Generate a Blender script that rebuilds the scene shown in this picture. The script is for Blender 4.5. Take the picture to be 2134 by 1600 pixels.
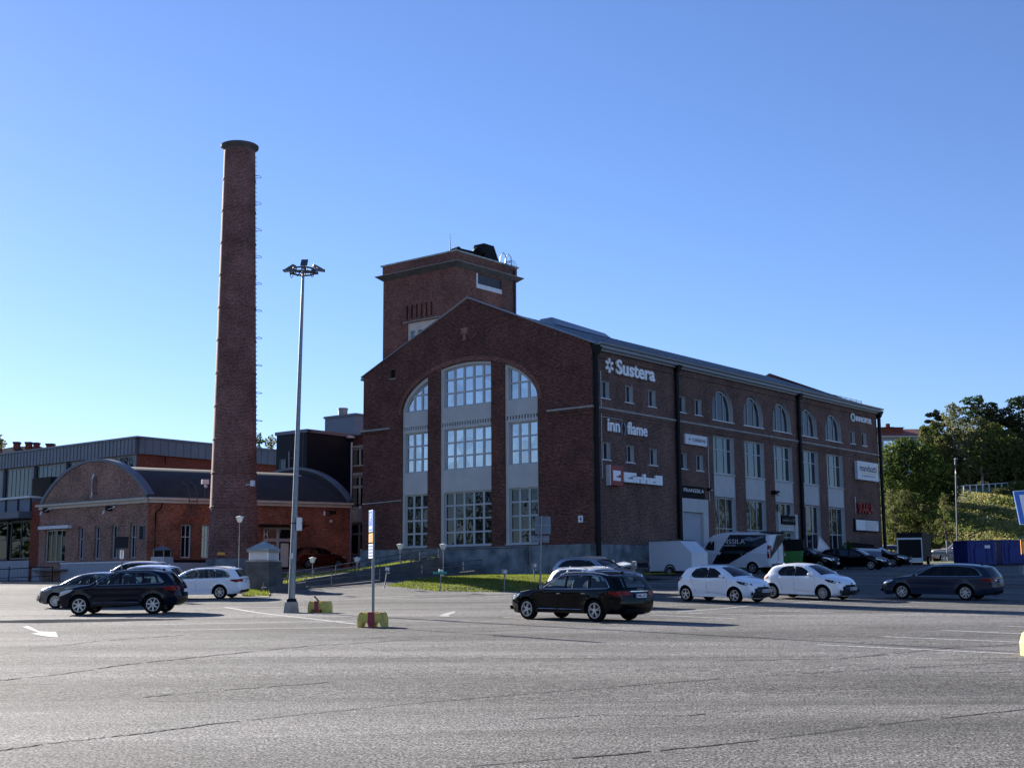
import bpy, bmesh, math, random
from math import sin, cos, tan, pi, radians, sqrt, atan2, hypot, degrees
from mathutils import Vector, Matrix
from mathutils.geometry import tessellate_polygon, delaunay_2d_cdt
for o in list(bpy.data.objects): bpy.data.objects.remove(o)
S = bpy.context.scene
# ---------------------------------------------------------------- camera, sky, sun, exposure
CH = 1.5
PITCH, ROLL, FPX = radians(8.685), radians(-.383), 2723.15
cam = bpy.data.cameras.new("camera"); camo = bpy.data.objects.new("camera", cam)
S.collection.objects.link(camo); S.camera = camo
cam.sensor_width = 36; cam.lens = FPX/2134*36; cam.clip_start = .1; cam.clip_end = 6000
camo.location = (0, 0, CH)
camo.rotation_euler = (Matrix.Rotation(pi/2+PITCH, 3, 'X') @ Matrix.Rotation(ROLL, 3, 'Z')).to_euler()
SUN_AZ, SUN_EL = 37.0, 18.9        # degrees left of +Y, elevation
W = bpy.data.worlds.new("World"); S.world = W; W.use_nodes = True
wn = W.node_tree.nodes; wl = W.node_tree.links
sky = wn.new('ShaderNodeTexSky'); sky.sky_type = 'NISHITA'; sky.sun_disc = False
sky.sun_elevation = radians(SUN_EL); sky.sun_rotation = radians(-SUN_AZ)
sky.altitude = 200; sky.air_density = 1.0; sky.dust_density = .08; sky.ozone_density = 4.6
bg = wn['Background']; bg.inputs['Strength'].default_value = .053
wb = wn.new('ShaderNodeVectorMath'); wb.operation = 'MULTIPLY'; wb.inputs[1].default_value = (.95, .92, 1.10)   # camera white balance
wl.new(sky.outputs[0], wb.inputs[0]); wl.new(wb.outputs[0], bg.inputs['Color'])
sl = bpy.data.lights.new("sun", 'SUN'); sl.energy = 5.0; sl.angle = radians(.53); sl.color = (1, .94, .86)
slo = bpy.data.objects.new("sun", sl); S.collection.objects.link(slo)
sd = Vector((-sin(radians(SUN_AZ))*cos(radians(SUN_EL)), cos(radians(SUN_AZ))*cos(radians(SUN_EL)), sin(radians(SUN_EL))))
slo.rotation_euler = sd.to_track_quat('Z', 'Y').to_euler(); slo.location = sd*200
S.view_settings.view_transform = 'Standard'; S.view_settings.look = 'None'
S.view_settings.exposure = 1.6; S.view_settings.gamma = 1
S.render.engine = 'CYCLES'
try: S.cycles.max_bounces = 6; S.cycles.transparent_max_bounces = 10
except Exception: pass
# ---------------------------------------------------------------- survey helpers (camera rays used to measure out where things stand)
RC = camo.rotation_euler.to_matrix()
def ray(px, py):
    return RC @ Vector(((px-1067)/FPX, -(py-800)/FPX, -1))
def proj(P):
    c = RC.transposed() @ (Vector(P)-Vector((0, 0, CH)))
    return 1067+FPX*c.x/-c.z, 800-FPX*c.y/-c.z
def interp(v, xs, ys):
    if v <= xs[0]: return ys[0]
    for i in range(1, len(xs)):
        if v <= xs[i]: return ys[i-1]+(ys[i]-ys[i-1])*(v-xs[i-1])/(xs[i]-xs[i-1])
    return ys[-1]
TY = [-400, 17, 41, 50, 57, 65, 74, 85, 92, 105, 122, 160, 300, 3000]
TZ = [0, 0, .36, .52, .75, 1.1, 1.7, 2.12, 2.32, 2.8, 3.2, 3.6, 5, 5]
def gz(x, y): return interp(y, TY, TZ)*interp(x, [-22, -6], [.72, 1.])
def G(px, py, lift=0):
    d = ray(px, py); lo = 4.0; t = lo
    while t < 400:
        P = d*t
        if P.z+CH < gz(P.x, P.y)+lift:
            a, b = t-.25, t
            for _ in range(20):
                m = (a+b)/2; Q = d*m
                if Q.z+CH < gz(Q.x, Q.y)+lift: b = m
                else: a = m
            Q = d*b; return Vector((Q.x, Q.y, gz(Q.x, Q.y)+lift))
        t += .25
    raise ValueError((px, py))
def atd(px, py, Y):            # point on the ray at distance Y ahead
    d = ray(px, py); P = d*(Y/d.y); return Vector((P.x, P.y, P.z+CH))
def atz(px, py, z):
    d = ray(px, py); P = d*((z-CH)/d.z); return Vector((P.x, P.y, z))
TH = radians(50.88)
UX = Vector((sin(TH), -cos(TH), 0)); UY = Vector((cos(TH), sin(TH), 0)); UZ = Vector((0, 0, 1))
_d = ray(1233.5, 900); C0 = Vector((_d.x*78/_d.y, 78, 0))
def site(x, y, z=0): return C0+UX*x+UY*y+UZ*z
SROT = TH-pi/2
class Fr:                      # a wall frame: origin, direction along the wall, outward normal
    def __init__(s, o, a, n): s.o = Vector(o); s.a = Vector(a).normalized(); s.n = Vector(n).normalized()
    def __call__(s, u, z, d=0): return s.o+s.a*u+s.n*d+UZ*z
    def hit(s, px, py, d=0):   # pixel -> (u, z) on the wall plane
        r = ray(px, py); o = s.o+s.n*d; t = (o.dot(s.n))/(r.dot(s.n)); P = r*t+Vector((0, 0, CH)); q = P-s.o
        return q.dot(s.a), P.z
FF = Fr(site(0, 0), UX, -UY); FRT = Fr(site(0, 0), UY, UX)
# ---------------------------------------------------------------- objects
class MB:
    def __init__(s): s.v = []; s.f = []; s.m = []; s.sm = []; s.mats = []
    def mi(s, m):
        if m not in s.mats: s.mats.append(m)
        return s.mats.index(m)
    def add(s, vs, fs, m, smooth=False):
        k = len(s.v); s.v += [Vector(v) for v in vs]; i = s.mi(m)
        for f in fs: s.f.append([k+j for j in f]); s.m.append(i); s.sm.append(smooth)
        return s
    def hexa(s, p, m): return s.add(p, [(0, 3, 2, 1), (4, 5, 6, 7), (0, 1, 5, 4), (1, 2, 6, 5), (2, 3, 7, 6), (3, 0, 4, 7)], m)
    def fb(s, fr, u0, u1, z0, z1, d0, d1, m):     # box in a wall frame
        if d1 < d0: d0, d1 = d1, d0
        return s.hexa([fr(u0, z0, d1), fr(u1, z0, d1), fr(u1, z0, d0), fr(u0, z0, d0), fr(u0, z1, d1), fr(u1, z1, d1), fr(u1, z1, d0), fr(u0, z1, d0)], m)
    def bx(s, x0, x1, y0, y1, z0, z1, m, M=None):
        p = [Vector(q) for q in ((x0, y0, z0), (x1, y0, z0), (x1, y1, z0), (x0, y1, z0), (x0, y0, z1), (x1, y0, z1), (x1, y1, z1), (x0, y1, z1))]
        if M: p = [M @ q for q in p]
        return s.hexa(p, m)
    def poly3(s, pts, m): return s.add(pts, [tuple(range(len(pts)))], m)
    def prism(s, A, B, m, smooth=False, caps=True):  # two matching loops
        n = len(A); s.add(list(A)+list(B), [(i, (i+1) % n, n+(i+1) % n, n+i) for i in range(n)], m, smooth)
        if caps: s.add(list(A), [tuple(reversed(range(n)))], m); s.add(list(B), [tuple(range(n))], m)
        return s
    def fprism(s, fr, pts, d0, d1, m, holes=()):      # extruded wall-plane polygon (with holes)
        loops = [[Vector((a, b, 0)) for a, b in pts]]+[[Vector((a, b, 0)) for a, b in h] for h in holes]
        fl, tr = tri([list(pts)]+[list(h) for h in holes])
        for dd in (d0, d1): s.add([fr(q.x, q.y, dd) for q in fl], tr, m)
        k = 0
        for l in loops:
            n = len(l); s.add([fr(q.x, q.y, d0) for q in l]+[fr(q.x, q.y, d1) for q in l], [(i, (i+1) % n, n+(i+1) % n, n+i) for i in range(n)], m)
        return s
    def wall(s, fr, pts, holes, m, d=0, reveal=.25, mr=None):
        fl, tr = tri([list(pts)]+[list(h) for h in holes]); s.add([fr(q.x, q.y, d) for q in fl], tr, m)
        for h in holes:
            n = len(h); s.add([fr(a, b, d) for a, b in h]+[fr(a, b, d-reveal) for a, b in h], [(i, (i+1) % n, n+(i+1) % n, n+i) for i in range(n)], mr or m)
        return s
    def cyl(s, p0, p1, r0, r1, m, n=10, caps=True):
        p0, p1 = Vector(p0), Vector(p1); ax = (p1-p0).normalized(); a = ax.orthogonal().normalized(); b = ax.cross(a)
        L0 = [p0+(a*cos(2*pi*i/n)+b*sin(2*pi*i/n))*r0 for i in range(n)]; L1 = [p1+(a*cos(2*pi*i/n)+b*sin(2*pi*i/n))*r1 for i in range(n)]
        return s.prism(L0, L1, m, True, caps)
    def tube(s, pts, r, m, n=6, closed=False):
        pts = [Vector(p) for p in pts]; N = len(pts); rings = []
        for i, p in enumerate(pts):
            t = (pts[(i+1) % N]-pts[i-1]) if closed else (pts[min(i+1, N-1)]-pts[max(i-1, 0)])
            t.normalize(); a = t.cross(UZ)
            if a.length < .05: a = t.cross(Vector((1, 0, 0)))
            a.normalize(); b = t.cross(a); rings.append([p+(a*cos(2*pi*j/n)+b*sin(2*pi*j/n))*r for j in range(n)])
        vs = [q for R_ in rings for q in R_]; fs = []
        for i in range(N if closed else N-1):
            k = (i+1) % N
            for j in range(n): fs.append((i*n+j, i*n+(j+1) % n, k*n+(j+1) % n, k*n+j))
        if not closed: fs += [tuple(reversed(range(n))), tuple((N-1)*n+j for j in range(n))]
        return s.add(vs, fs, m, True)
    def lathe(s, o, axis, prof, m, n=24):           # prof: list of (r, h)
        o = Vector(o); ax = Vector(axis).normalized(); a = ax.orthogonal().normalized(); b = ax.cross(a); vs = []; fs = []
        for r_, h in prof:
            for i in range(n): vs.append(o+ax*h+(a*cos(2*pi*i/n)+b*sin(2*pi*i/n))*r_)
        for k in range(len(prof)-1):
            for i in range(n): fs.append((k*n+i, k*n+(i+1) % n, (k+1)*n+(i+1) % n, (k+1)*n+i))
        return s.add(vs, fs, m, True)
    def ell(s, c, r, m, n=10, M=None):
        vs = []; fs = []; c = Vector(c)
        for i in range(n+1):
            for j in range(2*n):
                v = Vector((r[0]*sin(pi*i/n)*cos(pi*j/n), r[1]*sin(pi*i/n)*sin(pi*j/n), r[2]*cos(pi*i/n)))
                vs.append(c+(M @ v if M else v))
        for i in range(n):
            for j in range(2*n): fs.append((i*2*n+j, i*2*n+(j+1) % (2*n), (i+1)*2*n+(j+1) % (2*n), (i+1)*2*n+j))
        return s.add(vs, fs, m, True)
    def text(s, fr, txt, u0, u1, z0, z1, d0, d1, m, bold=.0, shear=0):
        cu = bpy.data.curves.new("t", 'FONT'); cu.body = txt; cu.offset = bold; cu.resolution_u = 3; cu.shear = shear
        ob = bpy.data.objects.new("t", cu); S.collection.objects.link(ob); bpy.context.view_layer.update()
        me = ob.evaluated_get(bpy.context.evaluated_depsgraph_get()).to_mesh()
        vs = [v.co.copy() for v in me.vertices]; fs = [tuple(p.vertices) for p in me.polygons]
        es = {}
        for f in fs:
            for i in range(len(f)):
                e = (f[i], f[(i+1) % len(f)]); es[tuple(sorted(e))] = es.get(tuple(sorted(e)), 0)+1
        ob.to_mesh_clear(); bpy.data.objects.remove(ob); bpy.data.curves.remove(cu)
        xa, xb = min(v.x for v in vs), max(v.x for v in vs); ya, yb = min(v.y for v in vs), max(v.y for v in vs)
        f2 = lambda v, d: fr(u0+(v.x-xa)/(xb-xa)*(u1-u0), z0+(v.y-ya)/(yb-ya)*(z1-z0), d)
        s.add([f2(v, d1) for v in vs], fs, m)
        n = len(vs); s.add([f2(v, d0) for v in vs]+[f2(v, d1) for v in vs], [(a, b, n+b, n+a) for (a, b), c in es.items() if c == 1], m)
        return s
    def build(s, name, parent=None, kind=None):
        me = bpy.data.meshes.new(name); inv = parent.get('_inv') if parent else None
        Mi = wm(parent).inverted() if parent else Matrix.Identity(4)
        vs = [Mi @ v for v in s.v]
        me.from_pydata(vs, [], s.f)
        for m in s.mats: me.materials.append(m)
        for i, p in enumerate(me.polygons): p.material_index = s.m[i]; p.use_smooth = s.sm[i]
        uv = me.uv_layers.new(name="UVMap").data
        for p in me.polygons:
            n = p.normal
            if abs(n.z) > .75: t = None
            else: t = Vector((-n.y, n.x, 0)).normalized()
            for li in p.loop_indices:
                c = me.vertices[me.loops[li].vertex_index].co
                uv[li].uv = (c.x, c.y) if t is None else (c.dot(t), c.z)
        me.update()
        if any(s.sm):
            try: me.set_sharp_from_angle(angle=radians(38))
            except Exception: pass
        o = bpy.data.objects.new(name, me); S.collection.objects.link(o)
        if parent: o.parent = parent
        if kind: o['kind'] = kind
        return o
_wm = {}
def wm(o):
    if o is None: return Matrix.Identity(4)
    M = Matrix.LocRotScale(o.location, o.rotation_euler, o.scale)
    return wm(o.parent) @ M
def thing(name, label, cat, loc=(0, 0, 0), rz=0, group=None, rot=None):
    o = bpy.data.objects.new(name, None); S.collection.objects.link(o); o.empty_display_size = .5
    o.location = loc; o.rotation_euler = rot if rot else (0, 0, rz); tag(o, label, cat, group); return o
def tag(o, label, cat, group=None):
    o['label'] = label; o['category'] = cat
    if group: o['group'] = group
    return o
def copy_tree(o, parent=None):
    c = o.copy(); S.collection.objects.link(c); c.parent = parent
    for ch in o.children: copy_tree(ch, c)
    return c
random.seed(7)
def inpoly(p, L):
    x, y = p; c = False
    for i in range(len(L)):
        x1, y1 = L[i]; x2, y2 = L[i-1]
        if (y1 > y) != (y2 > y) and x < (x2-x1)*(y-y1)/(y2-y1)+x1: c = not c
    return c
def tri(loops):
    pts = []; ed = []
    for l in loops:
        k = len(pts); n = len(l); pts += [Vector((p[0], p[1])) for p in l]; ed += [(k+i, k+(i+1) % n) for i in range(n)]
    v, e, f, *_ = delaunay_2d_cdt(pts, ed, [], 0, 1e-6); F = []
    for t in f:
        c = (sum(v[i].x for i in t)/3, sum(v[i].y for i in t)/3)
        if inpoly(c, loops[0]) and not any(inpoly(c, h) for h in loops[1:]): F.append(tuple(t))
    return v, F
# ---------------------------------------------------------------- materials
def nm(name):
    m = bpy.data.materials.new(name); m.use_nodes = True; n = m.node_tree.nodes; l = m.node_tree.links
    return m, n, l, n['Principled BSDF']
def mat(name, col, rough=.6, metal=0, var=.12, scale=3.0, coat=0, spec=None, bump=0, bscale=40, dirt=None):
    m, n, l, b = nm(name)
    b.inputs['Roughness'].default_value = rough; b.inputs['Metallic'].default_value = metal
    if coat: b.inputs['Coat Weight'].default_value = coat; b.inputs['Coat Roughness'].default_value = .04
    if spec is not None: b.inputs['Specular IOR Level'].default_value = spec
    tc = n.new('ShaderNodeTexCoord')
    nz = n.new('ShaderNodeTexNoise'); nz.inputs['Scale'].default_value = scale; nz.inputs['Detail'].default_value = 6
    l.new(tc.outputs['Object'], nz.inputs['Vector'])
    mx = n.new('ShaderNodeMix'); mx.data_type = 'RGBA'
    mr = n.new('ShaderNodeMapRange'); mr.inputs[1].default_value = .3; mr.inputs[2].default_value = .7
    l.new(nz.outputs['Fac'], mr.inputs[0]); l.new(mr.outputs[0], mx.inputs['Factor'])
    c2 = dirt if dirt else [c*(1-var) for c in col]
    mx.inputs[6].default_value = (*[min(1, c*(1+var*.6)) for c in col], 1); mx.inputs[7].default_value = (*c2, 1)
    l.new(mx.outputs[2], b.inputs['Base Color'])
    if bump:
        n2 = n.new('ShaderNodeTexNoise'); n2.inputs['Scale'].default_value = bscale; n2.inputs['Detail'].default_value = 5
        l.new(tc.outputs['Object'], n2.inputs['Vector']); bp = n.new('ShaderNodeBump'); bp.inputs['Strength'].default_value = bump; bp.inputs['Distance'].default_value = .02
        l.new(n2.outputs['Fac'], bp.inputs['Height']); l.new(bp.outputs[0], b.inputs['Normal'])
    return m
def emat(name, col, st):
    m, n, l, b = nm(name); b.inputs['Base Color'].default_value = (*col, 1)
    b.inputs['Emission Color'].default_value = (*col, 1); b.inputs['Emission Strength'].default_value = st; return m
def brick(name, c1, c2, mortar, bw=.27, rh=.085, ms=.012, stain=(.30, .26, .24), stain_t=.70, big=.5, dark=.45, course=0, flip=.5):
    m, n, l, b = nm(name); b.inputs['Roughness'].default_value = .85; b.inputs['Specular IOR Level'].default_value = .25
    uv = n.new('ShaderNodeUVMap'); tc = n.new('ShaderNodeTexCoord')
    br = n.new('ShaderNodeTexBrick'); l.new(uv.outputs[0], br.inputs['Vector'])
    for k, v in (('Scale', 1), ('Mortar Size', ms), ('Brick Width', bw), ('Row Height', rh), ('Bias', -.1), ('Mortar Smooth', .3)): br.inputs[k].default_value = v
    br.inputs['Color1'].default_value = (*c1, 1); br.inputs['Color2'].default_value = (*c2, 1); br.inputs['Mortar'].default_value = (*mortar, 1)
    n1 = n.new('ShaderNodeTexNoise'); n1.inputs['Scale'].default_value = .55; n1.inputs['Detail'].default_value = 8; n1.inputs['Roughness'].default_value = .65
    l.new(tc.outputs['Object'], n1.inputs['Vector'])
    r1 = n.new('ShaderNodeMapRange'); r1.inputs[1].default_value = .38; r1.inputs[2].default_value = .64; r1.inputs[3].default_value = 1-dark*.5; r1.inputs[4].default_value = 1+dark*.5
    l.new(n1.outputs['Fac'], r1.inputs[0])
    # per brick-ish variation
    mp = n.new('ShaderNodeMapping'); mp.inputs['Scale'].default_value = (4.2, 12.5, 1); l.new(uv.outputs[0], mp.inputs[0])
    n2 = n.new('ShaderNodeTexNoise'); n2.inputs['Scale'].default_value = 1; n2.inputs['Detail'].default_value = 2; l.new(mp.outputs[0], n2.inputs['Vector'])
    r2 = n.new('ShaderNodeMapRange'); r2.inputs[1].default_value = .3; r2.inputs[2].default_value = .7; r2.inputs[3].default_value = .55; r2.inputs[4].default_value = 1.45
    l.new(n2.outputs['Fac'], r2.inputs[0])
    mu = n.new('ShaderNodeMath'); mu.operation = 'MULTIPLY'; l.new(r1.outputs[0], mu.inputs[0]); l.new(r2.outputs[0], mu.inputs[1])
    vm = n.new('ShaderNodeVectorMath'); vm.operation = 'SCALE'; l.new(br.outputs['Color'], vm.inputs[0]); l.new(mu.outputs[0], vm.inputs['Scale'])
    n3 = n.new('ShaderNodeTexNoise'); n3.inputs['Scale'].default_value = .9; n3.inputs['Detail'].default_value = 10; n3.inputs['Roughness'].default_value = .75; n3.inputs['Distortion'].default_value = .4
    l.new(tc.outputs['Object'], n3.inputs['Vector'])
    r3 = n.new('ShaderNodeMapRange'); r3.inputs[1].default_value = stain_t-.04; r3.inputs[2].default_value = stain_t+.05; r3.inputs[4].default_value = .75
    l.new(n3.outputs['Fac'], r3.inputs[0])
    mx = n.new('ShaderNodeMix'); mx.data_type = 'RGBA'; l.new(r3.outputs[0], mx.inputs['Factor']); l.new(vm.outputs[0], mx.inputs[6]); mx.inputs[7].default_value = (*stain, 1)
    l.new(mx.outputs[2], b.inputs['Base Color'])
    bp = n.new('ShaderNodeBump'); bp.inputs['Strength'].default_value = .6; bp.inputs['Distance'].default_value = .015; bp.invert = True
    l.new(br.outputs['Fac'], bp.inputs['Height']); l.new(bp.outputs[0], b.inputs['Normal'])
    return m
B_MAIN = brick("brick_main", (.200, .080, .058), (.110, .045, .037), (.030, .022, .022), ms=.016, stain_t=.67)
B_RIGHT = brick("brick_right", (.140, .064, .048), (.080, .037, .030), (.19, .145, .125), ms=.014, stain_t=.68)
B_TOWER = brick("brick_tower", (.265, .118, .086), (.165, .075, .058), (.07, .05, .048), stain_t=.78)
B_CHIM = brick("brick_chimney", (.17, .056, .040), (.095, .032, .027), (.26, .17, .15), bw=.30, rh=.1, ms=.020, stain_t=.80, dark=.6)
B_GABLE = brick("brick_gable", (.36, .20, .145), (.22, .115, .085), (.25, .17, .14), stain_t=.74)
B_LONG = brick("brick_long", (.33, .11, .06), (.21, .068, .042), (.20, .11, .075), stain_t=.80, dark=.7)
B_MOD = brick("brick_modern", (.23, .058, .034), (.19, .048, .028), (.16, .055, .04), stain_t=.9, dark=.2)
RENDER = mat("render_grey", (.47, .48, .47), .85, var=.10, scale=1.2, bump=.15)
CREAM = mat("cream_plaster", (.58, .53, .46), .8, var=.12, scale=2)
PLINTH = mat("plinth_concrete", (.20, .225, .235), .9, var=.5, scale=1.1, bump=.5, bscale=9, dirt=(.075, .09, .105))
CONC = mat("concrete", (.30, .29, .27), .9, var=.3, scale=2.5, bump=.3, bscale=30)
CONC_D = mat("concrete_dark", (.085, .085, .085), .9, var=.35, scale=1.5, bump=.4, bscale=20)
PAINTW = mat("painted_wall", (.36, .38, .42), .8, var=.08, scale=1.5)
FRAME = mat("frame_grey", (.40, .43, .45), .5, var=.06)
FRAME_B = mat("frame_beige", (.42, .40, .37), .5, var=.08)
WHITE = mat("white_paint", (.74, .74, .73), .45, var=.06)
WHITE_M = mat("white_metal", (.62, .65, .68), .4, var=.08)
LETTER = mat("letter_white", (.82, .84, .86), .4, var=.02)
ROOFM = mat("roof_metal", (.24, .28, .33), .38, .5, var=.12, scale=.8)
ROOFD = mat("roof_felt", (.030, .030, .032), .8, var=.3, scale=1.2)
BLACKM = mat("black_metal", (.008, .008, .009), .6, .0, var=.2, spec=.15)
PIPE = mat("dark_pipe", (.005, .006, .010), .55, var=.2, spec=.2)
GALV = mat("galvanised", (.22, .24, .26), .45, .7, var=.18, scale=9)
GALVD = mat("galvanised_dark", (.09, .10, .12), .5, .4, var=.2, scale=6)
CLADD = mat("cladding_dark", (.004, .009, .016), .6, var=.15, scale=1, spec=.25)
CLADG = mat("cladding_grey", (.13, .165, .22), .5, .2, var=.06, scale=1)
ZINC = mat("zinc_strip", (.125, .145, .175), .5, .3, var=.14, scale=.7)
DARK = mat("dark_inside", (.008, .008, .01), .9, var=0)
def glass(name, tint, refl, rough=.02, base=(.01, .012, .015)):
    m, n, l, b = nm(name); b.inputs['Base Color'].default_value = (*base, 1); b.inputs['Roughness'].default_value = rough
    b.inputs['IOR'].default_value = 1.5; b.inputs['Specular Tint'].default_value = (*tint, 1)
    g = n.new('ShaderNodeBsdfGlossy'); g.inputs['Color'].default_value = (*tint, 1); g.inputs['Roughness'].default_value = rough
    mx = n.new('ShaderNodeMixShader'); mx.inputs[0].default_value = refl
    if refl > .3:
        t0 = n.new('ShaderNodeTexCoord'); vz = n.new('ShaderNodeTexVoronoi'); vz.inputs['Scale'].default_value = .95; l.new(t0.outputs['Object'], vz.inputs['Vector'])
        sc_ = n.new('ShaderNodeSeparateColor'); l.new(vz.outputs['Color'], sc_.inputs[0]); mr_ = n.new('ShaderNodeMapRange'); mr_.inputs[3].default_value = refl*.78; mr_.inputs[4].default_value = refl*1.12
        l.new(sc_.outputs[0], mr_.inputs[0]); l.new(mr_.outputs[0], mx.inputs[0])
    out = n['Material Output']; l.new(b.outputs[0], mx.inputs[1]); l.new(g.outputs[0], mx.inputs[2]); l.new(mx.outputs[0], out.inputs[0])
    tc = n.new('ShaderNodeTexCoord'); nz = n.new('ShaderNodeTexNoise'); nz.inputs['Scale'].default_value = 1.3
    l.new(tc.outputs['Object'], nz.inputs['Vector']); bp = n.new('ShaderNodeBump'); bp.inputs['Strength'].default_value = .12; bp.inputs['Distance'].default_value = .08
    l.new(nz.outputs['Fac'], bp.inputs['Height']); l.new(bp.outputs[0], g.inputs['Normal']); l.new(bp.outputs[0], b.inputs['Normal'])
    return m
G_DARK = glass("glass_dark", (.8, .9, 1), .02)
G_BRIGHT = glass("glass_bright", (.86, .91, .96), .56)
G_MID = glass("glass_mid", (.7, .85, .9), .10)
def seethru(name, tint, refl=.06):
    m, n, l, b = nm(name); n.remove(b)
    t = n.new('ShaderNodeBsdfTransparent'); t.inputs[0].default_value = (*tint, 1)
    g = n.new('ShaderNodeBsdfGlossy'); g.inputs['Roughness'].default_value = .02
    lw = n.new('ShaderNodeLayerWeight'); lw.inputs[0].default_value = .5
    pw = n.new('ShaderNodeMath'); pw.operation = 'POWER'; pw.inputs[1].default_value = 4.5; l.new(lw.outputs['Facing'], pw.inputs[0])
    ma = n.new('ShaderNodeMath'); ma.operation = 'MULTIPLY_ADD'; ma.inputs[1].default_value = .85; ma.inputs[2].default_value = refl; l.new(pw.outputs[0], ma.inputs[0]); ma.use_clamp = True
    mx = n.new('ShaderNodeMixShader'); l.new(ma.outputs[0], mx.inputs[0]); l.new(t.outputs[0], mx.inputs[1]); l.new(g.outputs[0], mx.inputs[2])
    l.new(mx.outputs[0], n['Material Output'].inputs[0]); return m
G_CAR = seethru("car_glass", (.55, .62, .58)); G_CARD = seethru("car_glass_tinted", (.22, .25, .26), .03)
G_SHOW = seethru("shop_glass", (.36, .46, .44), .02)
RUBBER = mat("rubber", (.008, .008, .008), .85, var=.2, spec=.15); RIM = mat("alloy_rim", (.55, .56, .58), .3, .8, var=.05); RIMD = mat("brake_dark", (.03, .03, .032), .5, .3)
CHROME = mat("chrome", (.75, .75, .76), .15, 1, var=0); PLAS = mat("black_plastic", (.008, .008, .009), .6, var=.1, spec=.2)
LRED = mat("red_lens", (.20, .004, .006), .3, spec=.1, coat=.3, var=0); LCLR = mat("clear_lens", (.55, .58, .60), .1, .5, coat=1, var=0); AMBER = mat("amber", (.7, .22, .02), .3, var=0)
PLATE = mat("number_plate", (.72, .73, .75), .4, var=.02); PLBLUE = mat("plate_blue", (.02, .05, .3), .4, var=0); INKD = mat("ink_dark", (.02, .02, .025), .6, var=0)
SEAT = mat("seat_fabric", (.03, .03, .032), .8, var=.2)
P_BLACK = mat("paint_black", (.002, .0025, .004), .3, coat=.5, var=.1, spec=.0); P_NAVY = mat("paint_navy", (.004, .007, .018), .35, 0, coat=.55, var=.1, spec=.0)
P_WHITE = mat("paint_white", (.86, .87, .88), .3, coat=.8, var=.02); P_SILV = mat("paint_silver", (.30, .33, .38), .32, .6, coat=1, var=.04)
P_GREY = mat("paint_grey", (.10, .10, .105), .32, .5, coat=1, var=.05); P_RED = mat("paint_red", (.06, .010, .006), .35, .0, spec=.1, coat=.5, var=.05)
P_BG = mat("paint_bluegrey", (.014, .024, .050), .35, .1, spec=.1, coat=.6, var=.06); P_TAUPE = mat("paint_taupe", (.42, .38, .35), .4, .3, coat=.5, var=.05)
GREENB = mat("green_plastic", (.035, .20, .035), .5, var=.1); BLUEB = mat("blue_container", (.008, .024, .17), .6, var=.2, scale=2)
YEL = mat("yellow_concrete", (.66, .50, .08), .75, var=.25, scale=6, bump=.3, bscale=50, dirt=(.42, .36, .11)); REDC = mat("red_stripe", (.36, .045, .06), .7, var=.2, scale=5)
EAVE = mat("eaves_grey", (.26, .29, .32), .5, .2, var=.1)
ARROW = mat("worn_arrow", (.36, .36, .35), .8, var=.35, scale=7, dirt=(.20, .20, .195))
BLUES = mat("sign_blue", (.02, .15, .58), .35, var=.02); ORANGE = mat("sign_orange", (.85, .36, .02), .4, var=.02); REDS = mat("sign_red", (.24, .005, .008), .4, var=.03)
GREENS = mat("sign_green", (.02, .25, .20), .4, var=0); BLKS = mat("sign_black", (.004, .004, .005), .6, var=.1, spec=.12)
WOODC = mat("curtain", (.55, .55, .52), .8, var=.2, scale=2)
COPPER = mat("copper_green", (.36, .41, .38), .6, .2, var=.3, scale=3)
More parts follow.
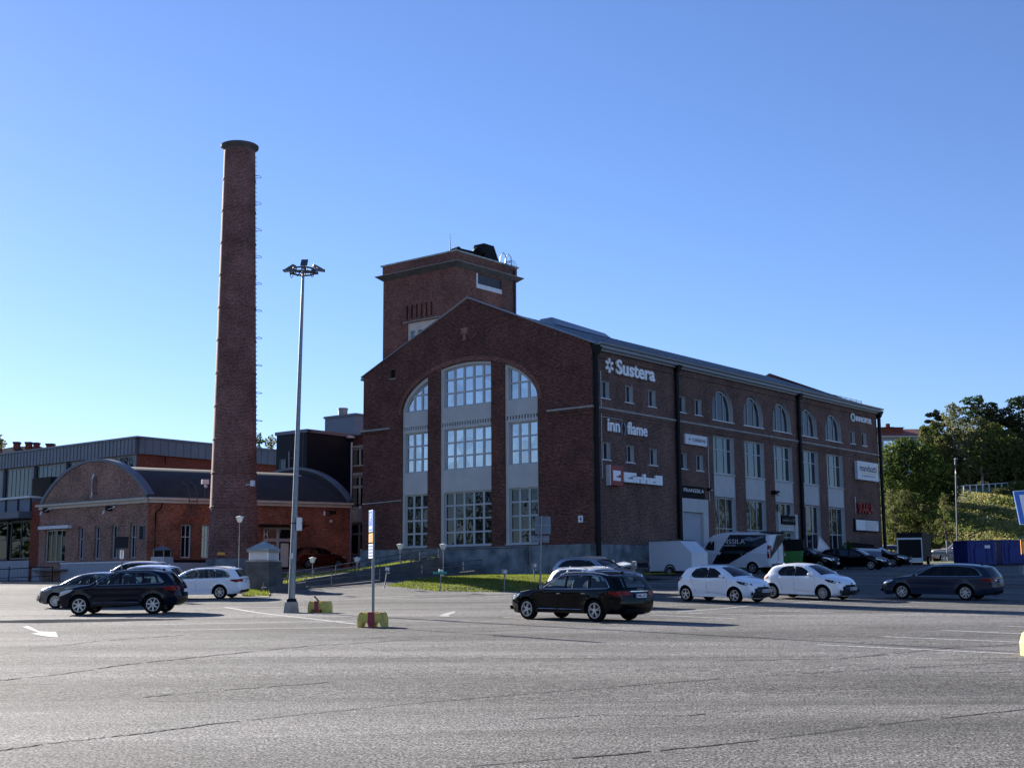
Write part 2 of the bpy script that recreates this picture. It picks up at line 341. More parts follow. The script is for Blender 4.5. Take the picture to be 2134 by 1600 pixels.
def asphalt():
    m, n, l, b = nm("asphalt"); tc = n.new('ShaderNodeTexCoord')
    def noise(sc, det, ro=.6, dist=0, mapsc=None):
        z = n.new('ShaderNodeTexNoise'); z.inputs['Scale'].default_value = sc; z.inputs['Detail'].default_value = det; z.inputs['Roughness'].default_value = ro; z.inputs['Distortion'].default_value = dist
        if mapsc:
            mp = n.new('ShaderNodeMapping'); mp.inputs['Scale'].default_value = mapsc; mp.inputs['Rotation'].default_value = (0, 0, radians(22)); l.new(tc.outputs['Object'], mp.inputs[0]); l.new(mp.outputs[0], z.inputs['Vector'])
        else: l.new(tc.outputs['Object'], z.inputs['Vector'])
        return z.outputs['Fac']
    def rng(src, a, b_, c, d):
        r = n.new('ShaderNodeMapRange'); r.inputs[1].default_value = a; r.inputs[2].default_value = b_; r.inputs[3].default_value = c; r.inputs[4].default_value = d; l.new(src, r.inputs[0]); return r.outputs[0]
    def mul(a, b_):
        q = n.new('ShaderNodeMath'); q.operation = 'MULTIPLY'; l.new(a, q.inputs[0]); l.new(b_, q.inputs[1]); return q.outputs[0]
    sp = rng(noise(1.0, 2, .8, 0, (34, 18, 20)), .40, .60, .24, 1.9)
    sp2 = rng(noise(6, 4, .85), .36, .64, .66, 1.38)
    st = rng(noise(1.0, 7, .65, .4, (.05, .30, 1)), .38, .62, .66, 1.26)
    st2 = rng(noise(.35, 7, .65, .5, (.6, 1, 1)), .35, .65, .82, 1.15)
    v = mul(mul(sp, sp2), mul(st, st2))
    # crack lines
    vo = n.new('ShaderNodeTexVoronoi'); vo.feature = 'DISTANCE_TO_EDGE'; vo.inputs['Scale'].default_value = 1
    mp = n.new('ShaderNodeMapping'); mp.inputs['Scale'].default_value = (.028, .19, 1); mp.inputs['Rotation'].default_value = (0, 0, radians(-24))
    nz = n.new('ShaderNodeTexNoise'); nz.inputs['Scale'].default_value = .8; nz.inputs['Detail'].default_value = 8
    l.new(tc.outputs['Object'], nz.inputs['Vector']); ad = n.new('ShaderNodeVectorMath'); ad.operation = 'MULTIPLY_ADD'; ad.inputs[1].default_value = (.5, .5, 0)
    l.new(nz.outputs['Color'], ad.inputs[0]); l.new(tc.outputs['Object'], ad.inputs[2]); l.new(ad.outputs[0], mp.inputs[0]); l.new(mp.outputs[0], vo.inputs['Vector'])
    ck = rng(vo.outputs['Distance'], .0015, .009, 0, 1); gate = rng(noise(.15, 4), .52, .58, 1, 0)
    mxx = n.new('ShaderNodeMath'); mxx.operation = 'MAXIMUM'; l.new(ck, mxx.inputs[0]); l.new(gate, mxx.inputs[1])
    ckf = rng(mxx.outputs[0], 0, 1, .35, 1); v = mul(v, ckf)
    vc = n.new('ShaderNodeTexVoronoi'); vc.inputs['Scale'].default_value = 1; l.new(mp.outputs[0], vc.inputs['Vector'])
    sx = n.new('ShaderNodeSeparateColor'); l.new(vc.outputs['Color'], sx.inputs[0]); v = mul(v, rng(sx.outputs[0], 0, 1, .84, 1.14))
    oil = rng(noise(.9, 5, .6, .2), .63, .72, 1, .72); v = mul(v, oil)
    sc = n.new('ShaderNodeVectorMath'); sc.operation = 'SCALE'
    cm = n.new('ShaderNodeMix'); cm.data_type = 'RGBA'; cm.inputs[6].default_value = (.132, .129, .127, 1); cm.inputs[7].default_value = (.152, .143, .130, 1)
    l.new(noise(.07, 4), cm.inputs['Factor']); l.new(cm.outputs[2], sc.inputs[0]); l.new(v, sc.inputs['Scale']); l.new(sc.outputs[0], b.inputs['Base Color'])
    b.inputs['Roughness'].default_value = .92; b.inputs['Specular IOR Level'].default_value = .12
    bp = n.new('ShaderNodeBump'); bp.inputs['Strength'].default_value = .8; bp.inputs['Distance'].default_value = .035
    l.new(noise(22, 3, .85), bp.inputs['Height']); l.new(bp.outputs[0], b.inputs['Normal'])
    return m
ASPH = asphalt()
TAR = mat("crack_tar", (.055, .054, .054), 1.0, var=.3, scale=5, spec=0)
PATCH = mat("asphalt_patch", (.088, .088, .090), 1.0, spec=.0, var=.5, scale=14, bump=.9, bscale=30, dirt=(.045, .045, .047))
def worn():
    m, n, l, b = nm("road_paint"); tc = n.new('ShaderNodeTexCoord'); z = n.new('ShaderNodeTexNoise'); z.inputs['Scale'].default_value = 14; z.inputs['Detail'].default_value = 6
    l.new(tc.outputs['Object'], z.inputs['Vector']); r = n.new('ShaderNodeMapRange'); r.inputs[1].default_value = .40; r.inputs[2].default_value = .58; l.new(z.outputs['Fac'], r.inputs[0])
    mx = n.new('ShaderNodeMix'); mx.data_type = 'RGBA'; mx.inputs[6].default_value = (.62, .62, .60, 1); mx.inputs[7].default_value = (.24, .24, .23, 1)
    l.new(r.outputs[0], mx.inputs['Factor']); l.new(mx.outputs[2], b.inputs['Base Color']); b.inputs['Roughness'].default_value = .7; return m
LINE = worn()
def leafm(name, c1, c2, tr=.35, sc=.9):
    m, n, l, b = nm(name); n.remove(b); tc = n.new('ShaderNodeTexCoord'); z = n.new('ShaderNodeTexNoise'); z.inputs['Scale'].default_value = sc; z.inputs['Detail'].default_value = 4
    l.new(tc.outputs['Object'], z.inputs['Vector']); r = n.new('ShaderNodeMapRange'); r.inputs[1].default_value = .35; r.inputs[2].default_value = .65; l.new(z.outputs['Fac'], r.inputs[0])
    mx = n.new('ShaderNodeMix'); mx.data_type = 'RGBA'; mx.inputs[6].default_value = (*c1, 1); mx.inputs[7].default_value = (*c2, 1); l.new(r.outputs[0], mx.inputs['Factor'])
    d = n.new('ShaderNodeBsdfDiffuse'); t = n.new('ShaderNodeBsdfTranslucent'); s = n.new('ShaderNodeMixShader'); s.inputs[0].default_value = tr
    l.new(mx.outputs[2], d.inputs[0]); l.new(mx.outputs[2], t.inputs[0]); l.new(d.outputs[0], s.inputs[1]); l.new(t.outputs[0], s.inputs[2]); l.new(s.outputs[0], n['Material Output'].inputs[0]); return m
LEAF = leafm("leaf_green", (.135, .165, .042), (.075, .105, .03), .42); LEAFD = leafm("leaf_dark", (.05, .085, .022), (.028, .048, .016), .35)
LEAFO = leafm("leaf_olive", (.18, .18, .075), (.115, .12, .052), .42); LEAFP = leafm("leaf_pale", (.34, .34, .20), (.22, .23, .13), .4); PINE = leafm("pine_needles", (.035, .05, .022), (.06, .055, .03), .2)
GRASS = leafm("grass_blades", (.21, .235, .045), (.14, .17, .035), .4, .5); MEADOW = leafm("meadow_blades", (.33, .29, .12), (.22, .22, .075), .45, .25)
BARK = mat("bark", (.12, .09, .07), .9, var=.4, scale=6); BARKB = mat("birch_bark", (.5, .48, .44), .8, var=.5, scale=5)
SOIL = mat("turf", (.15, .16, .05), .95, var=.4, scale=.8, dirt=(.06, .08, .02)); HILLM = mat("hill_turf", (.27, .24, .11), .95, var=.4, scale=.45, dirt=(.14, .19, .05))
ROOFRED = mat("tile_red", (.30, .09, .06), .8, var=.3, scale=3)
# ---------------------------------------------------------------- ground, terrace, hill
def frange(a, b, s):
    r = []; v = a
    while v < b-1e-6: r.append(v); v += s
    return r
def build_ground():
    xs = sorted(set([-3000, -600, -200, -120, -22, -6, 120, 200, 600, 3000]+frange(-80, 84, 4))); ys = sorted(set([-3000, -400, -60, -20]+TY+frange(0, 132, 3)))
    ys = [y for y in ys if y <= 3000]; b = MB(); n = len(xs)
    b.add([(x, y, gz(x, y)) for y in ys for x in xs], [(j*n+i, j*n+i+1, (j+1)*n+i+1, (j+1)*n+i) for j in range(len(ys)-1) for i in range(n-1)], ASPH)
    b.build('ground', kind='structure')
build_ground()
def strip(b, pts, w, m, lift=.006, seg=1.5):
    """painted line between ground points, laid on the ground"""
    P = []
    for i in range(len(pts)-1):
        a, c = Vector(pts[i]), Vector(pts[i+1]); n = max(1, int((c-a).length/seg))
        for k in range(n): P.append(a+(c-a)*k/n)
    P.append(Vector(pts[-1])); L = []; 
    for i, p in enumerate(P):
        t = (P[min(i+1, len(P)-1)]-P[max(i-1, 0)]); t.z = 0; t.normalize(); s = Vector((-t.y, t.x, 0))*w/2
        for q in (p-s, p+s): L.append(Vector((q.x, q.y, gz(q.x, q.y)+lift)))
    b.add(L, [(2*i, 2*i+1, 2*i+3, 2*i+2) for i in range(len(P)-1)], m)
def lines():
    px = [((357, 1313), (745, 1307)), ((301, 1302), (640, 1295), (720, 1294)), ((470, 1265), (567, 1280), (640, 1288), (742, 1300)),
          ((1357, 1275.6), (1643, 1283)), ((1357, 1281), (1537, 1289)), ((1410, 1275), (1560, 1262), (1765, 1249)), ((1767, 1252.5), (1991, 1256)), ((1614, 1258.6), (1914, 1263.4)),
          ((1614, 1264.7), (1831, 1269.6)), ((1600, 1272), (1740, 1276)), ((2083, 1303.8), (2200, 1308)), ((1963, 1312.8), (2200, 1323.5)), ((1840, 1326), (2200, 1341)), ((1702, 1343), (2200, 1366)),
          ((1345, 1213.5), (1381, 1216)), ((1050, 1240), (1200, 1236)), ((1010, 1243), (1090, 1240)), ((740, 1247), (860, 1241)), ((2050, 1233), (2200, 1237)), ((1350, 1229), (1410, 1231)), ((1050, 1286), (1400, 1300), (1500, 1305)), ((0, 1258), (32, 1258)), ((2090, 1207), (2200, 1208)), ((2060, 1246), (2200, 1250))]
    b = MB()
    for p in px: strip(b, [G(*q) for q in p], .15, LINE)
    b.build('parking_lines', kind='structure')
    def shape(pp, name):
        b = MB(); P = [G(*q, lift=.006) for q in pp]; b.poly3(P, ARROW); b.build(name, kind='structure')
    shape([(47, 1305), (59, 1304), (82, 1315), (116, 1316), (121, 1327), (96, 1325), (64, 1319), (83, 1318)], 'road_arrow')
    shape([(925, 1278), (946, 1273), (950, 1275), (934, 1281), (938, 1284), (915, 1283)], 'road_arrow')
    b = MB(); rc = random.Random(5)
    for pl, w in (([(-40, 1569), (110, 1548), (280, 1530), (430, 1510), (625, 1489), (900, 1462), (1200, 1437), (1500, 1414), (1800, 1396), (2180, 1376)], .022), ([(-20, 1420), (130, 1404), (260, 1385), (420, 1368), (640, 1346), (900, 1330)], .03), ([(60, 1352), (210, 1335), (430, 1320)], .03), ([(880, 1606), (1080, 1588), (1300, 1571), (1560, 1545), (1850, 1508), (2160, 1475)], .018), ([(1100, 1498), (1250, 1489), (1420, 1492), (1600, 1476)], .018), ([(1500, 1377), (1750, 1372), (1980, 1350), (2150, 1341)], .03), ([(300, 1452), (480, 1437), (700, 1420)], .02)):
        P = []
        for a, c in zip(pl[:-1], pl[1:]):
            for k in range(14): t = k/14; P.append(G(a[0]+(c[0]-a[0])*t, a[1]+(c[1]-a[1])*t+rc.uniform(-.7, .7)))
        seg_ = []
        for q in P:
            seg_.append(q)
            if len(seg_) > 5 and rc.random() < .16: strip(b, seg_, 1.8*w*rc.uniform(.4, 1.3), TAR, .004, 9); seg_ = []
        if len(seg_) > 1: strip(b, seg_, 1.8*w, TAR, .004, 9)
    b.build('asphalt_cracks', kind='structure')
    b = MB()
    for cx_, cy_, rx, ry in ((150, 1293, 3.5, 1.5),):
        c = G(cx_, cy_); P = []
        for k in range(22): a = 2*pi*k/22; q = c+Vector((rx*cos(a)*rc.uniform(.8, 1.2), ry*sin(a)*rc.uniform(.8, 1.2), 0)); q.z = gz(q.x, q.y)+.003; P.append(q)
        b.poly3(P, PATCH)
    b.build('asphalt_patches', kind='structure')
    # kerb edging the lot in front of the vaulted building
    b = MB(); A = G(0, 1216); B = G(200, 1218)
    for i in range(12):
        a = A+(B-A)*i/12; c = A+(B-A)*(i+.97)/12; t = (c-a).normalized(); nn = Vector((-t.y, t.x, 0))*.15
        b.prism([a, c, c+nn, a+nn], [q+UZ*.13 for q in (a, c, c+nn, a+nn)], CONC)
    b.build('kerb', kind='structure')
lines()
TER = lambda x, y: interp(y, [-4.2, -1.5, 4, 14], [2.0, 2.3, 2.72, 3.0])
def terrace():
    b = MB(); xs = [-33, -30, -26, -22, -19.62]; ys = [-1.5, 4, 14.4]; n = len(xs)
    b.add([site(x, y, TER(x, y)) for y in ys for x in xs], [(j*n+i, j*n+i+1, (j+1)*n+i+1, (j+1)*n+i) for j in range(2) for i in range(n-1)], ASPH)
    b.build('terrace', kind='structure')
    b = MB(); near = [(578, 1222, 71), (610, 1215, 73), (640, 1207, 74.5), (700, 1197, 76), (744, 1190, 77.5), (833, 1175, 80), (915, 1162, 82.5)]; far = [(570, 1199, 86), (610, 1197, 87), (650, 1194, 88), (700, 1190, 89), (744, 1186, 89.5), (833, 1171, 88), (912, 1158, 87)]
    rows = [[atd(a[0]+(c[0]-a[0])*t, a[1]+(c[1]-a[1])*t, a[2]+(c[2]-a[2])*t) for a, c in zip(near, far)] for t in (0, .33, .66, 1)]; n = 7
    b.add([p for r in rows for p in r], [(j*n+i, j*n+i+1, (j+1)*n+i+1, (j+1)*n+i) for j in range(3) for i in range(n-1)], SOIL, True)
    b.build('grass_bank', kind='structure'); return rows
bank_h = terrace()
def bank2(u, v):      # grass bank in front of the hall: u along facade, v out from it
    return interp(v, [0, 2.5, 7.5], [1.98, 1.90, gz(*site(u, -7.5)[:2])+.03])
LX = [(790, 1221), (917, 1230), (1051, 1234), (1110, 1232)]
def lawn():
    b = MB(); us = frange(-7.5, 6.3, .6); E = []
    # outer edge follows the asphalt edge seen in the photograph
    for i, u in enumerate(us):
        vout = interp(u, [-7.5, -5.2, -4.4, 1, 4.1, 6.2], [2.5, 8.5, 13.3, 14.8, 13.4, 9])
        col = []
        for k in range(7):
            v = vout*(k/6); P = site(u, -v); g = gz(P.x, P.y); z = g+(1-(k/6)**1.6)*(max(1.95, g)-g)+.05*(1 if k < 6 else -.4)
            col.append(Vector((P.x, P.y, z)))
        E.append(col)
    n = 7; b.add([p for c in E for p in c], [(i*n+k, i*n+k+1, (i+1)*n+k+1, (i+1)*n+k) for i in range(len(us)-1) for k in range(6)], SOIL, True)
    b.build('lawn', kind='structure'); return E
LAWN = lawn()
def hill_h(x, y):
    f = interp(x, [20, 36], [0, 1]); base = interp(y, [124, 132, 170, 176, 205, 260, 320], [3.3, 4.4, 12.7, 13.8, 18, 22, 23])
    g = gz(x, y); return g-.5+(base-g+.5)*f
def hill():
    b = MB(); xs = frange(20, 160, 4); ys = [124, 128, 132, 136, 140, 145, 150, 156, 163, 170, 176, 185, 200, 230, 260, 320]; n = len(xs)
    b.add([(x, y, hill_h(x, y)+.12*sin(x*.7+y*.4)*(y > 128)) for y in ys for x in xs], [(j*n+i, j*n+i+1, (j+1)*n+i+1, (j+1)*n+i) for j in range(len(ys)-1) for i in range(n-1)], HILLM, True)
    b.build('hillside', kind='structure')
hill()
# ---------------------------------------------------------------- window builder
def window(parent, fr, u0, u1, z0, top, d=-.25, cols=2, rows=2, gm=G_DARK, fm=FRAME, fw=.09, mw=.055, th=.09, name='window', label=None, left=None, right=None, transoms=None, opening=True, mh=None):
    """top: number or function u->z for a curved head"""
    tf = top if callable(top) else (lambda u: top)
    N = 1 if not callable(top) else 18
    T = [(u0+(u1-u0)*i/N, tf(u0+(u1-u0)*i/N)) for i in range(N+1)]
    outer = [(u0, z0), (u1, z0)]+list(reversed(T))
    outer = [outer[i] for i in range(len(outer)) if hypot(outer[i][0]-outer[i-1][0], outer[i][1]-outer[i-1][1]) > .004]
    inn = []; n = len(outer); cu = sum(p[0] for p in outer)/n; cz = sum(p[1] for p in outer)/n
    for i in range(n):
        a, p, c = Vector(outer[i-1]), Vector(outer[i]), Vector(outer[(i+1) % n])
        e1 = (p-a).normalized(); e2 = (c-p).normalized(); n1 = Vector((-e1.y, e1.x)); n2 = Vector((-e2.y, e2.x)); m = (n1+n2)
        k = fw/max(.35, (1+n1.dot(n2))/1) ; q = p+m*k; inn.append((q.x, q.y))
    b = MB(); b.fprism(fr, outer, d-th, d, fm, holes=[inn])
    zt = max(p[1] for p in outer)
    for i in range(1, cols):
        u = u0+(u1-u0)*i/cols; b.fb(fr, u-mw/2, u+mw/2, z0+fw, tf(u)-fw*.7, d-th+.004, d-.006, fm)
    zs = transoms if transoms else [z0+(zt-z0)*j/rows for j in range(1, rows)]
    for z in zs:
        ok = [u0+(u1-u0)*i/40 for i in range(41) if tf(u0+(u1-u0)*i/40) > z+.03]
        if len(ok) > 1: b.fb(fr, ok[0]+(fw if ok[0] == u0 else .02), ok[-1]-(fw if ok[-1] == u1 else .02), z-(mh or mw)/2, z+(mh or mw)/2, d-th+.002, d-.012, fm)
    w = b.build(name, parent)
    if label: w['label'] = label
    g = MB(); g.fprism(fr, outer, d-th-.03, d-th*.6, gm); g.build('pane', w)
    return w
def sill(b, fr, u0, u1, z, d=.06, m=WHITE_M): b.fb(fr, u0-.08, u1+.08, z-.06, z-.003, -.30, d, m)
# ---------------------------------------------------------------- main hall
def hall():
    T = thing('factory_hall', 'large gabled red-brick hall with three tall arched window bays in its front gable', 'building', site(0, 0, 1.9), SROT)
    zb = 1.0
    # front wall
    b = MB(); cx, a, zs, h = -9.95, 5.85, 12.85, 3.0
    arc = lambda u: zs+h*sqrt(max(0, 1-((u-cx)/a)**2))
    def bay(u0, u1, pad=0):
        N = 16; t = [(u0+(u1-u0)*i/N, arc(u0+(u1-u0)*i/N)) for i in range(N+1)]
        return [(u0, 3.86), (u1, 3.86)]+list(reversed(t))
    bays = [(-15.78, -13.42), (-12.32, -7.9), (-6.8, -4.12)]
    out = [(-19.53, zb), (0, zb), (0, 15.95), (-9.9, 20.1), (-19.53, 15.9)]
    holes = [bay(*q) for q in bays]+[[(-16.93, 15.48), (-16.48, 15.48), (-16.48, 16.05), (-16.93, 16.05)]]
    b.wall(FF, out, holes, B_MAIN, reveal=.22); 
    b.build('front_wall', T)
    # soldier-brick arch band above the bays, as a thin proud ring
    b = MB(); A1 = []; A2 = []
    for i in range(33):
        th_ = pi*(1-i/32); A1.append((cx+(a+.06)*cos(th_), zs+(h+.06)*sin(th_))); A2.append((cx+(a+.36)*cos(th_), zs+(h+.36)*sin(th_)))
    b.fprism(FF, A1+list(reversed(A2)), -.02, .035, B_TOWER); b.build('arch_band', T)
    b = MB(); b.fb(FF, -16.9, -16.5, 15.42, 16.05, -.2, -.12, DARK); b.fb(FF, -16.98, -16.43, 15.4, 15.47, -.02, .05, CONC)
    for k in range(3): b.fb(FF, -16.84+k*.13, -16.80+k*.13, 15.48, 16.05, -.12, -.08, BLACKM)
    b.build('attic_hatch', T)
    b = MB(); b.fb(FF, -10.47, -9.9, 17.75, 18.16, .004, .012, B_GABLE); b.fb(FF, -10.3, -10.07, 17.32, 17.75, .004, .012, B_GABLE); b.build('mortar_patch', T)
    DZ = (11.76, 12.0)
    for bi, (u0, u1) in enumerate(bays):
        ns = (11, 20, 11)[bi]; w = (u1-u0-.06)/ns
        slots = [[(u0+.06+w*(k+.2), DZ[0]), (u0+.06+w*(k+.72), DZ[0]), (u0+.06+w*(k+.72), DZ[1]), (u0+.06+w*(k+.2), DZ[1])] for k in range(ns)]
        wl_ = u0+(.26 if bi else .2); wr_ = u1-.02-(0.1 if bi == 2 else 0)
        N = 16
        tf = (lambda u: arc(u)-.16) if bi != 0 else (lambda u: arc(u)-.28)
        wz = [(3.95, 7.42), (8.88, 11.56)]
        hs = [[(wl_, z0), (wr_, z0), (wr_, z1), (wl_, z1)] for z0, z1 in wz]
        t = [(wl_+(wr_-wl_)*i/N, max(13.05, tf(wl_+(wr_-wl_)*i/N))) for i in range(N+1)]
        hs.append([(wl_, 13.0), (wr_, 13.0)]+list(reversed(t)))
        pan = bay(u0+.005, u1-.005)
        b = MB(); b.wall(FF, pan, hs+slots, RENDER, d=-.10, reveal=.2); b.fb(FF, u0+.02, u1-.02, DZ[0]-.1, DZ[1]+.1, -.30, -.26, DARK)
        b.fb(FF, u0+.02, u1-.02, 3.88, 3.94, -.2, .05, RENDER)
        b.build('render_panel', T)
        cols = (3, 5, 3)[bi]
        window(T, FF, wl_, wr_, 3.95, 7.42, -.25, cols, 4, G_DARK, mw=.16, mh=.11)
        window(T, FF, wl_, wr_, 8.88, 11.56, -.25, cols, 3, G_BRIGHT, mw=.16, mh=.11)
        window(T, FF, wl_, wr_, 13.0, lambda u: max(13.05, tf(u)), -.25, cols, (2, 3, 2)[bi] if bi != 1 else 3, G_BRIGHT, transoms=[14.1] if bi != 1 else [13.95, 14.85], mw=.16, mh=.11)
    # plinth, string courses on the front
    b = MB(); b.fb(FF, -19.62, .08, zb, 3.82, -.2, .08, PLINTH); b.fb(FF, -.2, .0, zb, 3.82, -.2, -.19, PLINTH)
    b.fb(FRT, -.2+.12, 5.9, zb, 3.80, -.2, .08, PLINTH); b.build('plinth', T)
    b = MB(); b.fb(FF, -19.68, -16.9, 11.96, 12.08, .005, .16, CONC); b.fb(FF, -19.66, -16.92, 11.82, 11.955, .004, .10, B_MAIN); b.fb(FF, -3.3, .16, 11.96, 12.08, .005, .16, CONC); b.fb(FF, -3.28, .1, 11.80, 11.955, .004, .10, B_MAIN); b.fb(FF, -3.26, .05, 11.6, 11.79, .004, .05, B_MAIN)
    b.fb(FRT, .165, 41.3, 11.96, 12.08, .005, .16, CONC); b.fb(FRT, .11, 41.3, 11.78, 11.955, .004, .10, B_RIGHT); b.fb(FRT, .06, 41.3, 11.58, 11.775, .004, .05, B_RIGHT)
    b.build('string_course', T)
    # right wall
    holes = []; small = []
    for z0, z1 in ((12.67, 13.77), (8.91, 10.0)):
        for u in (1.02, 3.6, 6.2, 9.83, 11.9): small.append((u, u+.88, z0, z1))
    for u in (36.08, 38.3): small.append((u, u+.9, 12.62, 13.7))
    for u0, u1, z0, z1 in small: holes.append([(u0, z0), (u1, z0), (u1, z1), (u0, z1)])
    AU = [14.2+4.35*k for k in range(5)]
    def ac(u0, u1, zs=13.31, z0=12.55, N=14):
        c = (u0+u1)/2; r = (u1-u0)/2; return [(u0, z0), (u1, z0)]+[(c+r*cos(pi*i/N), zs+r*sin(pi*i/N)) for i in range(N+1)]
    for u in AU: holes.append(ac(u, u+2.85))
    for u in AU: holes.append([(u-.02, 3.9), (u+2.83, 3.9), (u+2.83, 11.5), (u-.02, 11.5)])
    holes.append([(9.55, 2.2), (13.1, 2.2), (13.1, 6.95), (9.55, 6.95)])
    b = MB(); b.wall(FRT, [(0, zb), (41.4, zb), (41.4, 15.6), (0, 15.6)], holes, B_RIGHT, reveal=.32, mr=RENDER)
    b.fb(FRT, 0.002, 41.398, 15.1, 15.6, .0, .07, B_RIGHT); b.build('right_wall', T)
    b = MB()
    b.add([site(-19.53, 0, zb), site(-19.53, 41.4, zb), site(-19.53, 41.4, 15.7), site(-19.53, 0, 15.7)], [(0, 1, 2, 3)], B_MAIN)
    b.add([site(-19.53, 41.4, zb), site(0, 41.4, zb), site(0, 41.4, 15.95), site(-9.9, 41.4, 20.1), site(-19.53, 41.4, 15.9)], [(0, 1, 2, 3, 4)], B_MAIN); b.build('rear_wall', T)
    for i, (u0, u1, z0, z1) in enumerate(small):
        window(T, FRT, u0, u1, z0, z1, -.20, 2, 1, G_MID if i in (0, 1) else G_DARK, fw=.07, mw=.05)
    for u in AU:
        c = u+1.425; zf = lambda x, c=c: 13.31+sqrt(max(0, 1.36**2-(x-c)**2))
        window(T, FRT, u+.065, u+2.785, 12.55, zf, -.22, 3, 1, G_DARK, fw=.09)
    for i, u in enumerate(AU):
        b = MB(); b.fb(FRT, u-.02, u+2.83, 7.30, 8.80, -.32, -.06, RENDER); b.fb(FRT, u-.08, u+2.89, 8.80, 8.87, -.30, .03, RENDER); b.build('spandrel_panel', T)
        window(T, FRT, u-.02, u+2.83, 8.88, 11.5, -.24, 3, 1, G_MID, transoms=[10.55], fw=.1, mw=.07)
        if i != 2: window(T, FRT, u-.02, u+2.83, 3.92, 7.28, -.24, 3, 1, G_DARK, transoms=[5.15], fw=.1, mw=.07)
        else: window(T, FRT, u-.02, u+2.83, 5.75, 7.28, -.24, 3, 1, G_DARK, fw=.1, mw=.07)
    b = MB()
    for u0, u1, z0, z1 in small: sill(b, FRT, u0, u1, z0)
    for u in AU: sill(b, FRT, u, u+2.85, 12.55); sill(b, FRT, u, u+2.83, 3.9)
    b.build('window_sills', T)
    # entrance under the third arch
    b = MB(); u = AU[2]; b.fb(FRT, u-.12, u+.22, 3.0, 6.55, -.3, .22, RENDER); b.fb(FRT, u+2.5, u+2.95, 3.0, 6.45, -.3, .22, RENDER); b.fb(FRT, u+.22, u+2.5, 5.2, 5.72, -.3, .12, RENDER)
    e = b.build('entrance_surround', T)
    window(T, FRT, u+.25, u+2.45, 3.0, 5.15, -.1, 3, 1, G_MID, transoms=[4.75], name='entrance_door', fm=FRAME)
    # service door
    b = MB(); b.fb(FRT, 9.5, 13.15, 6.1, 6.98, -.02, .10, RENDER); b.fb(FRT, 9.5, 9.95, 2.2, 6.1, -.2, .09, RENDER); b.fb(FRT, 12.5, 13.15, 2.2, 6.1, -.2, .09, RENDER); b.build('door_surround', T)
    b = MB(); b.fb(FRT, 9.95, 12.5, 2.2, 6.1, -.2, -.12, PAINTW)
    dd = b.build('steel_door', T); b = MB(); b.fb(FRT, 11.0, 12.0, 2.3, 4.4, -.118, -.10, PAINTW); b.fb(FRT, 11.85, 11.92, 3.3, 3.5, -.1, -.05, BLACKM); b.build('wicket_door', dd)
    # roof
    b = MB(); zr = 19.75
    for sx, xe in ((1, .55), (-1, -20.1)):
        e0, e1 = site(xe, .25, 15.82), site(xe, 41.2, 15.82); r0, r1 = site(-9.9, .25, zr), site(-9.9, 41.2, zr)
        b.prism([e0, e1, r1, r0], [q-UZ*.15 for q in (e0, e1, r1, r0)], ROOFM)
        for k in range(1, 66):
            t = k*.625; p, q = site(xe, .25+t, 15.82), site(-9.9, .25+t, zr)
            b.prism([p+UZ*.0, q, q+UY*.03, p+UY*.03], [v+UZ*.045 for v in (p, q, q+UY*.03, p+UY*.03)], ROOFM)
    r = b.build('roof', T)
    b = MB(); b.prism([site(-11, 8.3, 19.5), site(-8.8, 8.3, 19.45), site(-8.8, 15, 19.4), site(-11, 15, 19.4)], [site(-10.4, 8.5, 20.08), site(-9.4, 8.5, 20.08), site(-9.4, 15, 19.85), site(-10.4, 15, 19.85)], ROOFM); b.build('ridge_vent', r)
    b = MB()
    for k in range(40):
        p = site(-.6, .9+k, 16.28); b.cyl(p, p+UZ*.28, .02, .02, GALV, 5)
    b.tube([site(-.6, .9, 16.5), site(-.6, 40, 16.5)], .022, GALV, 5); b.tube([site(-.6, .9, 16.38), site(-.6, 40, 16.38)], .018, GALV, 5); b.build('snow_guard', r)
    b = MB(); b.fb(FRT, .12, 41.3, 15.62, 15.80, .0, .50, EAVE); b.fb(FRT, .12, 41.3, 15.5, 15.62, .07, .28, EAVE); b.build('eaves_cornice', T)
    b = MB()
    pf = []
    for i in range(9): a_ = pi+pi*i/8; pf.append((.62+.12*cos(a_), 15.9+.12*sin(a_)))
    b.prism([site(x, .1, z) for x, z in pf], [site(x, 41.4, z) for x, z in pf], EAVE, True); b.build('gutter', T)
    # verge flashing on the gable
    b = MB()
    for (ua, za), (uc, zc) in (((-19.75, 15.82), (-9.9, 20.12)), ((-9.9, 20.12), (.25, 15.86))):
        L = [(ua, za), (uc, zc), (uc, zc+.06), (ua, za+.06)]; b.fprism(FF, L, -.32, .08, GALV)
    b.build('verge_flashing', T)
    for i, u in enumerate((.25, 9.42, 26.75, 41.45)):
        b = MB(); b.cyl(FRT(u, 1.9, .2), FRT(u, 15.5, .2), .15, .15, PIPE, 12); b.prism([FRT(u-.16, 15.2, .05), FRT(u+.16, 15.2, .05), FRT(u+.16, 15.2, .35), FRT(u-.16, 15.2, .35)], [FRT(u-.3, 15.75, .03), FRT(u+.3, 15.75, .03), FRT(u+.3, 15.75, .55), FRT(u-.3, 15.75, .55)], PIPE)
        for z in (4, 7, 10, 13): b.cyl(FRT(u, z, .2), FRT(u, z+.12, .2), .175, .175, PIPE, 12)
        b.build('downpipe', T)
    # cable conduits on the right wall
    b = MB()
    for u, z0, z1 in ((.95, 11.99, 13.6), (.95, 7.75, 11.7), (13.45, 6.9, 11.3)):
        b.tube([FRT(u, z0, .04), FRT(u, z1 if z1 < 11.9 or z0 > 11.9 else 11.9, .04)], .022, WHITE_M, 5)
